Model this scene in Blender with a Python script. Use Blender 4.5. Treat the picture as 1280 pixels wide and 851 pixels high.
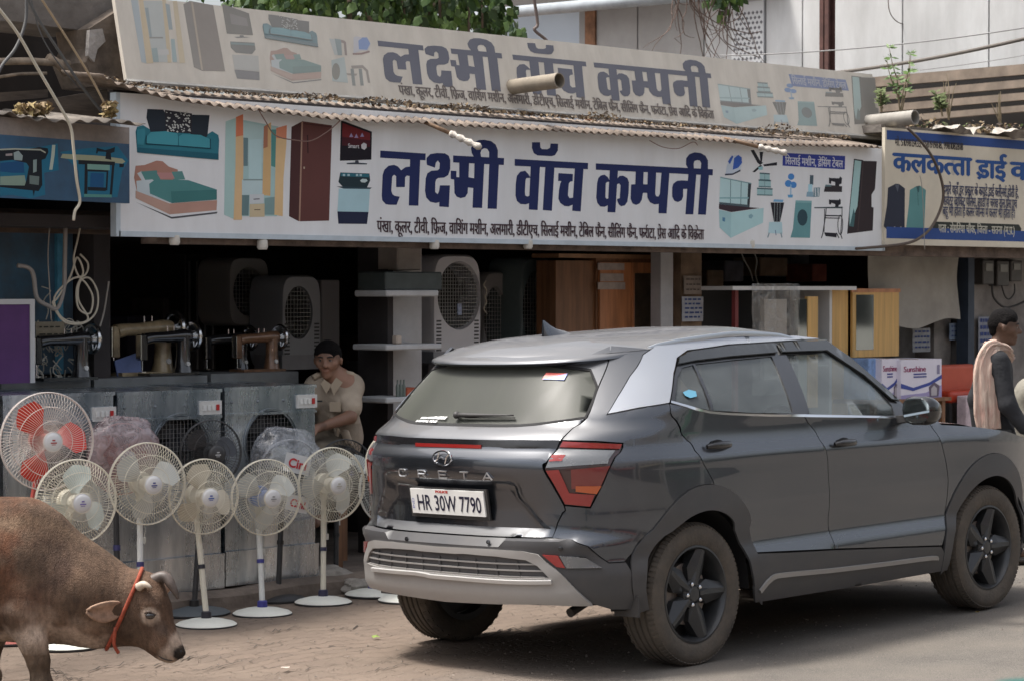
import bpy, bmesh, math, random
import numpy as np
from mathutils import Vector, Matrix, noise
from mathutils.geometry import delaunay_2d_cdt
R = math.radians
random.seed(7)
for o in list(bpy.data.objects): bpy.data.objects.remove(o)
C = bpy.context.scene.collection
sc = bpy.context.scene

# ------------------------------------------------------------ camera
PHI = R(45.1)                 # angle between the view and the shop front
FPX = 3000.0
PIT = math.atan(62.5/FPX)
CAMZ = 1.827
cd = bpy.data.cameras.new('camera'); cam = bpy.data.objects.new('camera', cd); C.objects.link(cam)
cd.sensor_width = 36; cd.lens = FPX/1280*36; cd.clip_end = 500; cd.clip_start = .1
cam.location = (0, 0, CAMZ)
cam.rotation_euler = (R(90)-PIT, 0, PHI-R(90))
cd.dof.use_dof = True; cd.dof.focus_distance = 12.8; cd.dof.aperture_fstop = 8
sc.camera = cam

# ------------------------------------------------------------ sky and sun
SUN = Vector((-.32, .30, 1.0)).normalized()     # towards the sun
w = bpy.data.worlds.new("World"); sc.world = w; w.use_nodes = True
nt = w.node_tree; bg = nt.nodes['Background']
sky = nt.nodes.new('ShaderNodeTexSky'); sky.sky_type = 'NISHITA'; sky.sun_disc = False
sky.sun_elevation = math.asin(SUN.z); sky.sun_rotation = math.atan2(SUN.x, SUN.y)
sky.air_density = 1.0; sky.dust_density = 6.0; sky.ozone_density = 1.0
hz = nt.nodes.new('ShaderNodeHueSaturation'); hz.inputs['Saturation'].default_value = .40      # thin bright haze
nt.links.new(sky.outputs[0], hz.inputs['Color']); nt.links.new(hz.outputs[0], bg.inputs[0]); bg.inputs[1].default_value = .09
sl = bpy.data.lights.new('sun', 'SUN'); sl.energy = 1.5; sl.angle = R(10); sl.color = (1, .95, .88)
so = bpy.data.objects.new('sun', sl); C.objects.link(so); so.rotation_euler = (-SUN).to_track_quat('-Z', 'Y').to_euler()
sc.view_settings.view_transform = 'Standard'; sc.view_settings.look = 'None'; sc.view_settings.exposure = 1.55
sc.view_settings.gamma = 1

# ------------------------------------------------------------ finding real places for what the photograph shows
RV = Vector((math.sin(PHI), -math.cos(PHI), 0)); DV = Vector((math.cos(PHI), math.sin(PHI), 0)); CP = Vector((0, 0, CAMZ))
def ray(px, py):
    x = (px-640)/FPX; y = (425.5-py)/FPX
    return RV*x + DV*(math.cos(PIT)+math.sin(PIT)*y) + Vector((0, 0, -math.sin(PIT)+math.cos(PIT)*y))
GX, GY = .009, -.02
def gz(x, y): return GX*(min(x, 14)-8.76)+GY*(max(5, min(y, 9.3))-8.42)   # the road falls a little towards the shops
def hit(px, py, p0, n):
    d = ray(px, py); n = Vector(n); t = (Vector(p0)-CP).dot(n)/d.dot(n); return CP+d*t
def atY(px, py, Y): return hit(px, py, (0, Y, 0), (0, 1, 0))
def atX(px, py, X): return hit(px, py, (X, 0, 0), (1, 0, 0))
def atG(px, py, dz=0):
    z = 0
    for _ in range(8): p = hit(px, py, (0, 0, z), (0, 0, 1)); z = gz(p.x, p.y)+dz
    return p
def proj(p):
    v = Vector(p)-CP; x = v.dot(RV); d = v.dot(DV); z = v.z
    zc = d*math.cos(PIT)-z*math.sin(PIT); yc = z*math.cos(PIT)+d*math.sin(PIT)
    return 640+FPX*x/zc, 425.5-FPX*yc/zc
# car frame: x forward, y left, z up; origin under the rear axle
_yaw = R(1.84)
_fx = Vector((math.cos(_yaw), math.sin(_yaw), .009)).normalized()
_up = Vector((-GX, .02, 1)).normalized()
_ly = _up.cross(_fx).normalized(); _up = _fx.cross(_ly)
CARM = Matrix(((_fx.x, _ly.x, _up.x, 8.76), (_fx.y, _ly.y, _up.y, 8.42), (_fx.z, _ly.z, _up.z, 0), (0, 0, 0, 1)))
CARI = CARM.inverted()
def car_ray(px, py):
    return CARI @ CP, (CARI.to_3x3() @ ray(px, py))
# ------------------------------------------------------------ helpers
MATS = {}
def mat(name, col=(.5,.5,.5), rough=.6, metal=0.0, var=0.0, scale=8.0, bump=0.0, bscale=40.0, col2=None, coat=0.0, emis=None, alpha=None, trans=0.0, attr=None, stretch=(1,1,1), spec=None, thresh=None, dust=None, dusts=2.0, up=None):
    if name in MATS: return MATS[name]
    m = bpy.data.materials.new(name); m.use_nodes = True; MATS[name] = m
    t = m.node_tree; N = t.nodes; L = t.links; b = N['Principled BSDF']
    b.inputs['Roughness'].default_value = rough; b.inputs['Metallic'].default_value = metal
    b.inputs['Coat Weight'].default_value = coat; b.inputs['Coat Roughness'].default_value = .10
    if spec is not None: b.inputs['Specular IOR Level'].default_value = spec
    tc = N.new('ShaderNodeTexCoord'); mp = N.new('ShaderNodeMapping'); mp.inputs['Scale'].default_value = stretch
    L.new(tc.outputs['Object'], mp.inputs[0])
    cur = None
    if attr:
        a = N.new('ShaderNodeAttribute'); a.attribute_name = attr; cur = a.outputs['Color']
    if var > 0 or col2 is not None:
        n = N.new('ShaderNodeTexNoise'); n.inputs['Scale'].default_value = scale; n.inputs['Detail'].default_value = 7; n.inputs['Roughness'].default_value = .62
        L.new(mp.outputs[0], n.inputs[0])
        r = N.new('ShaderNodeValToRGB'); L.new(n.outputs[0], r.inputs[0])
        lo, hi = thresh or (.32, .68)
        r.color_ramp.elements[0].position = lo; r.color_ramp.elements[1].position = hi
        if attr:
            mx = N.new('ShaderNodeMix'); mx.data_type = 'RGBA'; mx.blend_type = 'MULTIPLY'; mx.inputs[0].default_value = 1
            r.color_ramp.elements[0].color = (1-var, 1-var, 1-var, 1); r.color_ramp.elements[1].color = (1, 1, 1, 1)
            L.new(cur, mx.inputs[6]); L.new(r.outputs[0], mx.inputs[7]); cur = mx.outputs[2]
        else:
            c2 = col2 if col2 is not None else tuple(min(1, c*(1+var)) for c in col)
            c1 = col if col2 is not None else tuple(c*(1-var) for c in col)
            r.color_ramp.elements[0].color = (*c1, 1); r.color_ramp.elements[1].color = (*c2, 1)
            cur = r.outputs[0]
    if dust is not None:      # settled dust or grime with a shape of its own; up = share lying on upward faces
        n2 = N.new('ShaderNodeTexNoise'); n2.inputs['Scale'].default_value = dusts; n2.inputs['Detail'].default_value = 9; n2.inputs['Roughness'].default_value = .7
        L.new(mp.outputs[0], n2.inputs[0])
        f = N.new('ShaderNodeMapRange'); f.inputs[1].default_value = .35; f.inputs[2].default_value = .75; f.inputs[3].default_value = dust[3]*.35; f.inputs[4].default_value = dust[3]
        L.new(n2.outputs[0], f.inputs[0]); fac = f.outputs[0]
        if up is not None:
            g = N.new('ShaderNodeNewGeometry'); sx = N.new('ShaderNodeSeparateXYZ'); L.new(g.outputs['Normal'], sx.inputs[0])
            mr = N.new('ShaderNodeMapRange'); mr.inputs[1].default_value = .15; mr.inputs[2].default_value = .95; mr.inputs[3].default_value = 0; mr.inputs[4].default_value = up
            L.new(sx.outputs[2], mr.inputs[0])
            ad = N.new('ShaderNodeMath'); ad.operation = 'ADD'; ad.use_clamp = True; L.new(fac, ad.inputs[0]); L.new(mr.outputs[0], ad.inputs[1]); fac = ad.outputs[0]
        mx = N.new('ShaderNodeMix'); mx.data_type = 'RGBA'; L.new(fac, mx.inputs[0])
        if cur is not None: L.new(cur, mx.inputs[6])
        else: mx.inputs[6].default_value = (*col, 1)
        mx.inputs[7].default_value = (*dust[:3], 1); cur = mx.outputs[2]
        rr = N.new('ShaderNodeMapRange'); rr.inputs[3].default_value = rough; rr.inputs[4].default_value = .85; L.new(fac, rr.inputs[0]); L.new(rr.outputs[0], b.inputs['Roughness'])
        if metal:
            mm = N.new('ShaderNodeMapRange'); mm.inputs[3].default_value = metal; mm.inputs[4].default_value = 0; L.new(fac, mm.inputs[0]); L.new(mm.outputs[0], b.inputs['Metallic'])
        if coat:
            mm = N.new('ShaderNodeMapRange'); mm.inputs[3].default_value = coat; mm.inputs[4].default_value = 0; L.new(fac, mm.inputs[0]); L.new(mm.outputs[0], b.inputs['Coat Weight'])
    if cur is not None: L.new(cur, b.inputs['Base Color'])
    else: b.inputs['Base Color'].default_value = (*col, 1)
    if bump > 0:
        n = N.new('ShaderNodeTexNoise'); n.inputs['Scale'].default_value = bscale; n.inputs['Detail'].default_value = 6
        L.new(mp.outputs[0], n.inputs[0])
        bp = N.new('ShaderNodeBump'); bp.inputs['Strength'].default_value = bump; bp.inputs['Distance'].default_value = .02
        L.new(n.outputs[0], bp.inputs['Height']); L.new(bp.outputs[0], b.inputs['Normal'])
    if emis: b.inputs['Emission Color'].default_value = (*emis[:3], 1); b.inputs['Emission Strength'].default_value = emis[3]
    if alpha is not None: b.inputs['Alpha'].default_value = alpha
    if trans: b.inputs['Transmission Weight'].default_value = trans
    return m

def tag(o, label=None, cat=None, group=None, kind=None):
    if label: o['label'] = label
    if cat: o['category'] = cat
    if group: o['group'] = group
    if kind: o['kind'] = kind
    return o
def thing(name, label, cat, loc=(0,0,0), rz=0, group=None, M=None):
    o = bpy.data.objects.new(name, None); C.objects.link(o); o.empty_display_size = .1
    if M is not None: o.matrix_world = M
    else: o.location = loc; o.rotation_euler = (0,0,rz)
    return tag(o, label, cat, group)
def link(name, me, parent=None, m=None, smooth=None):
    o = bpy.data.objects.new(name, me); C.objects.link(o)
    if parent is not None: o.parent = parent
    if m is not None:
        if isinstance(m, (list, tuple)):
            for k in m: me.materials.append(k)
        else: me.materials.append(m)
    if smooth is not None:
        me.polygons.foreach_set('use_smooth', [bool(smooth)]*len(me.polygons))
        if smooth and smooth is not True:
            me.set_sharp_from_angle(angle=R(smooth))
    return o
def mobj(name, V, F, m=None, parent=None, smooth=None):
    me = bpy.data.meshes.new(name); me.from_pydata([tuple(v) for v in V], [], F); me.update()
    return link(name, me, parent, m, smooth)
class MB:
    """collects shapes; build() links them as one mesh"""
    def __init__(s): s.V = []; s.F = []; s.M = []; s.cm = 0; s.X = None
    def mat(s, i): s.cm = i; return s
    def add(s, V, F):
        n = len(s.V)
        if s.X is not None: V = [s.X @ Vector(v) for v in V]
        s.V += [tuple(v) for v in V]; s.F += [tuple(i+n for i in f) for f in F]; s.M += [s.cm]*len(F); return s
    def box(s, c, d, rz=0, M=None):
        x, y, z = [k/2 for k in d]
        V = [Vector((a*x, b*y, e*z)) for a in (-1,1) for b in (-1,1) for e in (-1,1)]
        if rz: Rm = Matrix.Rotation(rz, 3, 'Z'); V = [Rm @ v for v in V]
        if M is not None: V = [M @ v for v in V]
        V = [v+Vector(c) for v in V]
        return s.add(V, [(0,1,3,2),(4,6,7,5),(0,4,5,1),(2,3,7,6),(0,2,6,4),(1,5,7,3)])
    def bbox(s, a, b): # box from min corner to max corner
        return s.box([(p+q)/2 for p, q in zip(a, b)], [abs(q-p) for p, q in zip(a, b)])
    def hexa(s, P): # 8 points: bottom 4, top 4
        return s.add(P, [(3,2,1,0),(4,5,6,7),(0,1,5,4),(1,2,6,5),(2,3,7,6),(3,0,4,7)])
    def tube(s, pts, r, n=6, cap=True, closed=False):
        P = [Vector(p) for p in pts]; k = len(P); rr = r if isinstance(r, (list, tuple)) else [r]*k
        V = []; F = []; u = None
        for i in range(k):
            a = P[(i-1) % k] if (closed or i > 0) else P[i]; b = P[(i+1) % k] if (closed or i < k-1) else P[i]
            t = (b-a); t = t.normalized() if t.length > 1e-9 else Vector((0,0,1))
            if u is None: u = t.orthogonal().normalized()
            u = (u - t*u.dot(t)); u = u.normalized() if u.length > 1e-6 else t.orthogonal().normalized()
            w2 = t.cross(u)
            for j in range(n):
                an = 2*math.pi*j/n; V.append(P[i]+(u*math.cos(an)+w2*math.sin(an))*rr[i])
        for i in range(k if closed else k-1):
            for j in range(n):
                a = i*n+j; b = i*n+(j+1) % n; c = ((i+1) % k)*n+(j+1) % n; d = ((i+1) % k)*n+j; F.append((a,b,c,d))
        if cap and not closed: F.append(tuple(range(n))[::-1]); F.append(tuple((k-1)*n+j for j in range(n)))
        return s.add(V, F)
    def lathe(s, prof, n=24, axis='Z', o=(0,0,0), cap=True): # prof: (r, h) list
        V = []; F = []; o = Vector(o)
        for r, h in prof:
            for j in range(n):
                a = 2*math.pi*j/n; x, y = r*math.cos(a), r*math.sin(a)
                V.append(o + (Vector((x,y,h)) if axis == 'Z' else Vector((x,h,y)) if axis == 'Y' else Vector((h,x,y))))
        for i in range(len(prof)-1):
            for j in range(n):
                f = (i*n+j, i*n+(j+1) % n, (i+1)*n+(j+1) % n, (i+1)*n+j); F.append(f if axis != 'Y' else f[::-1])
        if cap:
            if prof[0][0] > 1e-5: F.append(tuple(range(n))[::-1] if axis != 'Y' else tuple(range(n)))
            if prof[-1][0] > 1e-5:
                l = tuple((len(prof)-1)*n+j for j in range(n)); F.append(l if axis != 'Y' else l[::-1])
        return s.add(V, F)
    def ball(s, c, r, n=12, m=8):
        rx, ry, rz = r if isinstance(r, (tuple, list)) else (r,r,r); V = []; F = []
        for i in range(m+1):
            p = math.pi*i/m
            for j in range(n): a = 2*math.pi*j/n; V.append((c[0]+rx*math.sin(p)*math.cos(a), c[1]+ry*math.sin(p)*math.sin(a), c[2]-rz*math.cos(p)))
        for i in range(m):
            for j in range(n): F.append((i*n+j, i*n+(j+1) % n, (i+1)*n+(j+1) % n, (i+1)*n+j))
        return s.add(V, F)
    def prism(s, poly, o, u, v, d): # 2D polygon in plane (o,u,v) extruded by vector d
        o, u, v, d = Vector(o), Vector(u), Vector(v), Vector(d); n = len(poly)
        a = [o+u*x+v*y for x, y in poly]; V = a+[p+d for p in a]
        ar = sum(poly[i][0]*poly[(i+1) % n][1]-poly[(i+1) % n][0]*poly[i][1] for i in range(n))
        if (ar > 0) == (u.cross(v).dot(d) > 0): F = [tuple(range(n))[::-1], tuple(range(n, 2*n))]+[(i,(i+1) % n,n+(i+1) % n,n+i) for i in range(n)]
        else: F = [tuple(range(n)), tuple(range(n, 2*n))[::-1]]+[(i,n+i,n+(i+1) % n,(i+1) % n) for i in range(n)]
        return s.add(V, F)
    def build(s, name, m=None, parent=None, smooth=None):
        me = bpy.data.meshes.new(name); me.from_pydata(s.V, [], s.F); me.update()
        o = link(name, me, parent, m, smooth)
        if isinstance(m, (list, tuple)): me.polygons.foreach_set('material_index', s.M)
        return o
def copy_tree(o, parent=None):
    c = o.copy(); C.objects.link(c)
    if parent is not None: c.parent = parent; c.matrix_parent_inverse = o.matrix_parent_inverse
    for ch in list(o.children): copy_tree(ch, c)
    return c
def spline(pts, n=8, closed=False):
    P = [Vector(p) for p in pts]; k = len(P); out = []
    for i in range(k if closed else k-1):
        p0 = P[(i-1) % k] if (closed or i > 0) else P[i]; p1 = P[i]; p2 = P[(i+1) % k]; p3 = P[(i+2) % k] if (closed or i+2 < k) else p2
        for j in range(n):
            t = j/n; out.append(.5*((2*p1)+(p2-p0)*t+(2*p0-5*p1+4*p2-p3)*t*t+(3*p1-p0-3*p2+p3)*t**3))
    if not closed: out.append(P[-1])
    return out
def interp(x, tab):
    if x <= tab[0][0]: return tab[0][1]
    for (a, p), (b, q) in zip(tab, tab[1:]):
        if x <= b: return p+(q-p)*(x-a)/(b-a)
    return tab[-1][1]
def sstep(a, b, x):
    t = min(1, max(0, (x-a)/(b-a))); return t*t*(3-2*t)
# ------------------------------------------------------------ lettering (flat print made with Blender's own font)
_gc = {}
def glyph(ch, bold=0.0):
    """flat mesh (verts, faces, xmin, xmax) of one character at size 1"""
    k = (ch, round(bold, 4))
    if k in _gc: return _gc[k]
    cu = bpy.data.curves.new('g', 'FONT'); cu.body = ch; cu.size = 1; cu.offset = bold; cu.resolution_u = 3; cu.fill_mode = 'FRONT'
    o = bpy.data.objects.new('g', cu); C.objects.link(o); dg = bpy.context.evaluated_depsgraph_get(); dg.update()
    me = bpy.data.meshes.new_from_object(o.evaluated_get(dg)); V = [(v.co.x, v.co.y) for v in me.vertices]; F = [tuple(p.vertices) for p in me.polygons]
    bpy.data.objects.remove(o); bpy.data.meshes.remove(me); bpy.data.curves.remove(cu)
    xs = [v[0] for v in V] or [0]; _gc[k] = (V, F, min(xs), max(xs)); return _gc[k]
def flat_text(s, Mx, size, m, parent, width=None, bold=0.0, name='lettering', align='CENTER', ysc=1.0):
    cu = bpy.data.curves.new('t', 'FONT'); cu.body = s; cu.size = 1; cu.offset = bold/size; cu.resolution_u = 3; cu.fill_mode = 'FRONT'
    o = bpy.data.objects.new('t', cu); C.objects.link(o); dg = bpy.context.evaluated_depsgraph_get(); dg.update()
    me = bpy.data.meshes.new_from_object(o.evaluated_get(dg)); bpy.data.objects.remove(o)
    xs = [v.co.x for v in me.vertices]; x0, x1 = min(xs), max(xs); k = (width/(x1-x0)) if width else size
    sh = {'CENTER': -(x0+x1)/2, 'LEFT': -x0}[align]
    for v in me.vertices: v.co = Mx @ Vector(((v.co.x+sh)*k, v.co.y*size*ysc, 0))
    me.name = name
    return link(name, me, parent, m)
def _clip(V, F, xc):
    bm = bmesh.new(); vs = [bm.verts.new((x, y, 0)) for x, y in V]
    for f in F:
        try: bm.faces.new([vs[i] for i in f])
        except ValueError: pass
    bmesh.ops.bisect_plane(bm, geom=bm.verts[:]+bm.edges[:]+bm.faces[:], plane_co=(xc,0,0), plane_no=(1,0,0), clear_outer=True)
    bm.verts.index_update(); V2 = [(v.co.x, v.co.y) for v in bm.verts]; F2 = [tuple(v.index for v in f.verts) for f in bm.faces]; bm.free(); return V2, F2
ZERO = set('ंँेैुूृॉ़')
def deva(s, bold=0.0):
    """Devanagari laid out by hand in visual order: R = ra stroke under, H = reph above, h = the letter before becomes a half form.
    returns layers [(verts, faces)], total width, at letter size 1"""
    bd = bold; bold = 0.0; out = []; x = 0.0; s = list(s); i = 0; lay = 0; lastc = 0; lasta = .5
    while i < len(s):
        ch = s[i]; nx = s[i+1] if i+1 < len(s) else ''
        if ch == ' ': x += .26; i += 1; continue
        if ch == 'R':
            c = lastc+lasta*.52; out.append(([(c-.02,.16),(c+.03,.20),(c-.17,-.06),(c-.24,-.02)], [(0,1,2,3)])); i += 1; continue
        if ch == 'H':
            c = lastc+lasta*.80; out.append(([(c-.10,.72),(c-.07,.82),(c+.02,.84),(c+.07,.78),(c+.02,.76),(c-.03,.75),(c-.03,.62),(c-.09,.62)], [(0,1,5,6,7),(1,2,3,4,5)])); i += 1; continue
        V, F, a, b = glyph(ch, bold)
        if ch in ZERO:
            out.append(([(vx+x, vy) for vx, vy in V], F)); i += 1; continue
        if ch == 'ि': out.append(([(vx+x, vy) for vx, vy in V], F)); x += .25; i += 1; continue
        if nx == 'h' and ord(ch) > 2000:
            V, F = _clip(V, F, b*.70); out.append(([(vx+x, vy) for vx, vy in V], F)); x += b*.68; i += 2; continue
        if ch == 'ी': off = -min(0, 0); out.append(([(vx+x, vy) for vx, vy in V], F)); x += b-.012; i += 1; continue
        out.append(([(vx+x, vy) for vx, vy in V], F)); lastc = x; lasta = b; x += b+(.03 if ord(ch) < 128 else -.012); i += 1
    if bd > 0:
        o2 = []
        for k in ((-1,0),(1,0),(0,.6),(0,-.6)) if bd > .03 else ((-1,.3),(1,-.3)):
            o2 += [([(a+k[0]*bd, b+k[1]*bd) for a, b in V], F) for V, F in out]
        out = o2
    return out, x
# ------------------------------------------------------------ the parked car
def build_car():
    car = thing('parked_car', 'dusty dark grey compact SUV with silver rear pillar parked in front of the appliance shop', 'car', M=CARM)
    U0 = [(.15,-.66),(.22,-.72),(.30,-.79),(.40,-.84),(.50,-.865),(.60,-.875),(.645,-.868),(.665,-.83),(.70,-.815),(.80,-.81),(.90,-.825),(.98,-.84),(1.04,-.835),(1.075,-.80),(1.10,-.80),(1.13,-.79),(1.15,-.75),(1.19,-.68),(1.30,-.60),(1.42,-.51),(1.48,-.47),(1.55,-.44),(1.70,-.40)]
    WL = [(.15,.80),(.22,.835),(.30,.865),(.38,.885),(.485,.892),(.565,.868),(.64,.882),(.75,.895),(.92,.895),(1.0,.888),(1.04,.875),(1.10,.868),(1.5,.866)]
    ZB = [(-.9,1.19),(-.5,1.22),(-.17,1.255),(.4,1.215),(.9,1.165),(1.8,1.10),(2.3,1.04),(3.5,.95)]
    LC, NN = .75, 2.9
    # arc length table of the corner
    th = np.linspace(0, math.pi/2, 200)
    rv = .885*np.sin(th)**(2/NN); ru = -.11-LC*np.cos(th)**(2/NN)
    al = np.concatenate([[0], np.cumsum(np.hypot(np.diff(rv), np.diff(ru)))]); S1 = al[-1]
    FRU = 3.45
    def u0(z): return interp(z, U0)
    def width(z, u):
        zb = interp(u, ZB); wl = interp(z, WL)
        if u > 0.2: pass
        h = z-zb
        if h > 0:
            wl = wl - .285*(h/.36)**1.12*(1 if h < .36 else 1) if h > 0 else wl
        # shoulder line and haunches
        for wu in (0, 2.61):
            d = math.hypot((u-wu), (z-.62)*.9)
            wl += .022*math.exp(-(d/.40)**2)
        wl += .010*math.exp(-((z-(1.0-.02*(u-1)))/.05)**2)*sstep(3.2,2.4,u)*sstep(-.6,-.2,u)
        if u > 2.5: wl -= .18*((u-2.5)/.95)**2.2
        return wl
    def Q(s, z):
        a = abs(s); sg = 1 if s >= 0 else -1; du = u0(z)+.86
        if a < S1:
            t = np.interp(a, al, th); u = -.11-LC*math.cos(t)**(2/NN); b = max(0.0, math.sin(t))**(2/NN)
            uu = u+du
            W = width(z, uu); v = W*b
            # number plate recess in the tailgate
            if .655 < z < .95:
                x = abs(v); wx = .40+.18*(.86-z)/.2 if z < .86 else .40
                k = sstep(wx+.06, wx, x)*sstep(.945,.90,z)*sstep(.66,.70,z)
                uu += .035*k
        else:
            u = -.11+(a-S1); uu = u+du*sstep(1.6, -.11, u); v = width(z, uu)
            if u > 3.2: v *= math.sqrt(max(0, 1-((u-3.2)/.28)**2*.55))
        return Vector((uu, -sg*v, z))
    def P3(s, z): return Q(s, z)
    def nrm(s, z):
        e = .004
        a = Q(s+e, z)-Q(s-e, z); b = Q(s, z+e)-Q(s, z-e); n = b.cross(a)
        n = n.normalized() if n.length > 1e-9 else Vector((-1,0,0))
        p = Q(s, z)
        out = Vector((-1, 0, 0)) if abs(s) < .3 else Vector((p.x*.0-(1 if abs(s) < S1 else 0), p.y, 0))
        return -n if n.dot(out) < 0 else n
    # locate photograph points on the body surface
    SS = np.linspace(-S1, S1+3.2, 220); ZZ = np.linspace(.2, 1.62, 110)
    G3 = [[Q(s, z) for z in ZZ] for s in SS]
    CO, M3 = CARI @ CP, CARM
    def pj(p):
        return proj(M3 @ p)
    GP = np.array([[pj(p) for p in row] for row in G3])
    FR = np.array([[nrm(s, z).dot(CO-G3[i][j]) > 0 for j, z in enumerate(ZZ)] for i, s in enumerate(SS)])
    def loc(px, py):
        d = (GP[:,:,0]-px)**2+(GP[:,:,1]-py)**2+np.where(FR, 0, 1e6)
        i, j = np.unravel_index(np.argmin(d), d.shape); s, z = SS[i], ZZ[j]
        for _ in range(6):
            f = pj(Q(s, z)); e = .002; a = pj(Q(s+e, z)); b = pj(Q(s, z+e))
            J = np.array([[(a[0]-f[0])/e, (b[0]-f[0])/e], [(a[1]-f[1])/e, (b[1]-f[1])/e]])
            try: dx = np.linalg.solve(J, [px-f[0], py-f[1]])
            except Exception: break
            dx = np.clip(dx, -.05, .05); s += dx[0]; z += dx[1]
        return (float(s), float(z))
    def mk(x0, y0, k): return lambda *q: [loc(x0+a/k, y0+b/k) for a, b in q]
    z3 = mk(740, 380, 2.363); z1 = mk(440, 380, 3.272); z2 = mk(440, 600, 3.392); z4 = mk(760, 560, 2.923)
    def mir(poly): return [(-s, z) for s, z in poly][::-1]
    def dens(poly, step=.03, closed=True):
        out = []; n = len(poly)
        for i in range(n if closed else n-1):
            a, b = poly[i], poly[(i+1) % n]; k = max(1, int(math.hypot(b[0]-a[0], b[1]-a[1])/step))
            out += [(a[0]+(b[0]-a[0])*t/k, a[1]+(b[1]-a[1])*t/k) for t in range(k)]
        if not closed: out.append(poly[-1])
        return out
    def sm(poly, n=4): # smooth open polyline
        return [(p.x, p.y) for p in spline([(a, b, 0) for a, b in poly], n)]
    def inpoly(x, y, poly):
        c = False; j = len(poly)-1
        for i in range(len(poly)):
            if (poly[i][1] > y) != (poly[j][1] > y) and x < (poly[j][0]-poly[i][0])*(y-poly[i][1])/(poly[j][1]-poly[i][1])+poly[i][0]: c = not c
            j = i
        return c
    def shrink(poly, d):
        n = len(poly); ar = sum(poly[i][0]*poly[(i+1) % n][1]-poly[(i+1) % n][0]*poly[i][1] for i in range(n)); sg = 1 if ar > 0 else -1; out = []
        for i in range(n):
            a = Vector(poly[i-1]); b = Vector(poly[i]); c = Vector(poly[(i+1) % n]); e1 = (b-a); e2 = (c-b)
            if e1.length < 1e-7 or e2.length < 1e-7: out.append(poly[i]); continue
            n1 = Vector((-e1.y, e1.x)).normalized()*sg; n2 = Vector((-e2.y, e2.x)).normalized()*sg; m = n1+n2
            m = m.normalized()*d/max(.5, m.normalized().dot(n1)) if m.length > 1e-6 else n1*d
            out.append((b.x+m.x, b.y+m.y))
        return out
    def panel(name, poly, m, off=0.0, gap=.0025, rim=.012, step=.035, holes=(), parent=car, smooth=40, fn=None, bevel=.004):
        bs = min(step, .018) if gap else step; poly = dens(shrink(poly, gap) if gap else poly, bs)
        hs = [dens(shrink(h, -gap) if gap else h, bs) for h in holes]
        pts = [Vector(p) for p in poly]; E = [(i, (i+1) % len(poly)) for i in range(len(poly))]; loops = [list(range(len(poly)))]
        for h in hs:
            k = len(pts); pts += [Vector(p) for p in h]; E += [(k+i, k+(i+1) % len(h)) for i in range(len(h))]; loops.append([k+i for i in range(len(h))])
        xs = [p[0] for p in poly]; ys = [p[1] for p in poly]
        x = min(xs)+step/2; inner = shrink(poly, step*.45)
        while x < max(xs):
            y = min(ys)+step/2
            while y < max(ys):
                if inpoly(x, y, inner) and not any(inpoly(x, y, h) for h in hs): pts.append(Vector((x, y)))
                y += step*.8
            x += step
        r = delaunay_2d_cdt(pts, E, [], 0, 1e-6)
        V2, F2 = r[0], r[2]; F = []
        for f in F2:
            cx = sum(V2[i].x for i in f)/3; cy = sum(V2[i].y for i in f)/3
            if inpoly(cx, cy, poly) and not any(inpoly(cx, cy, h) for h in hs): F.append(tuple(f))
        V = []
        N = []
        for p in V2:
            n = nrm(p.x, p.y); o = off+(fn(p.x, p.y) if fn else 0); V.append(Q(p.x, p.y)+n*o); N.append(n)
        F = [f if (V[f[1]]-V[f[0]]).cross(V[f[2]]-V[f[0]]).dot(N[f[0]]) > 0 else f[::-1] for f in F]
        # rim inwards
        cnt = {}
        for f in F:
            for i in range(3):
                k = (f[i], f[(i+1) % 3]); cnt[k] = 1
        bd = [k for k in cnt if (k[1], k[0]) not in cnt]; mp = {}
        for a, b in bd:
            for q in (a, b):
                if q not in mp: mp[q] = len(V); V.append(V[q]-N[q]*rim)
        F += [(b, a, mp[a], mp[b]) for a, b in bd]
        return mobj(name, V, F, m, parent, smooth)
    def strip(name, line, wd, m, off=.004, parent=car, rim=.006):
        L = dens(line, .03, False); A = []; B = []
        for i, p in enumerate(L):
            q = Vector(L[min(i+1, len(L)-1)])-Vector(L[max(i-1, 0)]); n = Vector((-q.y, q.x)); n = n.normalized() if n.length > 1e-9 else Vector((0,1)); wk = wd if not callable(wd) else wd(i/(len(L)-1))
            A.append((p[0]+n.x*wk/2, p[1]+n.y*wk/2)); B.append((p[0]-n.x*wk/2, p[1]-n.y*wk/2))
        return panel(name, A+B[::-1], m, off=off, gap=0, rim=rim, parent=parent, step=.04)
    paint = mat('car_paint', (.084,.095,.115), .20, .90, coat=1.0, dust=(.24,.225,.205,.07), dusts=1.6, up=.40); paint.node_tree.nodes['Principled BSDF'].inputs['Coat Roughness'].default_value = .03
    silver = mat('silver_paint', (.36,.385,.43), .32, .4, coat=.6, dust=(.36,.34,.32,.2), dusts=3)
    clad = mat('grey_cladding', (.040,.043,.05), .42, dust=(.15,.13,.11,.28), dusts=5)
    skid = mat('skid_plate_silver', (.36,.355,.35), .38, .5, dust=(.25,.22,.19,.45), dusts=4)
    black = mat('black_gap', (.006,.006,.007), .8)
    gloss = mat('gloss_black', (.010,.010,.012), .16, coat=.5, dust=(.12,.11,.10,.05), dusts=5)
    chrome = mat('chrome', (.75,.76,.78), .15, 1.0)
    trim = mat('black_trim', (.02,.02,.022), .5, dust=(.12,.11,.1,.3), dusts=5)
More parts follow.
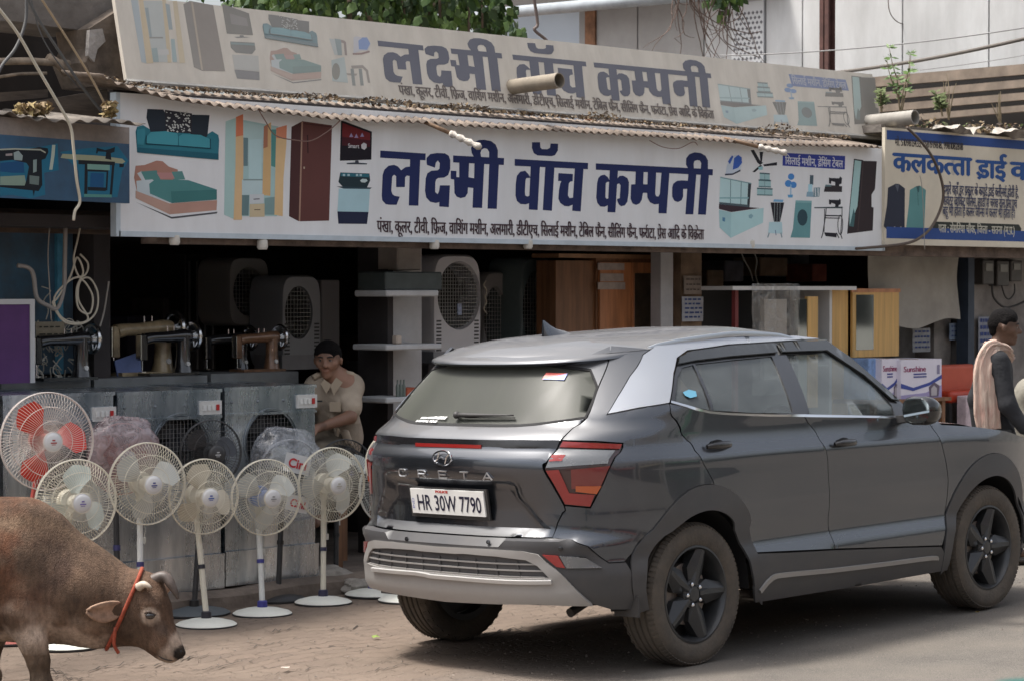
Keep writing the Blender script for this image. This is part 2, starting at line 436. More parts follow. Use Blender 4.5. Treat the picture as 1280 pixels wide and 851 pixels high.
    # glass: tinted; diffuse veil is rear dust and painted side reflections
    def glassm(name, tint, dust, veil_range, rough=.03):
        m = bpy.data.materials.new(name); m.use_nodes = True; t = m.node_tree; N = t.nodes; L = t.links; N.remove(N['Principled BSDF']); out = N['Material Output']
        tr = N.new('ShaderNodeBsdfTransparent'); tr.inputs[0].default_value = (*tint, 1); gl = N.new('ShaderNodeBsdfGlossy'); gl.inputs['Roughness'].default_value = rough
        fr = N.new('ShaderNodeFresnel'); fr.inputs[0].default_value = 1.52; m1 = N.new('ShaderNodeMixShader'); L.new(fr.outputs[0], m1.inputs[0]); L.new(tr.outputs[0], m1.inputs[1]); L.new(gl.outputs[0], m1.inputs[2])
        df = N.new('ShaderNodeBsdfDiffuse'); df.inputs[0].default_value = (*dust, 1)
        tc = N.new('ShaderNodeTexCoord'); mp = N.new('ShaderNodeMapping'); mp.inputs['Rotation'].default_value = (.6,.4,.3); mp.inputs['Scale'].default_value = (1,3.5,1.2); L.new(tc.outputs['Object'], mp.inputs[0])
        n = N.new('ShaderNodeTexNoise'); n.inputs['Scale'].default_value = 2.2; n.inputs['Detail'].default_value = 8; n.inputs['Distortion'].default_value = 1.0; L.new(mp.outputs[0], n.inputs[0])
        mr = N.new('ShaderNodeMapRange'); mr.inputs[1].default_value = .3; mr.inputs[2].default_value = .7; mr.inputs[3].default_value = veil_range[0]; mr.inputs[4].default_value = veil_range[1]; L.new(n.outputs[0], mr.inputs[0])
        m2 = N.new('ShaderNodeMixShader'); L.new(mr.outputs[0], m2.inputs[0]); L.new(m1.outputs[0], m2.inputs[1]); L.new(df.outputs[0], m2.inputs[2]); L.new(m2.outputs[0], out.inputs[0]); return m
    rg = glassm('dusty_rear_glass', (.16,.18,.17), (.095,.10,.085), (.42,.60), .38)
    sg = glassm('tinted_side_glass', (.58,.64,.64), (.34,.38,.39), (.10,.24))  # pale grey veil paints the bright sky mirrored in the side panes
    # ---- outlines from the photograph, as body coordinates
    gapR = sm(z1((1058,168),(1046,245),(1008,338),(962,462),(905,505),(862,545),(853,560),(800,640),(782,672),(868,824),(862,851)))+z2((872,180),(850,243))
    def c0(y, zoom=1):
        y = 380+y/3.272 if zoom == 1 else 600+y/3.392
        lo_, hi_ = .2, 1.6
        for _ in range(40):
            md = (lo_+hi_)/2
            if pj(Q(0, md))[1] > y: lo_ = md
            else: hi_ = md
        return md
    for nm_, v_ in (('glass bottom', c0(492)), ('glass top', c0(234)), ('ledge', c0(545)), ('band', c0(590)), ('bumper', c0(224,2)), ('skid top', c0(278,2)), ('skid bottom', c0(500,2)), ('grille', c0(303,2)), ('grille b', c0(392,2)), ('logo', c0(628)), ('plate', c0(807)), ('text', c0(695))): print(nm_, round(v_, 3))
    # tailgate opening polygon (right half) closed over the centre by mirroring
    glassR = z1((1003,338),(985,395),(955,463),(850,478),(720,487))
    zc_glass_b = 1.155
    gl_poly = [(glassR[4][0], glassR[4][1]), glassR[3], glassR[2], glassR[1], glassR[0]]
    gtop = z1((975,268),(900,240))
    # rear window
    gb_, gt_ = c0(493), c0(237)
    half = sm([(0, gb_), (.35, gb_+.002), gl_poly[1], gl_poly[2]], 3)+[gl_poly[3]]+[gl_poly[4]]+[gtop[0]]+[(.35, gt_-.004), (.2, gt_), (0, gt_)]
    gp = half+mir(half)[1:-1]
    panel('rear_window', gp, rg, off=-.004, gap=.002, rim=.02, step=.05)
    # tailgate
    zbt = c0(226, 2); th_ = [(0, zbt), (.3, zbt)]+[gapR[-1]]+gapR[::-1][1:]
    zt = th_[-1]
    tg = th_+[(zt[0]*.8, 1.50), (.3, 1.505), (0, 1.505)]
    tgp = tg+mir(tg)[1:-1]
    panel('tailgate', tgp, paint, holes=[gp], gap=.003, step=.03)
    strip('window_seal', gp+[gp[0]], .012, black, off=.001)
    # tail lamp
    lo = z1((857,556),(1000,560),(1108,568),(1098,604),(1062,655),(1020,745),(975,832),(868,822),(825,745),(784,672),(800,640))
    red = mat('red_lamp', (.27,.012,.012), .12, coat=1.0, dust=(.2,.15,.12,.12), dusts=6)
    redd = mat('dark_red_lamp', (.16,.012,.012), .15, coat=1.0, dust=(.2,.15,.12,.15), dusts=6)
    amber = mat('amber_lamp', (.45,.09,.02), .2, coat=1.0)
    clear = mat('clear_lamp', (.15,.16,.17), .18, .4, coat=1.0, dust=(.4,.36,.33,.2), dusts=6)
    lamps = []
    for f in (lambda p: p, mir):
        lm = panel('tail_lamp', f(lo), mat('lamp_housing', (.05,.02,.02), .2, coat=1), off=-.010, gap=.003, rim=.02, step=.02); lamps.append(lm)
        for nm, q, m in (('red_bar', ((862,560),(1104,571),(1096,590),(850,583)), red), ('clear_lens', ((846,590),(1076,597),(1046,650),(900,660),(792,668)), clear),
                         ('marker_lens', ((818,617),(874,617),(858,640),(806,642)), red),
                         ('lower_lens', ((895,676),(1056,660),(1018,742),(898,755)), redd), ('amber_lens', ((915,742),(1020,742),(1000,775),(915,765)), amber),
                         ('light_guide', ((793,680),(845,676),(888,772),(992,778),(974,826),(872,816)), red)):
            panel(nm, f(z1(*q)), m, off=.002 if nm not in ('marker_lens', 'amber_lens') else .005, gap=0, rim=.010, step=.02, parent=lm)
    # quarter panel: behind the rear door, up to the pillar
    rd_rear = sm(z3((228,292),(236,330),(262,372),(290,408),(312,440),(335,480),(357,520),(372,562),(388,604)))
    bgap = sm(z3((626,327),(655,370),(680,410),(695,450),(699,520),(698,620),(713,700),(716,722)))
    fgap = sm(z3((985,340),(1010,372),(1035,420),(1046,470),(1051,540),(1044,640),(1034,712)))
    arch = sm(z4((92,432),(105,350),(140,250),(165,205),(215,155),(290,128),(345,123),(400,132),(455,160),(500,205),(530,260),(546,330),(552,375)), 3)   # outer edge of the arch cladding
    # wheel opening
    def circ(cx, r, a0, a1, n=44, cz=.345, ky=1.0): return [(S1+.11+cx+r*math.cos(R(a)), cz+ky*r*math.sin(R(a))) for a in np.linspace(a0, a1, n)]
    openR = circ(0, .405, 185, -8)
    archO = circ(0, .475, 189, -16, cz=.375, ky=1.05)
    archO2 = circ(2.61, .475, 196, -9, cz=.375, ky=1.05)
    open2 = circ(2.61, .405, 188, -5)
    pillar_low = z3((45,325),(225,292))
    bl = z2((1000,280),(1090,350))
    bump_top = [(0,zbt-.006),(.3,zbt-.006)]+z2((850,243),(930,253),(1000,280),(1090,350))
    S0 = S1+.11
    lamp_out = lo[0:8]
    # quarter polygon going clockwise from pillar base
    q = []
    gapup = [p for p in gapR if p[1] > 1.0]
    pil_l = z3((45,325),(80,265),(120,195),(160,135),(185,122))
    q += [gapR[0]]+gapR[1:17]                       # down the tailgate gap to the lamp top
    q = [p for p in q if p[1] > lo[0][1]-.005]
    q += [lo[0], lo[1], lo[2], lo[3], lo[4], lo[5], lo[6], lo[7]]
    k = min(range(len(gapR)), key=lambda i: (gapR[i][0]-lo[7][0])**2+(gapR[i][1]-lo[7][1])**2)
    q += [p for p in gapR[k+1:]]
    q += [(bump_top[-4][0], bump_top[-4][1]), bump_top[-3], bump_top[-2], bump_top[-1]]
    q += [(archO[0][0]-.01, bump_top[-1][1])] if archO[0][0]-.01 > bump_top[-1][0]+.01 else []
    ii = [i for i, p in enumerate(archO) if p[1] > bump_top[-1][1]+.005]
    jj = min(ii, key=lambda i: math.hypot(archO[i][0]-rd_rear[-1][0], archO[i][1]-rd_rear[-1][1]))
    q += [archO[i] for i in ii if i <= jj]
    q += rd_rear[::-1]
    q += [p for p in z3((225,292),(135,307),(45,325))]
    q += z3((75,275),(112,213),(150,150))
    q += z3((190,122),(300,104),(450,97),(600,94))
    rooftop = [(S0+1.15, 1.545),(S0+.6,1.55),(S0+.1,1.535),(S0-.25,1.515)]
    q += rooftop
    for f in (lambda p: p, mir):
        panel('quarter_panel', f(q), paint, gap=.003, step=.03)
    # silver pillar and roof arch
    pil = z3((45,325),(75,275),(112,213),(150,150),(190,122),(300,104),(450,97),(600,94),(672,103),(600,108),(530,113),(400,121),(280,138),(250,160),(240,205),(228,292),(135,307))
    for f in (lambda p: p, mir): panel('pillar_panel', f(pil), silver, off=.004, gap=.002, rim=.012, step=.04)
    # doors (lower skins)
    belt = z3((228,292),(350,321),(500,329),(626,331),(780,334),(905,336),(985,340))
    db = z3((470,735),(716,722),(1034,712))
    ar = [p for p in archO if p[0] > rd_rear[-1][0]+.01 and p[1] > db[0][1]+.005]
    rdoor = belt[:4]+bgap[1:]+[(ar[-1][0], db[0][1]) if ar else db[0]]+ar[::-1]+rd_rear[::-1][:-1]
    fdoor = belt[3:]+fgap[1:]+[db[1]]+bgap[::-1][1:-1]
    doors = []
    for f in (lambda p: p, mir):
        doors.append((panel('door', f(rdoor), paint, gap=.0022, step=.03), panel('door', f(fdoor), paint, gap=.0022, step=.03)))
    # front fender
    ar2 = [p for p in archO2 if p[1] > db[2][1]+.01]
    hl = [(S0+2.15,1.06),(S0+2.45,1.035),(S0+2.8,.99),(S0+3.1,.93),(S0+3.3,.86),(S0+3.34,.70)]
    fen = [fgap[0]]+[(fgap[0][0]+.10, fgap[0][1]+.0)]+hl+[(ar2[-1][0]+.12,.62),(ar2[-1][0]+.01,ar2[-1][1])]+ar2[::-1]+fgap[::-1][:-1]
    for f in (lambda p: p, mir): panel('front_fender', f(fen), paint, gap=.003, step=.035)
    # cladding: arches, door bottoms
    for f in (lambda p: p, mir):
        panel('arch_cladding', f(archO+openR[::-1]), clad, off=.007, gap=0, step=.03)
        panel('arch_cladding', f(archO2+open2[::-1]), clad, off=.007, gap=0, step=.03)
        sill = [(openR[-1][0]+.0,.335),(archO[-1][0],.40),(archO[-1][0],db[0][1]-.006)]+[(p[0], p[1]-.006) for p in z3((560,730),(716,722),(880,716),(1030,712))]+[(archO2[0][0],.34),(open2[0][0],.30),(open2[0][0],.255),(S0+1.4,.25),(openR[-1][0],.255)]
        panel('sill_cladding', f(sill), clad, off=.005, gap=.001, step=.035)
        ss = sm(z3((492,846),(528,806),(575,796),(700,784),(860,765),(1000,747),(1014,752)), 3)
        strip('sill_trim', f(ss), .022, skid, off=.016, rim=.014)
    # bumper
    sk_out = z2((720,298),(790,312),(870,380),(945,455),(1018,520))
    bt = bump_top
    bump = bt+[(archO[0][0]-.005, bump_top[-1][1])]+[p for p in archO[:19] if p[1] < bump_top[-1][1]-.01][::-1]
    bump += [(openR[0][0], .325), (openR[0][0]-.005,.315)]
    bb = z2((1100,548),(1018,524),(900,520),(800,514),(640,512))
    bump += [(openR[0][0]-.03,.31)]+bb+[(.3,c0(498,2)),(0,c0(498,2))]
    bump += mir(bump)[1:-1]
    def ledge(s, z): return .012*sstep(.60,.63,z)*sstep(.665,.65,z)
    panel('rear_bumper', bump, clad, gap=.002, step=.03, fn=ledge)
    sko = [(0,c0(280,2))]+[loc(440+x/3.392, 600+y/3.392) for x, y in ((450,284),(600,291),(720,299),(790,312),(870,380),(945,455),(1018,520),(900,518),(800,513),(640,512))]+[(0,c0(502,2))]
    sko += mir(sko)[1:-1]
    gi = [(0,c0(303,2)),(.12,c0(303,2))]+[loc(440+x/3.392, 600+y/3.392) for x, y in ((480,308),(620,320),(740,335),(790,362),(838,410),(700,412))]+[(.2,c0(390,2)),(0,c0(390,2))]
    gi += mir(gi)[1:-1]
    panel('skid_plate', sko, skid, off=.014, gap=0, rim=.03, step=.035, holes=[gi], fn=lambda s, z: .012*sstep(.45,.40,z))
    panel('grille_recess', gi, black, off=-.004, gap=0, rim=.004, step=.06)
    zs = [.485, .515, .545]
    for zz in zs:
        mx = max(p[0] for p in gi if abs(p[1]-zz) < .06)*.97
        strip('grille_bar', [(-mx, zz), (mx, zz)], .007, skid, off=.008)
    for kk in range(-4, 5):
        strip('grille_bar', [(kk*.12, .456), (kk*.12, .56)], .006, clad, off=.007)
    lip = sm(z2((100,370),(285,387),(345,399),(455,408),(575,418),(725,425),(850,424)), 2); strip('skid_lip', mir(lip)[:-1]+lip if False else lip, .017, mat('lip_silver', (.62,.62,.62), .35, .6, dust=(.3,.27,.22,.3), dusts=5), off=.028, rim=.014)
    for f in (lambda p: p, mir):
        rl = panel('reflector', f(z2((808,313),(875,318),(905,371),(868,366))), red, off=.012, gap=0, rim=.012, step=.05)
        panel('clear_lens', f(z2((880,318),(990,325),(1058,371),(909,372))), clear, off=.012, gap=0, rim=.012, step=.05, parent=rl)
    for x, y in ((238,248),(583,262),(886,288)):
        s, z = loc(440+x/3.392, 600+y/3.392); p = Q(s, z); n = nrm(s, z)
        mb = MB(); mb.X = Matrix.Translation(p+n*.012) @ n.to_track_quat('Z','Y').to_matrix().to_4x4(); mb.lathe([(.011,-.004),(.011,.001),(.008,.002)], 10)
        mb.build('parking_sensor', gloss, car, 30)
    # window glass and pillars
    gr = z3((244,284),(252,215),(266,188),(298,180),(350,312),(300,302))
    gd = z3((305,178),(420,165),(530,155),(592,320),(480,320),(358,313))
    gf = z3((574,150),(690,143),(760,185),(830,240),(885,300),(893,328),(640,324))
    frame = z3((232,287),(243,210),(254,165),(282,141),(400,124),(535,116),(600,111),(690,108),(760,160),(850,235),(925,300),(985,342),(905,333),(780,331),(626,328),(500,326),(350,318))
    for f in (lambda p: p, mir):
        panel('window_frame', f(frame), gloss, off=.001, gap=.001, holes=[f(gr), f(gd), f(gf)], step=.04)
        for g in (gr, gd, gf): panel('window', f(g), sg, off=-.004, gap=0, rim=.002, step=.08)
        strip('chrome_trim', f(sm(z3((232,289),(350,319),(500,327),(626,329),(780,332),(905,335)), 3)), .010, chrome, off=.006)
        panel('rain_visor', f(z3((250,182),(254,160),(290,143),(400,127),(535,119),(545,148),(400,160),(300,172))), mat('smoked_visor', (.010,.011,.011), .2, coat=.3, dust=(.2,.2,.19,.05), dusts=6), off=.016, gap=.002, rim=.010, step=.05)
        panel('rain_visor', f(z3((543,119),(600,114),(688,112),(760,163),(850,240),(905,290),(880,285),(800,215),(690,142),(557,147))), MATS['smoked_visor'], off=.016, gap=.002, rim=.010, step=.05)
    # roof
    def edge(s):
        u = Q(s, 1.5).x
        return Q(s, interp(u, [(-.6,1.478),(-.4,1.50),(-.2,1.517),(.2,1.537),(.7,1.552),(1.15,1.547),(1.4,1.522),(1.55,1.49)]))
    sl_ = list(np.linspace(.02, S1, 22))+list(np.linspace(S1+.03, S0+1.30, 26)); V = []; F = []; nt_ = 18
    for s in sl_:
        e = edge(s)
        for j in range(nt_+1):
            t = -1+2*j/nt_; h = .072*(1-abs(t)**2.6)*min(1, abs(e.y)/.45)*sstep(-.62,-.05,e.x)**.6 if e.x > -.62 else 0
            V.append((e.x, e.y*t, e.z+.004+h))
    for i in range(len(sl_)-1):
        for j in range(nt_): a = i*(nt_+1)+j; F.append((a, a+1, a+nt_+2, a+nt_+1))
    mobj('roof', V, F, paint, car, 50)
    # spoiler: lip that overhangs the rear window
    V = []; F = []; ns = 30
    for i in range(ns+1):
        s = -S1*.70+2*S1*.70*i/ns
        e = edge(s if abs(s) > .02 else .02*(1 if s >= 0 else -1)); n = nrm(s, 1.48); n = Vector((n.x, n.y, 0)).normalized()
        f = sstep(S1*.70, S1*.40, abs(s)); ov = .006+.060*f
        prof = [(-.02-.08*f,.006+.044*f),(-.01-.01*f,.002+.012*f),(ov*.6,-.004),(ov,-.014),(ov+.004,-.024),(ov-.01,-.034),(ov*.4,-.04),(-.03,-.05)]
        for a, b in prof: V.append(e+n*a+Vector((0,0,b)))
    for i in range(ns):
        for j in range(7): a = i*8+j; F.append((a, a+8, a+9, a+1))
    mobj('spoiler', V, F, paint, car, 50)
    # windscreen, bonnet, front: simple closing surfaces
    e1 = edge(S0+1.30); V = []; F = []
    for i in range(9):
        a = i/8; u = e1.x+(2.12-e1.x)*a; z = e1.z+.07*(1-a)+(1.10-e1.z)*a+.04*math.sin(math.pi*a); wv = abs(e1.y)+(.72-abs(e1.y))*a
        for j in range(13): t = -1+j/6; V.append((u+(.10 if True else 0)*(1-t*t)*(a), wv*t, z-.05*t*t))
    for i in range(8):
        for j in range(12): a = i*13+j; F.append((a, a+1, a+14, a+13))
    mobj('windscreen', V, F, sg, car, True)
    V = []; F = []
    for i in range(13):
        a = i/12; u = 2.0+a*1.42; wv = interp(u, [(2.0,.80),(2.5,.80),(3.0,.74),(3.42,.55)])
        for j in range(13): t = -1+j/6; V.append((u-.12*t*t*a, wv*t, interp(u, [(2.0,1.10),(2.5,1.065),(3.0,.99),(3.25,.92),(3.42,.80)])-.02*abs(t)**3))
    for i in range(12):
        for j in range(12): a = i*13+j; F.append((a, a+1, a+14, a+13))
    mobj('bonnet', V, F, paint, car, True)
    V = []; F = []; cf = [(3.43,0),(3.42,.3),(3.36,.5),(3.22,.68),(3.02,.80)]
    cf = [(a, -b) for a, b in cf[::-1]]+cf[1:]
    for z, sx in ((.22,-.08),(.35,0),(.55,.03),(.70,.0),(.84,-.05)):
        for a, b in cf: V.append((a+sx, b, z))
    n = len(cf)
    for i in range(4):
        for j in range(n-1): a = i*n+j; F.append((a, a+1, a+n+1, a+n))
    mobj('front_bumper', V, F, clad, car, True)
    for sgn in (-1, 1):
        MB().box((3.28, sgn*.62, .78), (.12,.22,.10), rz=-sgn*.5).build('headlight', clear, car)
    # roof rails
    for sgn in (-1, 1):
        pts = []
        for u in np.linspace(-.42, 1.25, 30):
            a = (u+.42)/1.67; s = S0+u; e = edge(s); up_ = -.008+.032*math.sin(math.pi*a)**.5
            pts.append((e.x, sgn*(abs(e.y)-.02), e.z+.012+up_))
        mb = MB(); V = []; F = []
        for p in pts:
            for dy, dz in ((-.012,0),(-.008,.011),(.006,.011),(.012,0),(.010,-.014),(-.010,-.014)): V.append((p[0], p[1]+dy, p[2]+dz))
        for i in range(len(pts)-1):
            for j in range(6): a = i*6+j; b = i*6+(j+1) % 6; F.append((a, a+6, b+6, b) if sgn else 0)
        F += [tuple(range(6)), tuple((len(pts)-1)*6+j for j in range(6))[::-1]]
        mobj('roof_rail', V, F, mat('rail_silver', (.5,.53,.57), .3, .7), car, 40)
    # shark fin aerial
    z0 = 1.607; V = []; F = []; pr = [(0,.034,0),(.06,.038,.026),(.12,.032,.036),(.17,.022,.056),(.21,.014,.080),(.225,.010,.084)]
    for x, wv, h in pr:
        for yy, hh in ((-wv,0),(-wv*.5,h*.7),(0,h),(wv*.5,h*.7),(wv,0)): V.append((.12-x, yy, z0+hh-.012))
    for i in range(5):
        for j in range(4): a = i*5+j; F.append((a, a+1, a+6, a+5))
    F.append((25,26,27,28,29))
    mobj('aerial_fin', V, F, paint, car, 40)
    # door handles
    for (x, y) in ((369,417),(742,410)):
        s, z = loc(740+x/2.363, 380+y/2.363)
        for sgn, dr in ((1, 0), (-1, 1)):
            p = Q(sgn*s, z); n = nrm(sgn*s, z)
            mb = MB(); k = n.y/abs(n.y)
            # bowl
            mb2 = MB(); mb2.X = Matrix.Translation(p+n*.001) @ Matrix.Rotation(0, 4, 'Z'); mb2.ball((0,0,0), (.062,.004,.030), 16, 6)
            hb = mb2.build('handle_bowl', black, doors[0 if sgn == 1 else 1][0 if x < 500 else 1], True)
            pts = [(p.x-.095, p.y+k*.012, z), (p.x-.06, p.y+k*.034, z+.003), (p.x, p.y+k*.040, z+.004), (p.x+.06, p.y+k*.034, z+.003), (p.x+.10, p.y+k*.010, z)]
            V = []; F = []; sp = spline(pts, 4)
            for i, c in enumerate(sp):
                a = i/(len(sp)-1); h = .011+.008*math.sin(math.pi*a)
                for dy, dz in ((0,-h),(k*.008,-h*.5),(k*.009,h*.4),(0,h),(-k*.006,0)): V.append((c.x, c.y+dy, c.z+dz))
            for i in range(len(sp)-1):
                for j in range(5): a = i*5+j; b = i*5+(j+1) % 5; F.append((a, b, b+5, a+5))
            mobj('handle', V, F, gloss, doors[0 if sgn == 1 else 1][0 if x < 500 else 1], True)
    # wing mirrors
    ps = CARI @ atY(1150, 505, 7.56)
    for sgn in (-1, 1):
        cx, cy, cz = 1.80, sgn*.985, 1.155
        V = []; F = []; rows = [(0,.085,.065),(.02,.10,.078),(.07,.10,.078),(.12,.085,.062),(.155,.05,.035),(.165,.01,.01)]
        for i, (dx, ry, rz_) in enumerate(rows):
            for j in range(14):
                an = 2*math.pi*j/14; c_, s_ = math.cos(an), math.sin(an); V.append((cx+dx-.06, cy+ry*abs(c_)**.7*(1 if c_ > 0 else -1), cz+rz_*abs(s_)**.75*(1 if s_ > 0 else -1)-dx*.05))
        for i in range(5):
            for j in range(14): a = i*14+j; b = i*14+(j+1) % 14; F.append((a, b, b+14, a+14))
        mo = mobj('wing_mirror', V, F, gloss, car, 50)
        V2 = [(cx-.058, cy+.086*abs(math.cos(t))**.7*(1 if math.cos(t) > 0 else -1), cz+.066*abs(math.sin(t))**.75*(1 if math.sin(t) > 0 else -1)) for t in np.linspace(0, 2*math.pi, 24, endpoint=False)]
        mobj('mirror_glass', V2, [tuple(range(24))], mat('mirror_glass', (.45,.5,.5), .04, 1.0), mo)
        MB().hexa([(1.72,sgn*.84,1.085),(1.86,sgn*.84,1.085),(1.83,sgn*.93,1.095),(1.76,sgn*.93,1.095),(1.72,sgn*.84,1.125),(1.86,sgn*.84,1.125),(1.83,sgn*.93,1.13),(1.76,sgn*.93,1.13)]).build('mirror_arm', trim, mo)
    # high brake light band, badge, letters
    bz0, bz1 = c0(550), c0(588); bandp = [(0,bz0),(.3,bz0)]+z1((700,554),(850,556),(838,588),(700,589))+[(.3,bz1),(0,bz1)]
    bandp += mir(bandp)[1:-1]
    panel('trim_band', bandp, gloss, off=.003, gap=0, rim=.006, step=.05)
    br = z1((288,570),(560,570),(560,586),(288,585)); br = [(br[0][0],1.087),(br[1][0],1.087),(br[1][0],1.070),(br[0][0],1.070)]
    hw = (br[1][0]-br[0][0])/2
    panel('brake_light', [(-hw,c0(570)),(hw,c0(570)),(hw,c0(585)),(-hw,c0(585))], red, off=.007, gap=0, rim=.006, step=.05)
    def on_rear(z, off, x=0.0):
        p = Q(x, z); n = nrm(x, z); n = n.normalized(); rt = Vector((0,0,1)).cross(n).normalized()*1; up_ = n.cross(rt)
        return Matrix(((rt.x, up_.x, n.x, p.x+n.x*off), (rt.y, up_.y, n.y, p.y+n.y*off), (rt.z, up_.z, n.z, p.z+n.z*off), (0,0,0,1)))
    Mx = on_rear(c0(628), .006)
    mb = MB(); mb.X = Mx
    mb.tube([(.062*math.cos(a), .034*math.sin(a), 0) for a in np.linspace(0, 2*math.pi, 32, endpoint=False)], .0045, 5, closed=True)
    for k in (-1, 1):
        mb.tube([(k*.046, .016*1.1, 0), (k*.030, .004, 0), (k*.022,-.028*1, 0)] if k > 0 else [(-.022, .028, 0), (-.030,-.004,0), (-.046,-.018,0)], .0042, 5)
    mb.tube([(-.036,-.005,0),(-.01,.004,0),(.01,-.004,0),(.036,.005,0)], .004, 5)
    mb.build('badge', chrome, car, 40)
    # letters of the model name
    LET = {'C': [[(1,.85),(.8,1),(.15,1),(0,.8),(0,.2),(.15,0),(.8,0),(1,.15)]], 'R': [[(0,0),(0,1),(.85,1),(1,.8),(.85,.5),(0,.5)],[(.55,.5),(1,0)]],
           'E': [[(1,1),(0,1),(0,0),(1,0)],[(0,.5),(.85,.5)]], 'T': [[(0,1),(1,1)],[(.5,1),(.5,0)]], 'A': [[(0,0),(.5,1),(1,0)],[(.25,.33),(.75,.33)]]}
    for i, chh in enumerate('CRETA'):
        x = -.285+i*.1425; Mx = on_rear(c0(695), .005, x*1.0); mb = MB(); mb.X = Mx
        for ln in LET[chh]: mb.tube([((a-.5)*.052, (b-.5)*.034, 0) for a, b in ln], .0042, 4)
        mb.build('letter', mat('letter_silver', (.55,.56,.58), .3, .7), car)
    # number plate
    Mx = on_rear(c0(808), .02); mb = MB(); mb.X = Mx; pc = .0
    mb.box((0,0,0), (.53,.150,.012)); pl = mb.build('number_plate_frame', trim, car)
    mb = MB(); mb.X = Mx; mb.box((0,.006,.010), (.495,.122,.010)); plate = mb.build('number_plate', mat('plate_white', (.78,.78,.76), .35, dust=(.5,.46,.4,.15), dusts=9), pl)
    flat_text('HR 30W 7790', Mx @ Matrix.Translation((.012, -.036, .0165)), .09, mat('plate_ink', (.015,.015,.04), .4), pl, width=.43, bold=.0012, name='plate_lettering', ysc=1.2)
    flat_text('IND', Mx @ Matrix.Translation((-.226, -.03, .0165)) @ Matrix.Rotation(R(90), 4, 'Z'), .022, mat('plate_blue', (.05,.1,.4), .4), pl, width=.05, name='plate_mark', align='LEFT')
    flat_text('POLICE', Mx @ Matrix.Translation((-.03, .052, .0165)), .016, mat('plate_red', (.45,.03,.02), .4), pl, width=.085, bold=.001, name='plate_mark')
    # rear wiper and stickers
    s0, za = z1((437,462))[0]; s1, zb_ = z1((668,463))[0]
    mb = MB(); pts = [Q(s0+(s1-s0)*t, za+(zb_-za)*t)+nrm(s0+(s1-s0)*t, za)*(.02) for t in np.linspace(0,1,8)]
    mb.tube(pts, [.011,.012,.010,.008,.007,.006,.005,.004], 6); mb.ball(pts[0], .018); mb.tube([p-Vector((0,0,.012))-Vector((-.01,0,0)) for p in pts[1:]], .004, 4)
    mb.build('rear_wiper', trim, car, True)
    st = z1((795,280),(882,283),(868,310),(778,307))
    panel('flag_sticker', [st[0], st[1], st[3]], mat('sticker_red', (.6,.06,.04), .4), off=.002, gap=0, rim=.001, step=.1)
    panel('flag_sticker', [st[1], st[2], st[3]], mat('sticker_blue', (.05,.12,.5), .4), off=.002, gap=0, rim=.001, step=.1)
    a_ = z1((270,482))[0]
    white = mat('sticker_white', (.75,.75,.75), .5)
    n_ = nrm(a_[0], a_[1]); rt = (Q(a_[0]+.02, a_[1])-Q(a_[0], a_[1])).normalized(); up_ = n_.cross(rt)
    pp = Q(a_[0], a_[1])+n_*.004
    Mx = Matrix(((rt.x, up_.x, n_.x, pp.x), (rt.y, up_.y, n_.y, pp.y), (rt.z, up_.z, n_.z, pp.z), (0,0,0,1)))
    flat_text('#ABOVEAVERAGEKING', Mx @ Matrix.Translation((0,.024,.003)), .03, white, car, width=.20, bold=.0015, name='window_lettering', align='LEFT')
    flat_text('& ABOVE ALL THINGS', Mx @ Matrix.Translation((-.012,-.004,.003)), .022, white, car, width=.17, bold=.0012, name='window_lettering', align='LEFT')
    st = z3((268,260),(285,252),(306,257),(309,272),(290,277),(275,270))
    panel('window_sticker', st, mat('sticker_cyan', (.12,.34,.48), .5), off=.002, gap=0, rim=.001, step=.1)
    # floor pan, cabin, seats, wheel
    mb = MB(); mb.bbox((-.50,-.55,.34),(3.2,.55,.40)); mb.bbox((-.45,-.6,.36),(-.40,.6,1.1)); mb.build('floor_pan', black, car)
    inner = mat('cabin_black', (.03,.03,.032), .8); MB().bbox((1.55,-.74,.55),(2.0,.74,1.04)).build('dashboard', inner, car)
    seat = mat('seat_fabric', (.10,.095,.09), .9)
    for x in (.95, .05):
        for y in ((-.36,.36) if x > .5 else (-.36,.0,.36)):
            mb = MB(); mb.box((x,y,.50), (.50,.48 if x > .5 else .38,.14)); mb.box((x-.25,y,.85), (.12,.46 if x > .5 else .36,.62), M=Matrix.Rotation(-.2,3,'Y'))
            mb.box((x-.34,y,1.22), (.09,.26,.15)); s_ = mb.build('car_seat', seat, car); bv = s_.modifiers.new('b','BEVEL'); bv.width = .03; bv.segments = 3
    mb = MB(); mb.X = Matrix.Translation((1.42,-.38,1.02)) @ Matrix.Rotation(R(65),4,'Y'); mb.tube([(.18*math.cos(a), .18*math.sin(a), 0) for a in np.linspace(0,2*math.pi,24,endpoint=False)], .014, 6, closed=True); mb.tube([(0,-.18,0),(0,.18,0)], .016, 5); mb.ball((0,0,0), .05)
    mb.build('steering_wheel', inner, car, True)
    # side and door inner backing so gaps read dark and the cabin closes
    for f in (lambda p: p, mir):
        bk = [(S0-.45,.30),(S0-.43,.6),(S0-.25,.87),(S0,.93),(S0+.3,.87),(S0+.46,.6),(S0+.50,.30),(S0+2.10,.28),(S0+2.15,.6),(S0+2.3,.85),(S0+2.6,.9),(S0+2.95,.8),(S0+2.9,1.0),(S0+2.1,1.06),(S0+1.8,1.085),(S0+.9,1.14),(S0-.17,1.23),(S0-.6,1.2),(S0-.6,.3)]
        panel('inner_skin', f(bk), black, off=-.016, gap=0, rim=.002, step=.08)
    bk = [(-.88,.32),(.88,.32),(.92,.9),(.88,1.14),(-.88,1.14),(-.92,.9)]
    panel('inner_skin', bk, black, off=-.045, gap=0, rim=.002, step=.08)
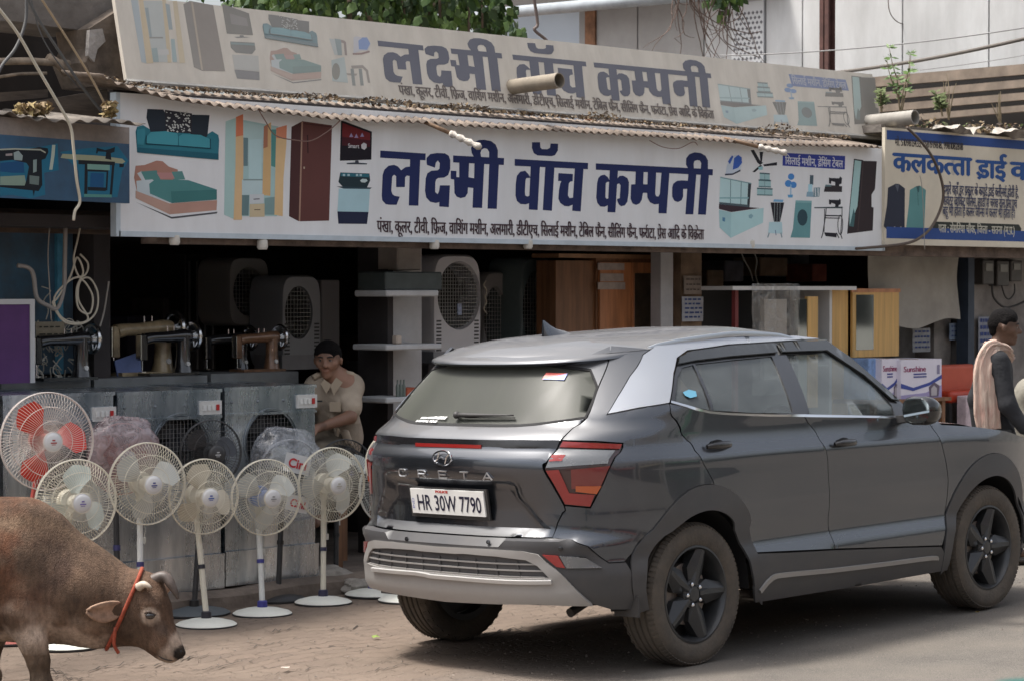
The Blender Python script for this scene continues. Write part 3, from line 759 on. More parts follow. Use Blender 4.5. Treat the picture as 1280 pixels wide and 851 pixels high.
    # wheel wells
    for wx in (0, 2.61):
        for sgn in (-1, 1):
            mb = MB(); V = []; F = []
            for i in range(17):
                a = R(182-184*i/16); r_ = .43
                for yy in (.50,.86): V.append((wx+r_*math.cos(a), sgn*yy, .345+r_*math.sin(a)))
            for i in range(16): F.append((2*i,2*i+1,2*i+3,2*i+2))
            V.append((wx, sgn*.50, .345)); k = len(V)-1
            for i in range(16): F.append((2*i, 2*i+2, k))
            mobj('wheel_arch_liner', V, F, black, car, True)
    # exhaust, mud flaps
    MB().tube([(-.46,-.58,.34),(-.60,-.59,.30)], .022, 12).build('exhaust_pipe', mat('rusty_steel', (.03,.027,.025), .7, .3), car, 40)
    for sgn in (-1,1): MB().box((-.43, sgn*.80, .33), (.012,.15,.10)).build('mud_flap', trim, car)
    # ---- wheels
    tyre_m = mat('tyre_rubber', (.028,.027,.026), .85, dust=(.24,.19,.14,.42), dusts=7, bump=.2, bscale=60)
    rim_m = mat('wheel_black', (.030,.034,.039), .28, .4, dust=(.16,.145,.13,.22), dusts=8)
    def wheel(wx, sgn, steer=0.0):
        root = bpy.data.objects.new('wheel', None); C.objects.link(root); root.parent = car; root.location = (wx, sgn*.775, .345); root.rotation_euler = (0,0,steer if sgn < 0 else steer+math.pi)
        root.empty_display_size = .1
        # local: outer face towards -y
        prof = [(.232,-.088),(.240,-.096),(.262,-.104),(.290,-.108),(.312,-.106),(.328,-.099),(.338,-.088),(.344,-.072)]
        gr_ = [(-.062,.345),(-.058,.337),(-.052,.337),(-.048,.345),(-.024,.3455),(-.020,.337),(-.014,.337),(-.010,.3455)]
        prof += [(r_, y_) for y_, r_ in gr_]; full = prof+[(r_, -y_) for r_, y_ in prof[::-1]]
        mb = MB(); mb.lathe(full, 72, 'Y', cap=False)
        for k in range(84):      # shoulder tread blocks
            a = 2*math.pi*k/84
            for sy in (-1, 1):
                if sy == 1 and k % 2: continue
                Mx_ = Matrix.Rotation(a, 3, 'Y'); V = [Mx_ @ Vector((x_, y_*sy, z_)) for x_, y_, z_ in ((-.008,.072,.342),(.008,.076,.342),(.008,.097,.325),(-.008,.097,.325),(-.008,.070,.349),(.008,.074,.349),(.009,.100,.334),(-.009,.100,.334))]
                mb.add(V, [(0,1,2,3),(4,5,6,7),(0,1,5,4),(1,2,6,5),(2,3,7,6),(3,0,4,7)])
        mb.build('tyre', tyre_m, root, 35)
        mb = MB(); mb.lathe([(.236,-.090),(.238,-.097),(.228,-.099),(.222,-.090),(.214,-.070),(.206,-.02),(.206,.09),(.238,.095)], 48, 'Y', cap=False)
        mb.lathe([(.0,.02),(.205,.02)], 32, 'Y', cap=False)
        rim = mb.build('rim', rim_m, root, 40)
        for k in range(5):
            a = 2*math.pi*k/5+.3; Mx_ = Matrix.Rotation(a, 4, 'Y')
            def P(x, y, z): return Mx_ @ Vector((x, y, z))
            # broad five-sided spoke with a raised rib
            out = [(-.026,.045),(-.060,.118),(-.034,.226),(.034,.226),(.060,.118),(.026,.045)]
            fr = [(-.008,.045),(-.016,.118),(-.010,.218),(.010,.218),(.016,.118),(.008,.045)]
            V = [P(x,-.060 if z < .2 else -.078,z) for x, z in out]+[P(x,-.086 if z < .2 else -.094,z) for x, z in fr]+[P(x,-.02,z) for x, z in out]
            F = [tuple(range(6,12))]+[(i,(i+1) % 6,6+(i+1) % 6,6+i) for i in range(6)]+[(12+i,12+(i+1) % 6,(i+1) % 6,i) for i in range(6)]
            mobj('spoke', V, F, rim_m, rim)
            mb = MB(); c = Mx_ @ Vector((0,-.080,.057)); a2 = a+R(36); c = Matrix.Rotation(a2,3,'Y') @ Vector((0,-.075,.052)); mb.lathe([(.011,0),(.011,-.014),(.006,-.018),(0,-.018)], 6, 'Y', o=c, cap=False)
            mb.build('wheel_nut', chrome, rim, 40)
        mb = MB(); mb.lathe([(.070,-.02),(.068,-.072),(.040,-.080),(.034,-.088),(.0,-.090)], 24, 'Y', cap=False); mb.build('hub_cap', rim_m, rim, 40)
        mb = MB(); mb.lathe([(.15,.0),(.15,-.03),(.06,-.03)], 32, 'Y', cap=True); mb.build('brake_disc', mat('brake_steel', (.25,.22,.2), .5, .7), root, 40)
        return root
    for wx in (0, 2.61):
        for sgn in (-1, 1): wheel(wx, sgn)
    return car
build_car()
# ------------------------------------------------------------ ground and the row of shops
YS = 11.35                     # front of the big sign
def ground():
    m = bpy.data.materials.new('street_ground'); m.use_nodes = True; t = m.node_tree; N = t.nodes; L = t.links; b = N['Principled BSDF']
    tc = N.new('ShaderNodeTexCoord')
    def noise_(sc_, det=8, rough=.6, src=None, dist=0):
        n = N.new('ShaderNodeTexNoise'); n.inputs['Scale'].default_value = sc_; n.inputs['Detail'].default_value = det; n.inputs['Roughness'].default_value = rough; n.inputs['Distortion'].default_value = dist
        L.new(src or tc.outputs['Object'], n.inputs[0]); return n
    def ramp(src, p0, p1, c0, c1):
        r = N.new('ShaderNodeValToRGB'); r.color_ramp.elements[0].position = p0; r.color_ramp.elements[1].position = p1
        r.color_ramp.elements[0].color = (*c0, 1); r.color_ramp.elements[1].color = (*c1, 1); L.new(src, r.inputs[0]); return r
    def mix(f, a, b_, mode='MIX'):
        x = N.new('ShaderNodeMix'); x.data_type = 'RGBA'; x.blend_type = mode
        for s, i in ((f, 0), (a, 6), (b_, 7)):
            if isinstance(s, (int, float)): x.inputs[i].default_value = s
            elif isinstance(s, tuple): x.inputs[i].default_value = (*s, 1)
            else: L.new(s, x.inputs[i])
        return x.outputs[2]
    # worn brick-on-edge paving, warped by settling
    wn = noise_(.75, 6, .62); wv = N.new('ShaderNodeVectorMath'); wv.operation = 'MULTIPLY_ADD'; wv.inputs[1].default_value = (.9,.9,0)
    L.new(wn.outputs['Color'], wv.inputs[0]); L.new(tc.outputs['Object'], wv.inputs[2])
    mp = N.new('ShaderNodeMapping'); mp.inputs['Rotation'].default_value = (0,0,R(5)); L.new(wv.outputs[0], mp.inputs[0])
    br = N.new('ShaderNodeTexBrick'); br.inputs['Scale'].default_value = 1; br.inputs['Brick Width'].default_value = .24; br.inputs['Row Height'].default_value = .115; br.inputs['Mortar Size'].default_value = .009; br.inputs['Mortar Smooth'].default_value = .6
    br.inputs['Color1'].default_value = (.215,.165,.135,1); br.inputs['Color2'].default_value = (.175,.137,.115,1); br.inputs['Mortar'].default_value = (.15,.12,.10,1)
    L.new(mp.outputs[0], br.inputs[0])
    n1 = noise_(3, 9, .65); dustc = ramp(n1.outputs[0], .3, .75, (.165,.132,.108), (.245,.195,.158))
    n2 = noise_(.9, 6); f1 = ramp(n2.outputs[0], .38, .62, (.35,)*3, (.9,)*3)
    pav = mix(f1.outputs[0], br.outputs[0], dustc.outputs[0])
    # gaps open to dark earth here and there
    gp = noise_(2.3, 4, .6); gpf = ramp(gp.outputs[0], .56, .72, (0,)*3, (1,)*3); gm = N.new('ShaderNodeMath'); gm.operation = 'MULTIPLY'; L.new(gpf.outputs[0], gm.inputs[0]); L.new(br.outputs['Fac'], gm.inputs[1])
    gm2 = N.new('ShaderNodeMath'); gm2.operation = 'MULTIPLY'; gm2.inputs[1].default_value = .75; L.new(gm.outputs[0], gm2.inputs[0])
    pav = mix(gm2.outputs[0], pav, (.055,.045,.04))
    # asphalt lane with aggregate and drifted sand
    n3 = noise_(160, 3, .7); asp = ramp(n3.outputs[0], .35, .7, (.075,.07,.065), (.23,.21,.19))
    n4 = noise_(1.3, 8, .6); sand = ramp(n4.outputs[0], .40, .70, (0,)*3, (.75,)*3)
    asp = mix(sand.outputs[0], asp.outputs[0], (.20,.178,.155))
    sx = N.new('ShaderNodeSeparateXYZ'); L.new(tc.outputs['Object'], sx.inputs[0])
    # lane edge runs along the street and wanders
    e = N.new('ShaderNodeMath'); e.operation = 'MULTIPLY_ADD'; e.inputs[1].default_value = 1.6; L.new(n2.outputs[0], e.inputs[0]); L.new(sx.outputs[1], e.inputs[2])
    e2 = N.new('ShaderNodeMath'); e2.operation = 'MULTIPLY_ADD'; e2.inputs[1].default_value = -.28; L.new(sx.outputs[0], e2.inputs[0]); L.new(e.outputs[0], e2.inputs[2])
    ef = N.new('ShaderNodeMapRange'); ef.inputs[1].default_value = 6.0; ef.inputs[2].default_value = 7.1; L.new(e2.outputs[0], ef.inputs[0])
    col = mix(ef.outputs[0], asp, pav)
    # dark damp and oil stains
    n5 = noise_(1.3, 9, .72); st = ramp(n5.outputs[0], .30, .42, (.80,)*3, (1,)*3); col = mix(1.0, col, st.outputs[0], 'MULTIPLY')
    col = mix(1.0, col, (.90,.89,.87), 'MULTIPLY'); L.new(col, b.inputs['Base Color']); b.inputs['Roughness'].default_value = .92; b.inputs['Specular IOR Level'].default_value = .2
    inv = N.new('ShaderNodeMath'); inv.operation = 'MULTIPLY'; inv.inputs[1].default_value = -1.0; L.new(br.outputs['Fac'], inv.inputs[0])
    im = N.new('ShaderNodeMath'); im.operation = 'MULTIPLY'; L.new(inv.outputs[0], im.inputs[0]); L.new(ef.outputs[0], im.inputs[1])
    n6 = noise_(30, 8, .7); ad = N.new('ShaderNodeMath'); ad.operation = 'MULTIPLY_ADD'; ad.inputs[1].default_value = .9; L.new(n6.outputs[0], ad.inputs[0]); L.new(im.outputs[0], ad.inputs[2])
    bp = N.new('ShaderNodeBump'); bp.inputs['Strength'].default_value = .65; bp.inputs['Distance'].default_value = .012; L.new(ad.outputs[0], bp.inputs['Height']); L.new(bp.outputs[0], b.inputs['Normal'])
    V = []; F = []; xs = [-60,-20,-5,0,3,5]+list(np.arange(6, 14.01, .08))+[14.5,15,16,18,22,30,50,90]; ys = [-60,-20,-5,0,3,5]+list(np.arange(6.2, 11.6, .08))+[12,14,20,40,90]
    for x in xs:
        for y in ys:
            h = 0
            if 6 <= x <= 14 and 6.2 <= y <= 11.55: h = .012*(noise.noise(Vector((x*1.2,y*1.2,0))))+.004*noise.noise(Vector((x*5,y*5,3)))
            V.append((x, y, gz(x, y)+h-.004))
    n = len(ys)
    for i in range(len(xs)-1):
        for j in range(n-1): a = i*n+j; F.append((a, a+n, a+n+1, a+1))
    o = mobj('ground', V, F, m, None, True); tag(o, kind='structure')
ground()
# scattered grit
mb = MB(); random.seed(3)
for _ in range(1800):
    x = random.uniform(6.5,14); y = random.uniform(7,11.1); r_ = random.choice((.003,.004,.005,.009)); z = gz(x, y)
    a = random.random()*6; V = [(x+r_*math.cos(a+k*2.1)*random.uniform(.6,1.3), y+r_*math.sin(a+k*2.1)*random.uniform(.6,1.3), z) for k in range(3)]+[(x, y, z+r_*.7)]
    mb.add(V, [(0,1,3),(1,2,3),(2,0,3)])
tag(mb.build('grit', mat('grit_stone', (.20,.17,.145), .9, var=.3, scale=20)), kind='stuff')
# dark earth-filled cracks wandering through the paving
mb = MB(); random.seed(14)
for x0, y0, x1, y1, w_ in ((560,800,760,780,.010),(600,792,660,784,.012),(390,790,470,781,.008),(700,772,745,764,.006),(240,838,330,824,.006),(100,840,170,826,.010),(20,830,90,842,.010),(150,833,235,828,.008),(300,812,360,800,.006),(330,845,420,830,.005),(470,826,560,812,.005),(205,826,262,818,.010),(440,842,520,828,.006),(330,790,380,783,.006),(60,846,120,848,.010)):
    n = 14; pts = []
    for i in range(n+1):
        u = i/n; p = atG(x0+(x1-x0)*u, y0+(y1-y0)*u+random.uniform(-2.2,2.2)); p.z += .004; pts.append(p)
    sd = Vector((0,1,0))
    for i in range(n): a, b = pts[i], pts[i+1]; wa, wb = w_*(.3+math.sin(math.pi*i/n))*random.uniform(.6,1.3), w_*(.3+math.sin(math.pi*(i+1)/n)); mb.add([a-sd*wa/2, b-sd*wb/2, b+sd*wb/2, a+sd*wa/2], [(0,1,2,3)])
tag(mb.build('paving_cracks', mat('crack_earth', (.035,.028,.024), 1.0)), kind='stuff')
# litter
def litter(px, py, s, col, label, cat, kindn):
    p = atG(px, py); random.seed(px); V = []; n = 7
    for k in range(n):
        a = 2*math.pi*k/n; rr = s*random.uniform(.6,1.1); V.append((p.x+rr*math.cos(a), p.y+rr*.6*math.sin(a), gz(p.x, p.y)+.012+random.uniform(0,.014)))
    V.append((p.x, p.y, p.z+.02)); o = mobj(kindn, V, [(k, (k+1) % n, n) for k in range(n)], mat(kindn+'_mat'+str(px), col, .7)); tag(o, label, cat)
litter(470, 799, .03, (.22,.30,.07), 'small green leaf lying on the brick paving in front of the fans', 'leaf', 'fallen_leaf')
litter(356, 838, .035, (.55,.48,.42), 'pale scrap of paper lying on the paving at the front edge', 'litter', 'paper_scrap')
litter(1222, 768, .02, (.45,.33,.10), 'tiny yellow leaf on the road below the front wheel', 'leaf', 'fallen_leaf')
litter(690, 757, .02, (.30,.2,.1), 'small dry brown leaf on the ground below the rear bumper', 'leaf', 'fallen_leaf')

concrete = mat('old_concrete', (.20,.18,.16), .9, var=.35, scale=4, bump=.5, bscale=18, dust=(.09,.075,.065,.6), dusts=2.5)
plaster = mat('stained_plaster', (.42,.41,.39), .9, var=.15, scale=3, bump=.2, bscale=20, dust=(.20,.18,.16,.45), dusts=3)
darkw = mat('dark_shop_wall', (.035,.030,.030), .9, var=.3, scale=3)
mud = mat('mud_step', (.17,.135,.11), .95, var=.3, scale=5, bump=.8, bscale=14)
# plinth the shops stand on, worn front edge
V = []; F = []; n = 90
for i in range(n):
    x = 3+i*.2; g = gz(x, 11.1); w_ = .04*noise.noise(Vector((x*1.5,0,0))); h = .10+.02*noise.noise(Vector((x*2,5,0)))
    V += [(x, 11.02+w_, g-.1), (x, 11.05+w_, g+h*.7), (x, 11.12+w_*.5, g+h), (x, 11.5, .06), (x, 18.5, .06)]
for i in range(n-1):
    for j in range(4): a = i*5+j; F.append((a, a+5, a+6, a+1))
tag(mobj('shop_plinth', V, F, mud, None, 40), kind='structure')
PZ = .06
# building: back wall, side walls, ceiling, front piers
bld = thing('shop_building', 'low dark open-fronted shop row with a flat roof behind the big white signboard', 'building', (3, 12, 0))
bld.location = (0,0,0)
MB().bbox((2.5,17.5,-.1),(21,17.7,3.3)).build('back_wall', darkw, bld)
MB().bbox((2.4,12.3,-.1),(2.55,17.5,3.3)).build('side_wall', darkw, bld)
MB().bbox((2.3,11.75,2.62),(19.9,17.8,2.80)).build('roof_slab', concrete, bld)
def px_x(px, py, Y): return atY(px, py, Y).x
def pier(name, x0, x1, Y, m, z1=2.62, d=.3, bb=None, parent=bld):
    return MB().bbox((x0, Y, -.05), (x1, Y+d, z1)).build(name, m, parent)
YP = 12.0
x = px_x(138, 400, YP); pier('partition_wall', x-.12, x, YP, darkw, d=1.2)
# white shelf pier
xa, xb = px_x(479, 400, YP), px_x(527, 400, YP)
pier('white_pier', xa, xb, YP, mat('dirty_white_board', (.52,.52,.52), .7, var=.12, scale=3, dust=(.25,.23,.22,.5), dusts=4), d=.06)
pier('partition_wall', xa-.05, xa, YP-.1, darkw, d=.3)
x = px_x(838, 340, YP); pier('grey_post', x-.11, x+.03, YP, mat('pale_post', (.40,.40,.41), .8, var=.15, scale=4), d=.10)
x = px_x(862, 340, YP); bp_ = pier('brown_pier', x-.10, x+.14, YP, mat('brown_plaster', (.19,.13,.085), .9, var=.35, scale=5, bump=.3), d=.25); pier('partition_wall', x, x+.1, YP+.25, darkw, d=5.2)
xr = px_x(1180, 340, YP); pier('far_pier', xr, xr+.25, YP+.1, mat('poster_wall', (.26,.245,.225), .9, var=.4, scale=6, dust=(.06,.05,.05,.5), dusts=5), d=.25)
x2 = px_x(1213, 340, YP-.1); pier('blue_post', x2-.03, x2+.06, YP-.1, mat('blue_black_paint', (.035,.05,.075), .6, var=.2), d=.12)
pier('rough_wall', x2+.06, x2+2.6, YP, mat('peeling_wall', (.33,.31,.29), .95, var=.35, scale=4, bump=.6, bscale=12, dust=(.10,.085,.08,.75), dusts=2.2), d=.25)
pier('partition_wall', xr+.1, xr+.2, YP+.3, darkw, d=5.0)
# lintel beam below the signs, rusty
MB().bbox((px_x(140,300,YP)-.1, YS+.06, 2.10), (19.5, YS+.22, 2.19)).build('lintel_beam', mat('rusty_beam', (.13,.095,.075), .85, var=.5, scale=7, bump=.4), bld)
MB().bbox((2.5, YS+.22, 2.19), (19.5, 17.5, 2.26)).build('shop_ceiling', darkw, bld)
# round lamp sockets under the lintel
for px in (218, 328, 543, 660, 938):
    p = atY(px, 297 if px < 300 else 303, YS+.02); t = thing('bulb_holder', {218:'white bulb holder under the big sign, leftmost, above the sewing machines', 328:'white bulb holder under the big sign above the dim hanging coolers', 543:'white bulb holder under the big sign above the white shelf pier', 660:'white bulb holder under the big sign above the dark green cooler', 938:'white bulb holder under the big sign above the right-hand shop'}[px], 'bulb holder', (p.x, p.y, p.z), group='bulb holders under the sign')
    mb = MB(); mb.lathe([(.02,.02),(.032,.01),(.034,-.03),(.026,-.045)], 12); mb.build('socket', mat('old_white_plastic', (.55,.53,.48), .5, var=.15), t, 40)
# ------------------------------------------------------------ signboards
PR = mat('printed_vinyl', (.5,.5,.5), .6, attr='Col', var=.12, scale=3, spec=.18)
class Art:
    """flat print: coloured polygons in a plane, each a hair above the one before"""
    def __init__(s, o, u, v): s.o, s.u, s.v = Vector(o), Vector(u), Vector(v); s.n = s.u.cross(s.v).normalized(); s.V = []; s.F = []; s.C = []; s.k = 0; s.step = .00004; s.tint = None
    def poly(s, pts, col):
        s.k += 1; q = [Vector(p) for p in pts]; n = len(s.V)
        r = delaunay_2d_cdt([Vector((p[0], p[1])) for p in q], [(i, (i+1) % len(q)) for i in range(len(q))], [], 1, 1e-7)
        s.raw(r[0], r[2], col, True)
    def raw(s, V2, F2, col, same=False):
        if not same: s.k += 1
        n = len(s.V); h = .0008+s.k*s.step
        if s.tint: col = s.tint(col)
        for p in V2: s.V.append(s.o+s.u*p[0]+s.v*p[1]+s.n*h)
        for f in F2:
            f = tuple(i+n for i in f); a, b, c = s.V[f[0]], s.V[f[1]], s.V[f[2]]
            if (b-a).cross(c-a).dot(s.n) < 0: f = f[::-1]
            s.F.append(f); s.C += [col]*len(f)
    def line(s, pts, w, col):
        for a, b in zip(pts, pts[1:]):
            a, b = Vector(a), Vector(b); d = b-a
            if d.length < 1e-9: continue
            n = Vector((-d.y, d.x)).normalized()*w/2; d = d.normalized()*w*.2; s.poly([a-d+n, b+d+n, b+d-n, a-d-n], col)
    def text(s, st, x, y, h, w, col, bold=0.0, sl=0.0):
        L_, tw = deva(st, bold); k = w/tw
        for V, F in L_: s.raw([(x+vx*k, y+vy*h+vx*k*sl) for vx, vy in V], F, col)
    def build(s, name, parent, m=None):
        me = bpy.data.meshes.new(name); me.from_pydata([tuple(v) for v in s.V], [], s.F); me.update()
        ca = me.color_attributes.new('Col', 'FLOAT_COLOR', 'CORNER'); ca.data.foreach_set('color', [c for col in s.C for c in (*col[:3], 1)])
        o = link(name, me, parent, m or PR); s.V, s.F, s.C = [], [], []; s.k = 0; return o
NAVY = (.018,.028,.11); TEAL = (.035,.17,.22); WH = (.74,.76,.80); DK = (.02,.02,.028); MAR = (.13,.05,.045); CY = (.30,.55,.60)
# frame of the big sign
TL, BL_, TR, BR = atY(150,113,YS), atY(150,289.5,YS), atY(1110,186,YS), atY(1103,309.5,YS)
x0s, x1s = BL_.x, atY(1103,309,YS).x; zb_s = (atY(150,289.5,YS).z+atY(1100,309,YS).z)/2; zt_s = (TL.z+TR.z)/2
big = thing('signboard', 'large white signboard with navy Devanagari lettering and pictures of furniture and appliances', 'signboard', (x0s, YS, zb_s))
def rel(o, p): # parent without moving
    o.parent = p; o.matrix_parent_inverse = p.matrix_world.inverted() if False else Matrix.Translation(-p.location); return o
def pt(fn): # run builder and re-parent keeping world places
    return fn
sheet = mat('white_flex_sheet', (.78,.80,.82), .55, spec=.25, var=.05, scale=1.5, stretch=(2.2,1,.5), bump=.35, bscale=1.3, dust=(.42,.38,.33,.26), dusts=1.8)
b_ = MB().bbox((x0s, YS, zb_s), (x1s, YS+.025, zt_s)).build('panel', sheet); rel(b_, big)
mb = MB(); mb.bbox((x0s-.01, YS-.006, zb_s-.03), (x1s+.01, YS+.05, zb_s)); mb.bbox((x0s-.03, YS-.006, zb_s-.03), (x0s, YS+.05, zt_s)); mb.bbox((x1s, YS-.006, zb_s-.03), (x1s+.025, YS+.05, zt_s))
rel(mb.build('frame', mat('pale_frame', (.48,.55,.60), .5, var=.1)), big)
A = Art((0, YS, 0), (1,0,0), (0,0,1)); A.n = Vector((0,-1,0))
def lay(plane_fn): # returns function mapping zoomed picture coords to plane coords
    def mk(x0, y0, k): return lambda q: [plane_fn(x0+a/k, y0+b/k) for a, b in q]
    return mk
LS = lay(lambda a, b: (lambda p: (p.x, p.z))(atY(a, b, YS)))
zA, zB, zC = LS(470,160,7.094), LS(630,165,7.4), LS(740,170,7.7375)
TITLE = [(zA, [[(38,203),(440,230),(438,290),(36,267)],[(302,265),(392,272),(375,692),(290,690)],
 [(178,527),(255,527),(258,440),(272,425),(303,430),(304,345),(262,350),(222,378),(195,345),(160,330),(110,338),(72,375),(58,420),(50,600),(55,645),(85,678),(120,684),(182,684),(210,612),(165,605),(145,590),(135,560),(143,435),(158,417),(178,430)],
 [(450,330),(447,270),(480,235),(540,225),(610,228),(645,250),(658,290),(657,370),(640,420),(605,442),(550,447),(532,460),(525,490),(524,570),(545,590),(558,565),(566,512),(655,512),(645,705),(560,700),(560,660),(530,668),(480,658),(445,620),(434,560),(440,450),(455,405),(490,383),(545,378),(562,365),(565,315),(548,292),(530,310),(522,355)],
 [(683,247),(1135,270),(1133,332),(683,308)],
 [(662,382),(712,384),(712,438),(738,440),(738,300),(825,305),(820,440),(870,450),(872,300),(960,300),(940,712),(855,710),(862,535),(815,530),(812,580),(790,615),(750,625),(715,612),(695,580),(692,460),(662,455)],
 [(1005,300),(1090,305),(1070,720),(988,718)],
 [(905,285),(870,265),(848,225),(842,180),(870,130),(910,110),(960,108),(1020,120),(1060,150),(1080,200),(1078,280),(1002,280),(1002,215),(985,188),(960,182),(935,195),(925,225),(935,275)]]),
 (zB, [[(258,98),(332,98),(335,145),(350,162),(400,163),(425,150),(430,110),(500,112),(497,175),(470,218),(440,227),(310,220),(275,200),(257,150)],
 [(98,253),(777,290),(775,348),(98,316)],[(247,310),(332,315),(310,725),(228,720)],
 [(245,425),(225,395),(195,362),(150,370),(118,410),(108,480),(105,590),(118,640),(150,668),(200,672),(238,660),(242,590),(215,600),(195,590),(192,560),(198,450),(205,430),(238,428)],
 [(382,315),(466,320),(442,732),(358,725)],[(655,330),(735,335),(708,738),(630,732)],
 [(502,384),(636,392),(634,458),(612,462),(598,480),(590,590),(605,615),(645,610),(640,672),(600,690),(560,688),(520,660),(502,620),(508,540),(520,480),(530,458),(500,456)]]),
 (zC, [[(36,268),(1168,325),(1166,384),(36,330)],[(172,325),(250,330),(225,742),(148,740)],
 [(172,440),(150,400),(120,378),(85,385),(60,410),(48,460),(40,600),(50,650),(80,685),(120,688),(158,670),(165,605),(140,612),(128,595),(132,460),(145,448),(170,446)],
 [(238,420),(265,390),(300,388),(340,410),(356,450),(352,560),(340,640),(315,675),(280,682),(258,665),(240,622),(245,612),(268,605),(275,480),(262,462),(238,470)],
 [(378,472),(418,470),(422,335),(498,340),(494,470),(545,472),(543,555),(492,552),(480,620),(460,655),(425,670),(390,655),(372,610)],
 [(540,340),(620,345),(610,560),(618,585),(640,590),(655,565),(672,350),(748,355),(720,752),(642,750),(645,660),(600,665),(560,645),(535,600),(532,550)],
 [(775,500),(785,465),(820,438),(870,432),(938,438),(938,515),(880,515),(880,590),(865,625),(830,642),(795,630),(775,590)],
 [(932,360),(1008,365),(978,762),(902,760)],[(1052,365),(1130,370),(1100,765),(1024,762)],
 [(938,335),(908,280),(910,220),(940,180),(990,162),(1050,168),(1095,195),(1120,240),(1120,335),(1050,332),(1055,265),(1040,240),(1015,236),(990,245),(982,270),(985,335)]])]
tp = [f(p) for f, ps in TITLE for p in ps]
# straighten: the photograph's traced outlines are on the sign plane already
for p in tp: A.poly(p, NAVY)
rel(A.build('title_lettering', None), big)
LINE = 'पंखा, कूलर, टीवी, िफRज, वािशंग मशीन, अलमारी, डीटीएच, िसलाई मशीन, टेिबल फैन, सीिलंग फैन, फरHाटा, पRेस आिद के िवकRेता'
pa, pb = atY(471,286,YS), atY(879,302,YS)
A.text(LINE, pa.x, (pa.z+pb.z)/2-.005, .115, pb.x-pa.x, (.07,.04,.05), bold=.016)
rel(A.build('small_lettering', None), big)
# blue label
lb = lambda q: [(lambda p: (p.x, p.z))(atY(890+a/5.818, 180+b/5.818, YS)) for a, b in q]
A.poly(lb([(515,80),(545,68),(968,90),(965,188),(512,160)]), (.04,.06,.33))
q0, q1 = lb([(532,148),(950,165)]); A.text('िसलाई मशीन, डRेिसंग टेबल', q0[0], q0[1]-.002, .085, q1[0]-q0[0], WH, bold=.016)
rel(A.build('blue_label', None), big)
# --- pictures. G: sofa, bed
G = LS(160,125,5.32); H = LS(275,135,5.49); Fz = LS(890,180,5.818)
def sofa(A, G):
    A.poly(G([(50,215),(60,180),(100,170),(150,200),(520,235),(560,210),(600,235),(606,270),(600,400),(420,385),(60,352)]), (.035,.20,.26))
    A.poly(G([(128,62),(235,66),(258,110),(250,215),(150,218),(122,120)]), (.025,.035,.05)); A.poly(G([(425,100),(542,103),(528,240),(520,250),(415,228)]), (.025,.035,.05))
    A.poly(G([(245,68),(425,92),(425,225),(250,215)]), (.03,.03,.04))
    random.seed(5)
    for _ in range(70):
        x, y = random.uniform(255,412), random.uniform(78,212); r_ = random.uniform(5,9); A.poly(G([(x-r_,y),(x,y-r_*.7),(x+r_,y+2),(x+1,y+r_)]), (.6,.62,.6))
    A.poly(G([(118,250),(150,215),(250,210),(325,225),(332,250),(330,305),(120,290)]), (.07,.33,.40)); A.poly(G([(335,245),(360,228),(480,235),(540,262),(545,322),(335,306)]), (.07,.33,.40))
    A.line(G([(118,294),(330,308),(545,325)]), .006, (.01,.05,.08)); A.line(G([(120,240),(118,294)]), .006, (.01,.05,.08)); A.line(G([(545,262),(545,325)]), .006, (.01,.05,.08))
    A.poly(G([(62,318),(545,356),(600,360),(600,400),(420,385),(60,352)]), (.02,.12,.17)); A.poly(G([(55,200),(110,190),(112,240),(100,300),(58,300)]), (.05,.26,.33))
def bed(A, G):
    A.poly(G([(50,680),(290,780),(595,745),(590,757),(290,792)]), (.10,.10,.11)); A.poly(G([(50,440),(110,435),(190,405),(230,410),(270,445),(330,465),(335,540),(60,620),(40,520)]), (.42,.22,.17))
    A.poly(G([(60,490),(90,475),(130,560),(100,550)]), (.55,.60,.62)); A.poly(G([(85,478),(190,470),(215,530),(120,545)]), (.10,.26,.25)); A.poly(G([(290,480),(360,475),(380,530),(300,535)]), (.12,.28,.27)); A.poly(G([(190,485),(290,485),(310,525),(215,528)]), (.48,.25,.24))
    A.poly(G([(55,540),(160,530),(300,620),(300,690),(60,615)]), (.55,.63,.66)); A.poly(G([(140,560),(180,530),(400,535),(590,598),(590,665),(290,688),(145,625)]), (.09,.26,.26))
    A.poly(G([(285,610),(590,598),(590,665),(290,688)]), (.06,.20,.20)); A.poly(G([(50,605),(275,690),(280,765),(50,655)]), (.50,.33,.27)); A.poly(G([(275,690),(592,668),(588,735),(280,762)]), (.50,.30,.24))
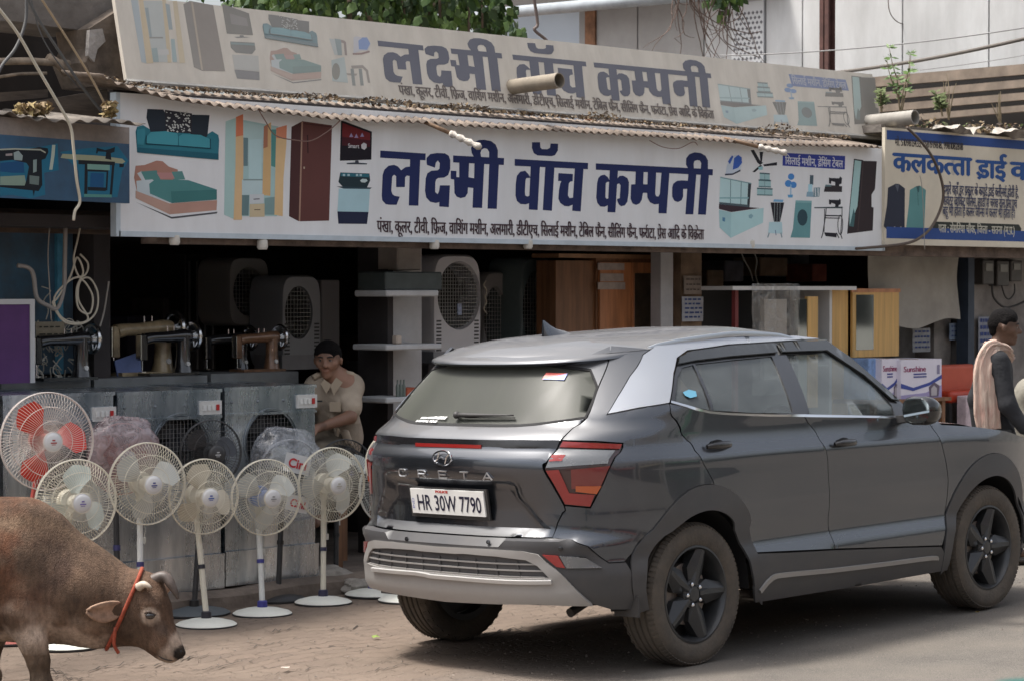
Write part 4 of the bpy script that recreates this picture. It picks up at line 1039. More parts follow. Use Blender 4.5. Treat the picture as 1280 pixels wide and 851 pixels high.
def wardrobe(A, H):
    A.poly(H([(38,95),(108,70),(108,770),(28,735)]), (.42,.60,.58)); A.poly(H([(108,75),(400,130),(390,745),(108,745)]), (.40,.58,.58))
    A.poly(H([(160,100),(300,125),(300,380),(160,370)]), (.46,.62,.62)); A.poly(H([(160,205),(192,208),(190,400),(160,400)]), (.16,.25,.27)); A.poly(H([(200,220),(285,215),(285,490),(195,490)]), (.50,.68,.70))
    A.poly(H([(108,65),(158,45),(160,400),(150,770),(92,770),(105,400)]), (.72,.50,.28)); A.poly(H([(110,65),(158,45),(158,190),(108,200)]), (.68,.22,.12))
    A.poly(H([(300,130),(350,100),(348,380),(345,605),(290,600)]), (.68,.45,.22)); A.poly(H([(300,130),(328,110),(326,270),(296,280)]), (.45,.20,.12)); A.poly(H([(352,150),(385,150),(380,410),(350,400)]), (.10,.30,.28))
    A.poly(H([(385,140),(458,120),(455,250),(435,480),(430,745),(372,735)]), (.74,.52,.28)); A.poly(H([(385,140),(458,120),(455,210),(385,210)]), (.68,.26,.15))
    A.poly(H([(150,495),(290,492),(290,590),(150,600)]), (.52,.66,.68)); A.poly(H([(150,600),(200,600),(195,740),(148,740)]), (.15,.24,.25)); A.poly(H([(202,595),(300,592),(300,655),(202,660)]), (.60,.64,.66)); A.poly(H([(202,662),(308,658),(305,748),(202,750)]), (.60,.50,.33))
    A.poly(H([(305,620),(375,612),(372,735),(305,735)]), (.22,.34,.34)); A.line(H([(160,495),(290,495)]), .008, (.25,.33,.33)); A.line(H([(230,628),(270,626)]), .006, (.1,.1,.12)); A.line(H([(235,700),(275,700)]), .006, (.2,.15,.1))
def almirah(A, H):
    A.poly(H([(565,93),(768,122),(748,775),(548,780)]), MAR); A.poly(H([(490,132),(565,93),(540,780),(473,745)]), (.075,.03,.03)); A.line(H([(563,100),(545,775)]), .012, (.38,.24,.18)); A.line(H([(600,190),(603,310)]), .010, (.05,.02,.02)); A.line(H([(575,110),(765,133)]), .004, (.05,.02,.02)); A.poly(H([(572,405),(582,405),(582,420),(572,420)]), (.5,.4,.3))
def tv(A, H):
    A.poly(H([(830,85),(1042,165),(1038,357),(822,365)]), (.012,.010,.016)); A.poly(H([(840,105),(1030,175),(1030,225),(838,200)]), (.17,.02,.025))
    A.poly(H([(838,200),(1030,225),(1030,270),(838,260)]), (.07,.012,.02))
    for x, y in ((900,190),(935,195),(975,188)): A.poly(H([(x-14,y+12),(x,y-16),(x+14,y+12)]), (.35,.3,.5))
    q = H([(878,275),(955,275)]); flat = flat_text('Smart', Matrix.Translation((0,0,0)), 1, PR, None) if False else None
    L_, tw = deva('Smart', .02); k = (q[1][0]-q[0][0])/tw
    for V, F in L_: A.raw([(q[0][0]+vx*k, q[0][1]+vy*k) for vx, vy in V], F, (.65,.65,.68))
    A.poly(H([(968,255),(985,240),(1005,250),(1005,275),(990,290),(970,280)]), (.6,.6,.62)); A.poly(H([(928,362),(948,362),(952,378),(1010,382),(1005,390),(870,388),(868,380),(925,376)]), (.05,.06,.08))
def washer(A, H):
    A.poly(H([(815,555),(1028,555),(1018,725),(805,725)]), (.42,.62,.68)); A.poly(H([(825,445),(1025,452),(1030,500),(1005,555),(850,552),(812,510)]), (.02,.04,.05)); A.poly(H([(830,448),(1022,456),(1024,478),(826,470)]), (.03,.15,.20)); A.poly(H([(798,540),(1042,548),(1030,558),(850,556)]), (.03,.06,.08))
    for x in (850,882,940,965): A.poly(H([(x-8,455),(x+8,455),(x+8,470),(x-8,470)]), (.4,.55,.6))
    A.poly(H([(960,500),(975,488),(1005,490),(1012,503),(995,514),(970,512)]), (.55,.65,.65)); A.poly(H([(805,712),(1018,716),(1008,798),(812,796)]), (.02,.025,.06))
for fn, nm, z in ((sofa,'sofa_picture',G),(bed,'bed_picture',G),(wardrobe,'wardrobe_picture',H),(almirah,'almirah_picture',H),(tv,'television_picture',H),(washer,'washing_machine_picture',H)):
    A.k = 0; fn(A, z); rel(A.build(nm, None), big)
def chest(A, F):
    A.poly(F([(50,480),(140,500),(375,468),(370,575),(135,685),(55,610)]), (.45,.68,.70)); A.poly(F([(50,480),(140,500),(135,685),(55,610)]), (.38,.60,.63)); A.poly(F([(50,440),(270,462),(345,468),(140,498),(50,475)]), (.05,.03,.04))
    A.poly(F([(60,245),(285,290),(272,462),(52,440)]), (.50,.70,.72)); A.poly(F([(262,288),(285,290),(272,462),(255,460)]), (.04,.05,.06)); A.line(F([(135,262),(133,440)]), .008, (.12,.22,.25)); A.line(F([(212,278),(208,448)]), .008, (.12,.22,.25)); A.line(F([(60,245),(285,290)]), .008, (.2,.35,.38)); A.line(F([(55,395),(265,395)]), .010, (.25,.45,.48)); A.poly(F([(52,425),(265,445),(265,462),(52,440)]), (.08,.12,.14))
    A.poly(F([(75,535),(95,538),(93,568),(75,562)]), (.1,.25,.4)); A.poly(F([(265,520),(285,510),(300,525),(285,545),(268,540)]), (.25,.42,.48))
def iron(A, F):
    A.poly(F([(98,222),(105,170),(130,100),(170,82),(205,88),(220,140),(205,195),(150,220)]), (.60,.68,.78)); A.poly(F([(150,190),(160,105),(190,82),(215,100),(218,140),(190,175)]), (.05,.13,.50)); A.poly(F([(115,130),(145,85),(155,95),(130,150)]), (.05,.13,.50)); A.line(F([(95,225),(150,222),(205,195)]), .012, (.04,.05,.08))
def ceilingfan(A, F):
    A.poly(F([(280,48),(305,45),(350,125),(370,140),(350,155),(330,140)]), DK); A.poly(F([(370,152),(472,135),(472,158),(380,165)]), DK); A.poly(F([(350,155),(365,160),(312,208),(292,206)]), DK); A.poly(F([(345,60),(372,60),(362,135),(352,135)]), DK); A.poly(F([(335,170),(370,165),(368,190),(340,192)]), CY)
def mixers(A, F):
    for y, w_ in ((240,36),(290,44),(350,56)):
        x = 383; A.poly(F([(x-w_,y-25),(x+w_,y-20),(x+w_,y+25),(x-w_,y+22)]), (.36,.56,.58)); A.line(F([(x-w_,y-25),(x+w_,y-20)]), .010, (.06,.12,.14)); A.line(F([(x-w_,y+22),(x+w_,y+25)]), .008, (.10,.2,.22)); A.line(F([(x,y-20),(x,y+22)]), .006, (.15,.25,.28))
def tablefan(A, F):
    for x, y, r_ in ((575,240,24),(555,290,26),(592,300,24)): A.poly(F([(x+r_*math.cos(a), y+r_*math.sin(a)) for a in np.linspace(0,6.28,10,endpoint=False)]), (.07,.25,.60))
    A.line(F([(573,300),(572,370)]), .014, (.3,.5,.7)); A.poly(F([(548,372),(588,370),(585,392),(555,392)]), (.12,.35,.6))
def juicers(A, F):
    A.poly(F([(712,228),(738,230),(735,300),(710,298)]), (.08,.12,.15)); A.poly(F([(700,295),(730,295),(728,350),(698,350)]), (.4,.65,.75)); A.poly(F([(690,350),(735,350),(735,388),(685,385)]), (.25,.40,.5)); A.poly(F([(740,320),(785,318),(780,385),(735,388)]), (.18,.28,.32)); A.line(F([(750,325),(752,380)]), .01, WH); A.line(F([(770,325),(772,380)]), .01, WH)
def cooler(A, F):
    A.poly(F([(425,428),(525,428),(495,568),(450,568)]), DK); A.poly(F([(450,405),(520,408),(515,425),(445,422)]), (.2,.45,.7)); A.poly(F([(415,570),(508,570),(512,655),(408,650)]), (.48,.68,.74))
    for x in (455,475,495): A.line(F([(x,430),(x-3,565)]), .005, (.3,.35,.36))
    A.line(F([(415,650),(405,680)]), .012, (.2,.3,.35)); A.line(F([(500,650),(508,680)]), .012, (.2,.3,.35)); A.line(F([(460,630),(465,665)]), .008, (.1,.15,.3))
def cooler2(A, F):
    A.poly(F([(608,412),(725,415),(712,685),(570,682),(588,620)]), (.14,.32,.34)); A.poly(F([(657+37*math.cos(a), 537+60*math.sin(a)) for a in np.linspace(0,6.28,18,endpoint=False)]), (.03,.07,.09)); A.poly(F([(608,412),(725,415),(724,432),(606,428)]), (.22,.42,.44))
def sewing(A, F, x=0, y=0, k=1):
    P_ = lambda q: F([(x+a*k, y+b*k) for a, b in q])
    A.poly(P_([(850,245),(862,250),(925,252),(930,238),(945,250),(942,290),(925,298),(925,312),(895,312),(895,280),(868,272),(866,292),(850,290)]), DK)
def sewbox(A, F):
    sewing(A, F); A.poly(F([(825,298),(945,310),(945,352),(812,350)]), (.035,.03,.035)); A.poly(F([(825,298),(868,300),(868,312),(820,312)]), (.12,.2,.22))
def treadle(A, F):
    sewing(A, F, 30, 200, .96) if False else None
    A.poly(F([(850,405),(862,408),(920,410),(930,400),(936,410),(935,440),(920,448),(920,468),(895,468),(895,440),(868,430),(865,442),(850,440)]), DK)
    A.poly(F([(742,462),(950,458),(950,470),(745,470)]), (.06,.08,.09)); A.line(F([(830,470),(825,525),(805,655),(795,685)]), .011, DK); A.line(F([(818,475),(815,640)]), .008, DK); A.line(F([(945,470),(945,520),(935,660),(945,690)]), .010, DK)
    A.line(F([(822,522),(935,525)]), .009, DK); A.line(F([(822,540),(930,542)]), .007, DK); A.poly(F([(815,645),(905,650),(905,682),(825,672)]), DK); A.line(F([(905,650),(922,685)]), .01, DK)
    A.line(F([(932+18*math.cos(a), 590+70*math.sin(a)) for a in np.linspace(0,6.28,16)]), .008, DK)
def dresser(A, F):
    A.poly(F([(1032,110),(1100,120),(1065,640),(982,655)]), (.025,.025,.03)); A.poly(F([(1038,120),(1085,128),(1055,480),(1000,600),(1000,500)]), (.38,.58,.58)); A.poly(F([(1085,125),(1198,128),(1185,330),(1160,370),(1160,460),(1175,465),(1168,632),(982,655),(1055,460),(1075,400)]), (.035,.025,.028)); A.line(F([(1100,135),(1060,640)]), .006, (.09,.06,.06)); A.poly(F([(1000,600),(1030,470),(1040,520),(1030,605)]), (.06,.14,.15))
RIGHT = [('chest_picture',chest),('iron_picture',iron),('ceiling_fan_picture',ceilingfan),('mixer_picture',mixers),('fan_picture',tablefan),('juicer_picture',juicers),('cooler_picture',cooler),('cooler_picture',cooler2),('sewing_machine_picture',sewbox),('sewing_machine_picture',treadle),('dresser_picture',dresser)]
for nm, fn in RIGHT:
    A.k = 0; fn(A, Fz); rel(A.build(nm, None), big)

# ------- upper, faded sign leaning back
YB = YS+.22
p0 = atY(158.7,92,YB); p1 = atX(144.7,0,p0.x); q0 = atY(1106,174,YB); q1 = atX(1091,98,q0.x)
dirL = (p1-p0).normalized(); dirR = (q1-q0).normalized(); dv = (dirL+dirR).normalized(); dv.x = 0; dv.normalize()
orig = Vector((p0.x, YB, (p0.z+q0.z+3*atY(640,138.5,YB).z)/5)); nU = Vector((1,0,0)).cross(dv).normalized()
if nU.y > 0: nU = -nU
hU = ((hit(360,12.5,orig,nU)-orig).dot(dv)+(hit(960,83,orig,nU)-orig).dot(dv))/2; wU = (q0.x-p0.x)
print('upper sign', orig, dv, hU, wU, 'big', x0s, x1s, zb_s, zt_s)
up = thing('signboard', 'old faded cream signboard with grey lettering, leaning back above the tin roof edge', 'signboard', tuple(orig))
def quad_slab(name, o, u, v, w_, h_, t, m):
    o, u, v = Vector(o), Vector(u), Vector(v); n = u.cross(v).normalized(); 
    P = [o, o+u*w_, o+u*w_-n*t*-1*-1, o-n*t]
    b0 = [o, o+u*w_, o+u*w_+v*h_, o+v*h_]; b1 = [p+n*-t for p in b0]
    mb = MB(); mb.add(b0+b1, [(0,1,2,3),(7,6,5,4),(1,0,4,5),(2,1,5,6),(3,2,6,7),(0,3,7,4)]); return mb.build(name, m)
fadedm = mat('faded_cream_sheet', (.66,.615,.54), .75, var=.10, scale=3, dust=(.36,.31,.25,.5), dusts=2.4, stretch=(2,1,.6))
sl2 = quad_slab('panel', orig, (1,0,0), dv, wU, hU, .03, fadedm); rel(sl2, up)
mb = MB(); mb.tube([orig-nU*-.004+Vector((-.01,0,-.01)), orig+Vector((wU+.01,0,-.01))], .018, 6); rel(mb.build('frame', mat('old_frame_tube', (.30,.29,.27), .6, var=.2)), up)
FAD = lambda c: tuple(.42*a+.58*b for a, b in zip(c, (.56,.53,.47)))
FAD2 = lambda c: tuple(.48*a+.52*b for a, b in zip(c, (.50,.48,.43)))
AU = Art(tuple(orig), (1,0,0), tuple(dv)); AU.n = nU; AU.tint = lambda c: tuple(.75*a+.25*b for a, b in zip(c, (.48,.46,.44)))
hB = zt_s-zb_s
def toU(p): # same artwork, placed at the same share of the board
    return (p[0]-p0.x, (p[1]-zb_s)/hB*hU)
UZ = lay(lambda a, b: (lambda p: (p.x-orig.x, (p-orig).dot(dv)))(hit(a, b, orig, nU)))
# match to the photograph's placing of the old title
ref = UZ(0,0,1); r0 = ref([(478,60)])[0]; r1 = ref([(888,118)])[0]; s0_, s1_ = tp[0][0], tp[-1][0]
tx = [p for P_ in tp for p in P_]; mnx, mxx = min(p[0] for p in tx), max(p[0] for p in tx)
u0_, u1_ = ref([(473,60)])[0][0], ref([(893,118)])[0][0]
mnz = min(p[1] for p in tx); bz = ref([(590,112)])[0][1]; tz = ref([(470,51)])[0][1]; zbar = tp[0][0][1]
def mapU(p): return (u0_+(p[0]-mnx)/(mxx-mnx)*(u1_-u0_), bz+(p[1]-mnz)/(zbar-mnz)*(tz-bz))
for P_ in tp: AU.poly([mapU(p) for p in P_], (.055,.065,.11))
rel(AU.build('title_lettering', None), up)
a0, a1 = ref([(499,116)])[0], ref([(893,151.5)])[0]; AU.text(LINE, a0[0], (a0[1]+a1[1])/2, .10, a1[0]-a0[0], (.10,.07,.06), bold=.016)
rel(AU.build('small_lettering', None), up)
U1 = UZ(140,0,6.4); U2 = UZ(310,0,7.4); U3 = UZ(880,70,5.565)
AU.tint = FAD2
AU.poly(U1([(150,0),(205,0),(275,510),(235,500)]), (.35,.45,.52)); AU.poly(U1([(215,0),(250,0),(330,510),(275,510)]), (.65,.48,.25)); AU.poly(U1([(250,10),(400,10),(450,500),(330,500)]), (.45,.50,.50)); AU.poly(U1([(262,65),(290,65),(320,300),(300,300)]), (.15,.25,.30)); AU.poly(U1([(400,0),(430,0),(475,505),(445,505)]), (.62,.47,.25)); AU.poly(U1([(425,30),(460,40),(485,240),(455,240)]), (.2,.3,.35)); AU.poly(U1([(485,10),(520,10),(585,505),(540,510)]), (.62,.48,.27)); AU.poly(U1([(470,315),(500,315),(520,500),(485,500)]), (.22,.38,.42)); AU.poly(U1([(315,390),(360,385),(375,500),(330,500)]), (.18,.32,.35)); AU.poly(U1([(365,400),(450,398),(455,440),(372,445)]), (.55,.55,.55)); AU.line(U1([(300,305),(405,305)]), .01, (.15,.15,.15))
rel(AU.build('wardrobe_picture', None), up)
AU.poly(U1([(570,38),(622,10),(720,570),(655,540)]), (.10,.08,.08)); AU.poly(U1([(622,10),(808,45),(905,573),(715,570)]), (.13,.09,.08)); AU.line(U1([(640,25),(720,560)]), .014, (.42,.32,.22)); rel(AU.build('almirah_picture', None), up)
AU.poly(U1([(878,32),(1095,110),(1128,285),(918,272)]), (.04,.035,.035)); AU.poly(U1([(940,110),(1075,150),(1090,215),(955,195)]), (.14,.12,.13)); AU.poly(U1([(1020,285),(1050,285),(1055,298),(1105,302),(1000,308),(975,298),(1022,296)]), (.06,.07,.08)); rel(AU.build('television_picture', None), up)
AU.poly(U1([(945,335),(1140,345),(1148,400),(1120,435),(990,425),(950,385)]), (.04,.05,.06)); AU.poly(U1([(950,340),(1138,352),(1142,368),(950,358)]), (.08,.2,.22)); AU.poly(U1([(978,560),(1178,578),(1180,645),(1000,632)]), (.05,.055,.09)); AU.poly(U1([(960,440),(1170,450),(1178,575),(980,558)]), (.46,.46,.44)); rel(AU.build('washing_machine_picture', None), up)
# old sofa, bed, mixers
def SG(q): # sofa drawing reused in the old sign's place
    return U2([((a-50)/(606-50)*500+118+(b-62)*.10, (b-62)/(400-62)*265+130+((a-50)/556)*45) for a, b in q])
sofa(AU, SG); rel(AU.build('sofa_picture', None), up)
def BG(q): return U2([((a-40)/(595-40)*480+200, (b-405)/(792-405)*330+445) for a, b in q])
bed(AU, BG); rel(AU.build('bed_picture', None), up)
AU.poly(U2([(750,360),(800,365),(840,510),(800,512)]), (.5,.55,.55)); AU.poly(U2([(800,360),(860,370),(870,515),(830,515)]), (.15,.25,.28)); AU.line(U2([(865,385),(895,395),(905,510)]), .02, (.2,.12,.12)); rel(AU.build('mixer_picture', None), up)
AU.poly(U2([(975,350),(1000,340),(1060,350),(1100,350),(1135,410),(1110,470),(1040,475),(975,500)]), (.55,.55,.62)); AU.poly(U2([(1020,380),(1060,350),(1100,350),(1130,405),(1100,465),(1025,460)]), (.04,.2,.6)); AU.line(U2([(970,503),(1050,500),(1122,480)]), .012, (.2,.05,.05)); rel(AU.build('iron_picture', None), up)
AU.poly(U2([(770,560),(890,530),(925,770),(780,755)]), (.42,.52,.52)); AU.poly(U2([(813+38*math.cos(a), 665+78*math.sin(a)) for a in np.linspace(0,6.28,16,endpoint=False)]), (.12,.12,.10)); AU.poly(U2([(905,680),(1010,685),(1000,705),(920,700)]), (.3,.24,.2))
for x in (965,1040): AU.poly(U2([(x-18,640),(x+12,640),(x+30,795),(x,795)]), (.12,.16,.17))
AU.line(U2([(960,625),(1060,620),(1100,660),(1118,765)]), .02, (.25,.2,.18)); rel(AU.build('juicer_picture', None), up)
# right-hand part: the same drawings shifted up the slope
def R3(q): # Fz drawing coords -> old sign
    return U3([(((a-50)/(1200-50))*1120+60+(b-48)*.13, (b-48)/(690-48)*400+75+(a/1200)*30) for a, b in q])
for nm, fn in RIGHT:
    if fn in (iron, ceilingfan, juicers): continue
    AU.k = 0; fn(AU, R3); rel(AU.build(nm, None), up)
AU.poly(U3([(588,128),(985,168),(1008,245),(612,212)]), (.03,.12,.42)); q0_, q1_ = U3([(618,200),(990,228)]); AU.tint = None
AU.text('िसलाई मशीन, डRेिसंग टेबल', q0_[0], (q0_[1]+q1_[1])/2, .085, q1_[0]-q0_[0], (.5,.5,.52), bold=.016); rel(AU.build('blue_label', None), up)

# ------- dry cleaner's sign on the right
YC = YS-.03
ca, cb_ = atY(1104,160,YC), atY(1104,309,YC); cx0 = atY(1106,300,YC).x; cz0, cz1 = atY(1106,306,YC).z, atY(1112,160,YC).z; cx1 = cx0+4.2
cal = thing('signboard', "cream blue-bordered dry cleaner's signboard with a suit and shirt", 'signboard', (cx0, YC, cz0))
cream = mat('cream_flex_sheet', (.68,.62,.50), .6, var=.10, scale=2.5, dust=(.40,.34,.26,.4), dusts=2)
rel(MB().bbox((cx0, YC, cz0), (cx1, YC+.03, cz1)).build('panel', cream), cal)
CS = lay(lambda a, b: (lambda p: (p.x, p.z))(atY(a, b, YC))); c6 = CS(1095,155,5.492)
A2 = Art((0,YC,0),(1,0,0),(0,0,1)); A2.n = Vector((0,-1,0)); BLU = (.035,.08,.26)
hC = cz1-cz0
A2.poly([(cx0+.02,cz1-.02),(cx1,cz1-.02),(cx1,cz1-.095),(cx0+.02,cz1-.095)], BLU); A2.poly([(cx0+.02,cz0+.05),(cx1,cz0+.05),(cx1,cz0+.14),(cx0+.02,cz0+.14)], BLU); rel(A2.build('border', None), cal)
a, b = c6([(118,330),(652,365)]); x_a, x_b = a[0], b[0]
def ctext(st, pa, pb, h, col, bold):
    A2.text(st, pa[0], (pa[1]+pb[1])/2, h, pb[0]-pa[0], col, bold)
hh = (c6([(118,195)])[0][1]-c6([(118,330)])[0][1])
ctext('कलकतhता', c6([(118,322)])[0], c6([(652,360)])[0], hh*1.45, (.03,.09,.28), .045)
ctext('डRाई', c6([(688,370)])[0], c6([(890,378)])[0], hh*1.45, (.03,.09,.28), .045)
pq = c6([(925,380)])[0]; ctext('कhलीनसH', pq, (pq[0]+1.15, pq[1]), hh*1.45, (.03,.09,.28), .045)
rel(A2.build('title_lettering', None), cal)
ctext('मो. 5109813433, 7581919818, 9981082818', c6([(130,160)])[0], c6([(596,172)])[0], .085, (.06,.05,.05), .02)
ctext('हमारे यहाँ हर पRकार के कपड़े डRाई कhलीनसH होती है,', c6([(458,490)])[0], c6([(975,500)])[0], .115, (.05,.06,.13), .016)
ctext('सवेटर जािकट पॉिलस, साड़ी मे चरख रोल पRेस एवं', c6([(458,565)])[0], c6([(962,578)])[0], .115, (.05,.06,.13), .016)
ctext('बहू भी होता है कलर जीनhस मे कलर भी होता है।', c6([(452,635)])[0], c6([(945,645)])[0], .115, (.05,.06,.13), .016)
rel(A2.build('small_lettering', None), cal)
pl_ = c6([(392,690),(410,672),(980,692),(998,720),(990,765),(975,778),(400,760),(385,740)]); A2.poly(pl_, (.035,.04,.035))
ctext('पता : सेमिरया चौक, िजला - सतना (म.पR.)', c6([(428,748)])[0], c6([(950,758)])[0], .10, (.60,.58,.48), .016); rel(A2.build('address_label', None), cal)
A2.poly(c6([(135,412),(160,415),(198,445),(196,720),(178,722),(172,705),(150,722),(128,705),(100,722),(72,725),(52,705),(75,560),(82,440)]), (.03,.035,.055)); A2.poly(c6([(130,418),(160,418),(148,470)]), (.10,.11,.14)); rel(A2.build('suit_picture', None), cal)
A2.poly(c6([(275,430),(300,425),(342,455),(330,725),(300,720),(262,728),(205,725),(225,560),(232,455)]), (.12,.29,.29)); A2.poly(c6([(275,430),(300,425),(295,470),(285,470)]), (.05,.12,.13)); A2.line(c6([(285,470),(290,560)]), .008, (.06,.16,.16)); rel(A2.build('shirt_picture', None), cal)

# ------- blue sign of the left shop
yr = YS-.10; e1 = atY(168,181,yr); eb = atY(162,254.6,yr)
ang = R(45.1-33)       # this board is turned a little from the shop line
ud = Vector((math.cos(ang), -math.sin(ang)*-1, 0)); ud = Vector((math.cos(R(12)), math.sin(R(12)), 0)); nb = Vector((0,0,1)).cross(ud); nb = Vector((ud.y, -ud.x, 0))
org = Vector((eb.x, eb.y, eb.z)); zt_ = hit(168,181,org,nb).z; zg = hit(168,156,org,nb).z
bls = thing('signboard', 'old dark blue signboard with a sewing machine picture, left of the big sign', 'signboard', tuple(org))
wB = 2.6
rel(quad_slab('panel', org-ud*wB, ud, (0,0,1), wB, zt_-org.z, .03, mat('blue_painted_tin', (.016,.085,.175), .45, var=.45, scale=2.4, dust=(.03,.05,.08,.5), dusts=4)), bls)
rel(quad_slab('top_strip', org-ud*wB+Vector((0,0,zt_-org.z)), ud, (0,0,1), wB, zg-zt_-.02, .04, mat('weathered_grey_strip', (.22,.19,.17), .8, var=.4, scale=3, bump=.3)), bls)
BZ = lay(lambda a, b: (lambda p: ((p-org).dot(ud), p.z-org.z))(hit(a, b, org, nb))); b6 = BZ(0,140,6.544)
AB = Art(tuple(org), tuple(ud), (0,0,1)); AB.n = nb; BK = (.012,.016,.022); PALE = (.42,.50,.42); LTB = (.06,.32,.42)
AB.poly(b6([(0,330),(60,300),(330,290),(470,260),(480,480),(360,500),(370,680),(250,710),(100,680),(0,690)]), (.02,.15,.25)); AB.poly(b6([(0,420),(190,400),(200,500),(100,500),(0,490)]), (.015,.08,.20)); AB.poly(b6([(0,530),(200,520),(215,605),(0,600)]), (.24,.33,.27))
AB.poly(b6([(-60,300),(180,312),(320,290),(390,300),(395,330),(370,385),(340,395),(345,600),(315,650),(-60,610),(-60,600),(200,605),(215,560),(235,450),(215,420),(100,395),(-60,410)]), BK)
AB.poly(b6([(425,272),(452,272),(445,360),(428,475),(402,475),(418,360)]), (.45,.52,.45)); AB.poly(b6([(110,335),(150,320),(185,360),(180,400),(115,395)]), (.30,.38,.38)); AB.poly(b6([(270,395),(300,390),(298,490),(270,500)]), (.25,.33,.32)); AB.line(b6([(0,310),(120,305),(330,312),(370,335)]), .008, (.4,.42,.35)); AB.poly(b6([(265,640),(285,640),(275,695)]), BK); AB.poly(b6([(240,520),(320,530),(315,600),(240,590)]), (.15,.20,.19)); AB.poly(b6([(45,345),(100,340),(100,360),(45,362)]), (.35,.3,.3))
rel(AB.build('sewing_machine_picture', None), bls)
AB.poly(b6([(490,330),(700,300),(960,280),(1050,400),(1000,480),(960,700),(660,700),(640,480)]), (.02,.15,.25))
AB.poly(b6([(510,345),(780,358),(850,365),(1000,385),(1025,410),(1000,425),(620,395),(495,378)]), (.36,.38,.26)); AB.poly(b6([(640,395),(940,410),(938,440),(640,430)]), BK); AB.poly(b6([(790,295),(860,315),(900,305),(940,288),(935,330),(905,340),(910,395),(860,385),(868,330),(800,325),(795,345),(785,340)]), BK)
AB.line(b6([(705,430),(700,690)]), .025, BK); AB.line(b6([(925,440),(905,690)]), .02, BK); AB.line(b6([(880,450),(870,640)]), .014, BK); AB.line(b6([(720,480),(880,485)]), .012, BK); AB.line(b6([(690,685),(910,690)]), .016, (.10,.28,.25)); AB.line(b6([(720,450),(890,458)]), .03, (.20,.38,.33)); AB.line(b6([(720,630),(860,635)]), .02, BK); AB.poly(b6([(975,425),(1015,428),(1010,455),(975,455)]), BK); AB.poly(b6([(740,500),(850,505),(845,620),(735,615)]), (.014,.09,.22))
rel(AB.build('treadle_table_picture', None), bls)
# ------------------------------------------------------------ galvanised coolers, sewing machines, fans
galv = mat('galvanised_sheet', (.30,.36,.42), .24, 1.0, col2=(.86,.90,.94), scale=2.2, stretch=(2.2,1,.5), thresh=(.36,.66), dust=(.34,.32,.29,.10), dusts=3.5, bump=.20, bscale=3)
galvd = mat('dull_zinc_edge', (.20,.22,.24), .5, .5, var=.3, scale=6)
mesh_b = mat('black_wire', (.02,.02,.022), .5)
whp = mat('white_plastic', (.62,.62,.60), .4, var=.05, dust=(.3,.28,.25,.2), dusts=6)
redp = mat('red_plastic', (.45,.02,.02), .4)
def holed(mb, x0, x1, z0, z1, y, cx, cz, r, n=40):
    """a sheet in the XZ plane with a round hole"""
    V = []; 
    for k in range(n):
        a = 2*math.pi*k/n; c, s = math.cos(a), math.sin(a)
        t = min((x1-cx)/c if c > 1e-9 else 1e9, (x0-cx)/c if c < -1e-9 else 1e9, (z1-cz)/s if s > 1e-9 else 1e9, (z0-cz)/s if s < -1e-9 else 1e9)
        V.append((cx+r*c, y, cz+r*s)); V.append((cx+t*c, y, cz+t*s))
    F = [(2*k, 2*((k+1) % n), 2*((k+1) % n)+1, 2*k+1) for k in range(n)]
    mb.add(V, F)
    for X in (x0, x1):
        for Z in (z0, z1): # fill the corners the ray fan cuts off
            vs = [v for v in V[1::2]]; a = min(vs, key=lambda v: (v[0]-X)**2*1e0+(v[2]-Z)**2 if abs(v[0]-X) < 1e-6 else 9e9); b = min(vs, key=lambda v: (v[0]-X)**2+(v[2]-Z)**2 if abs(v[2]-Z) < 1e-6 else 9e9)
            mb.add([(X,y,Z), a, b], [(0,1,2)])
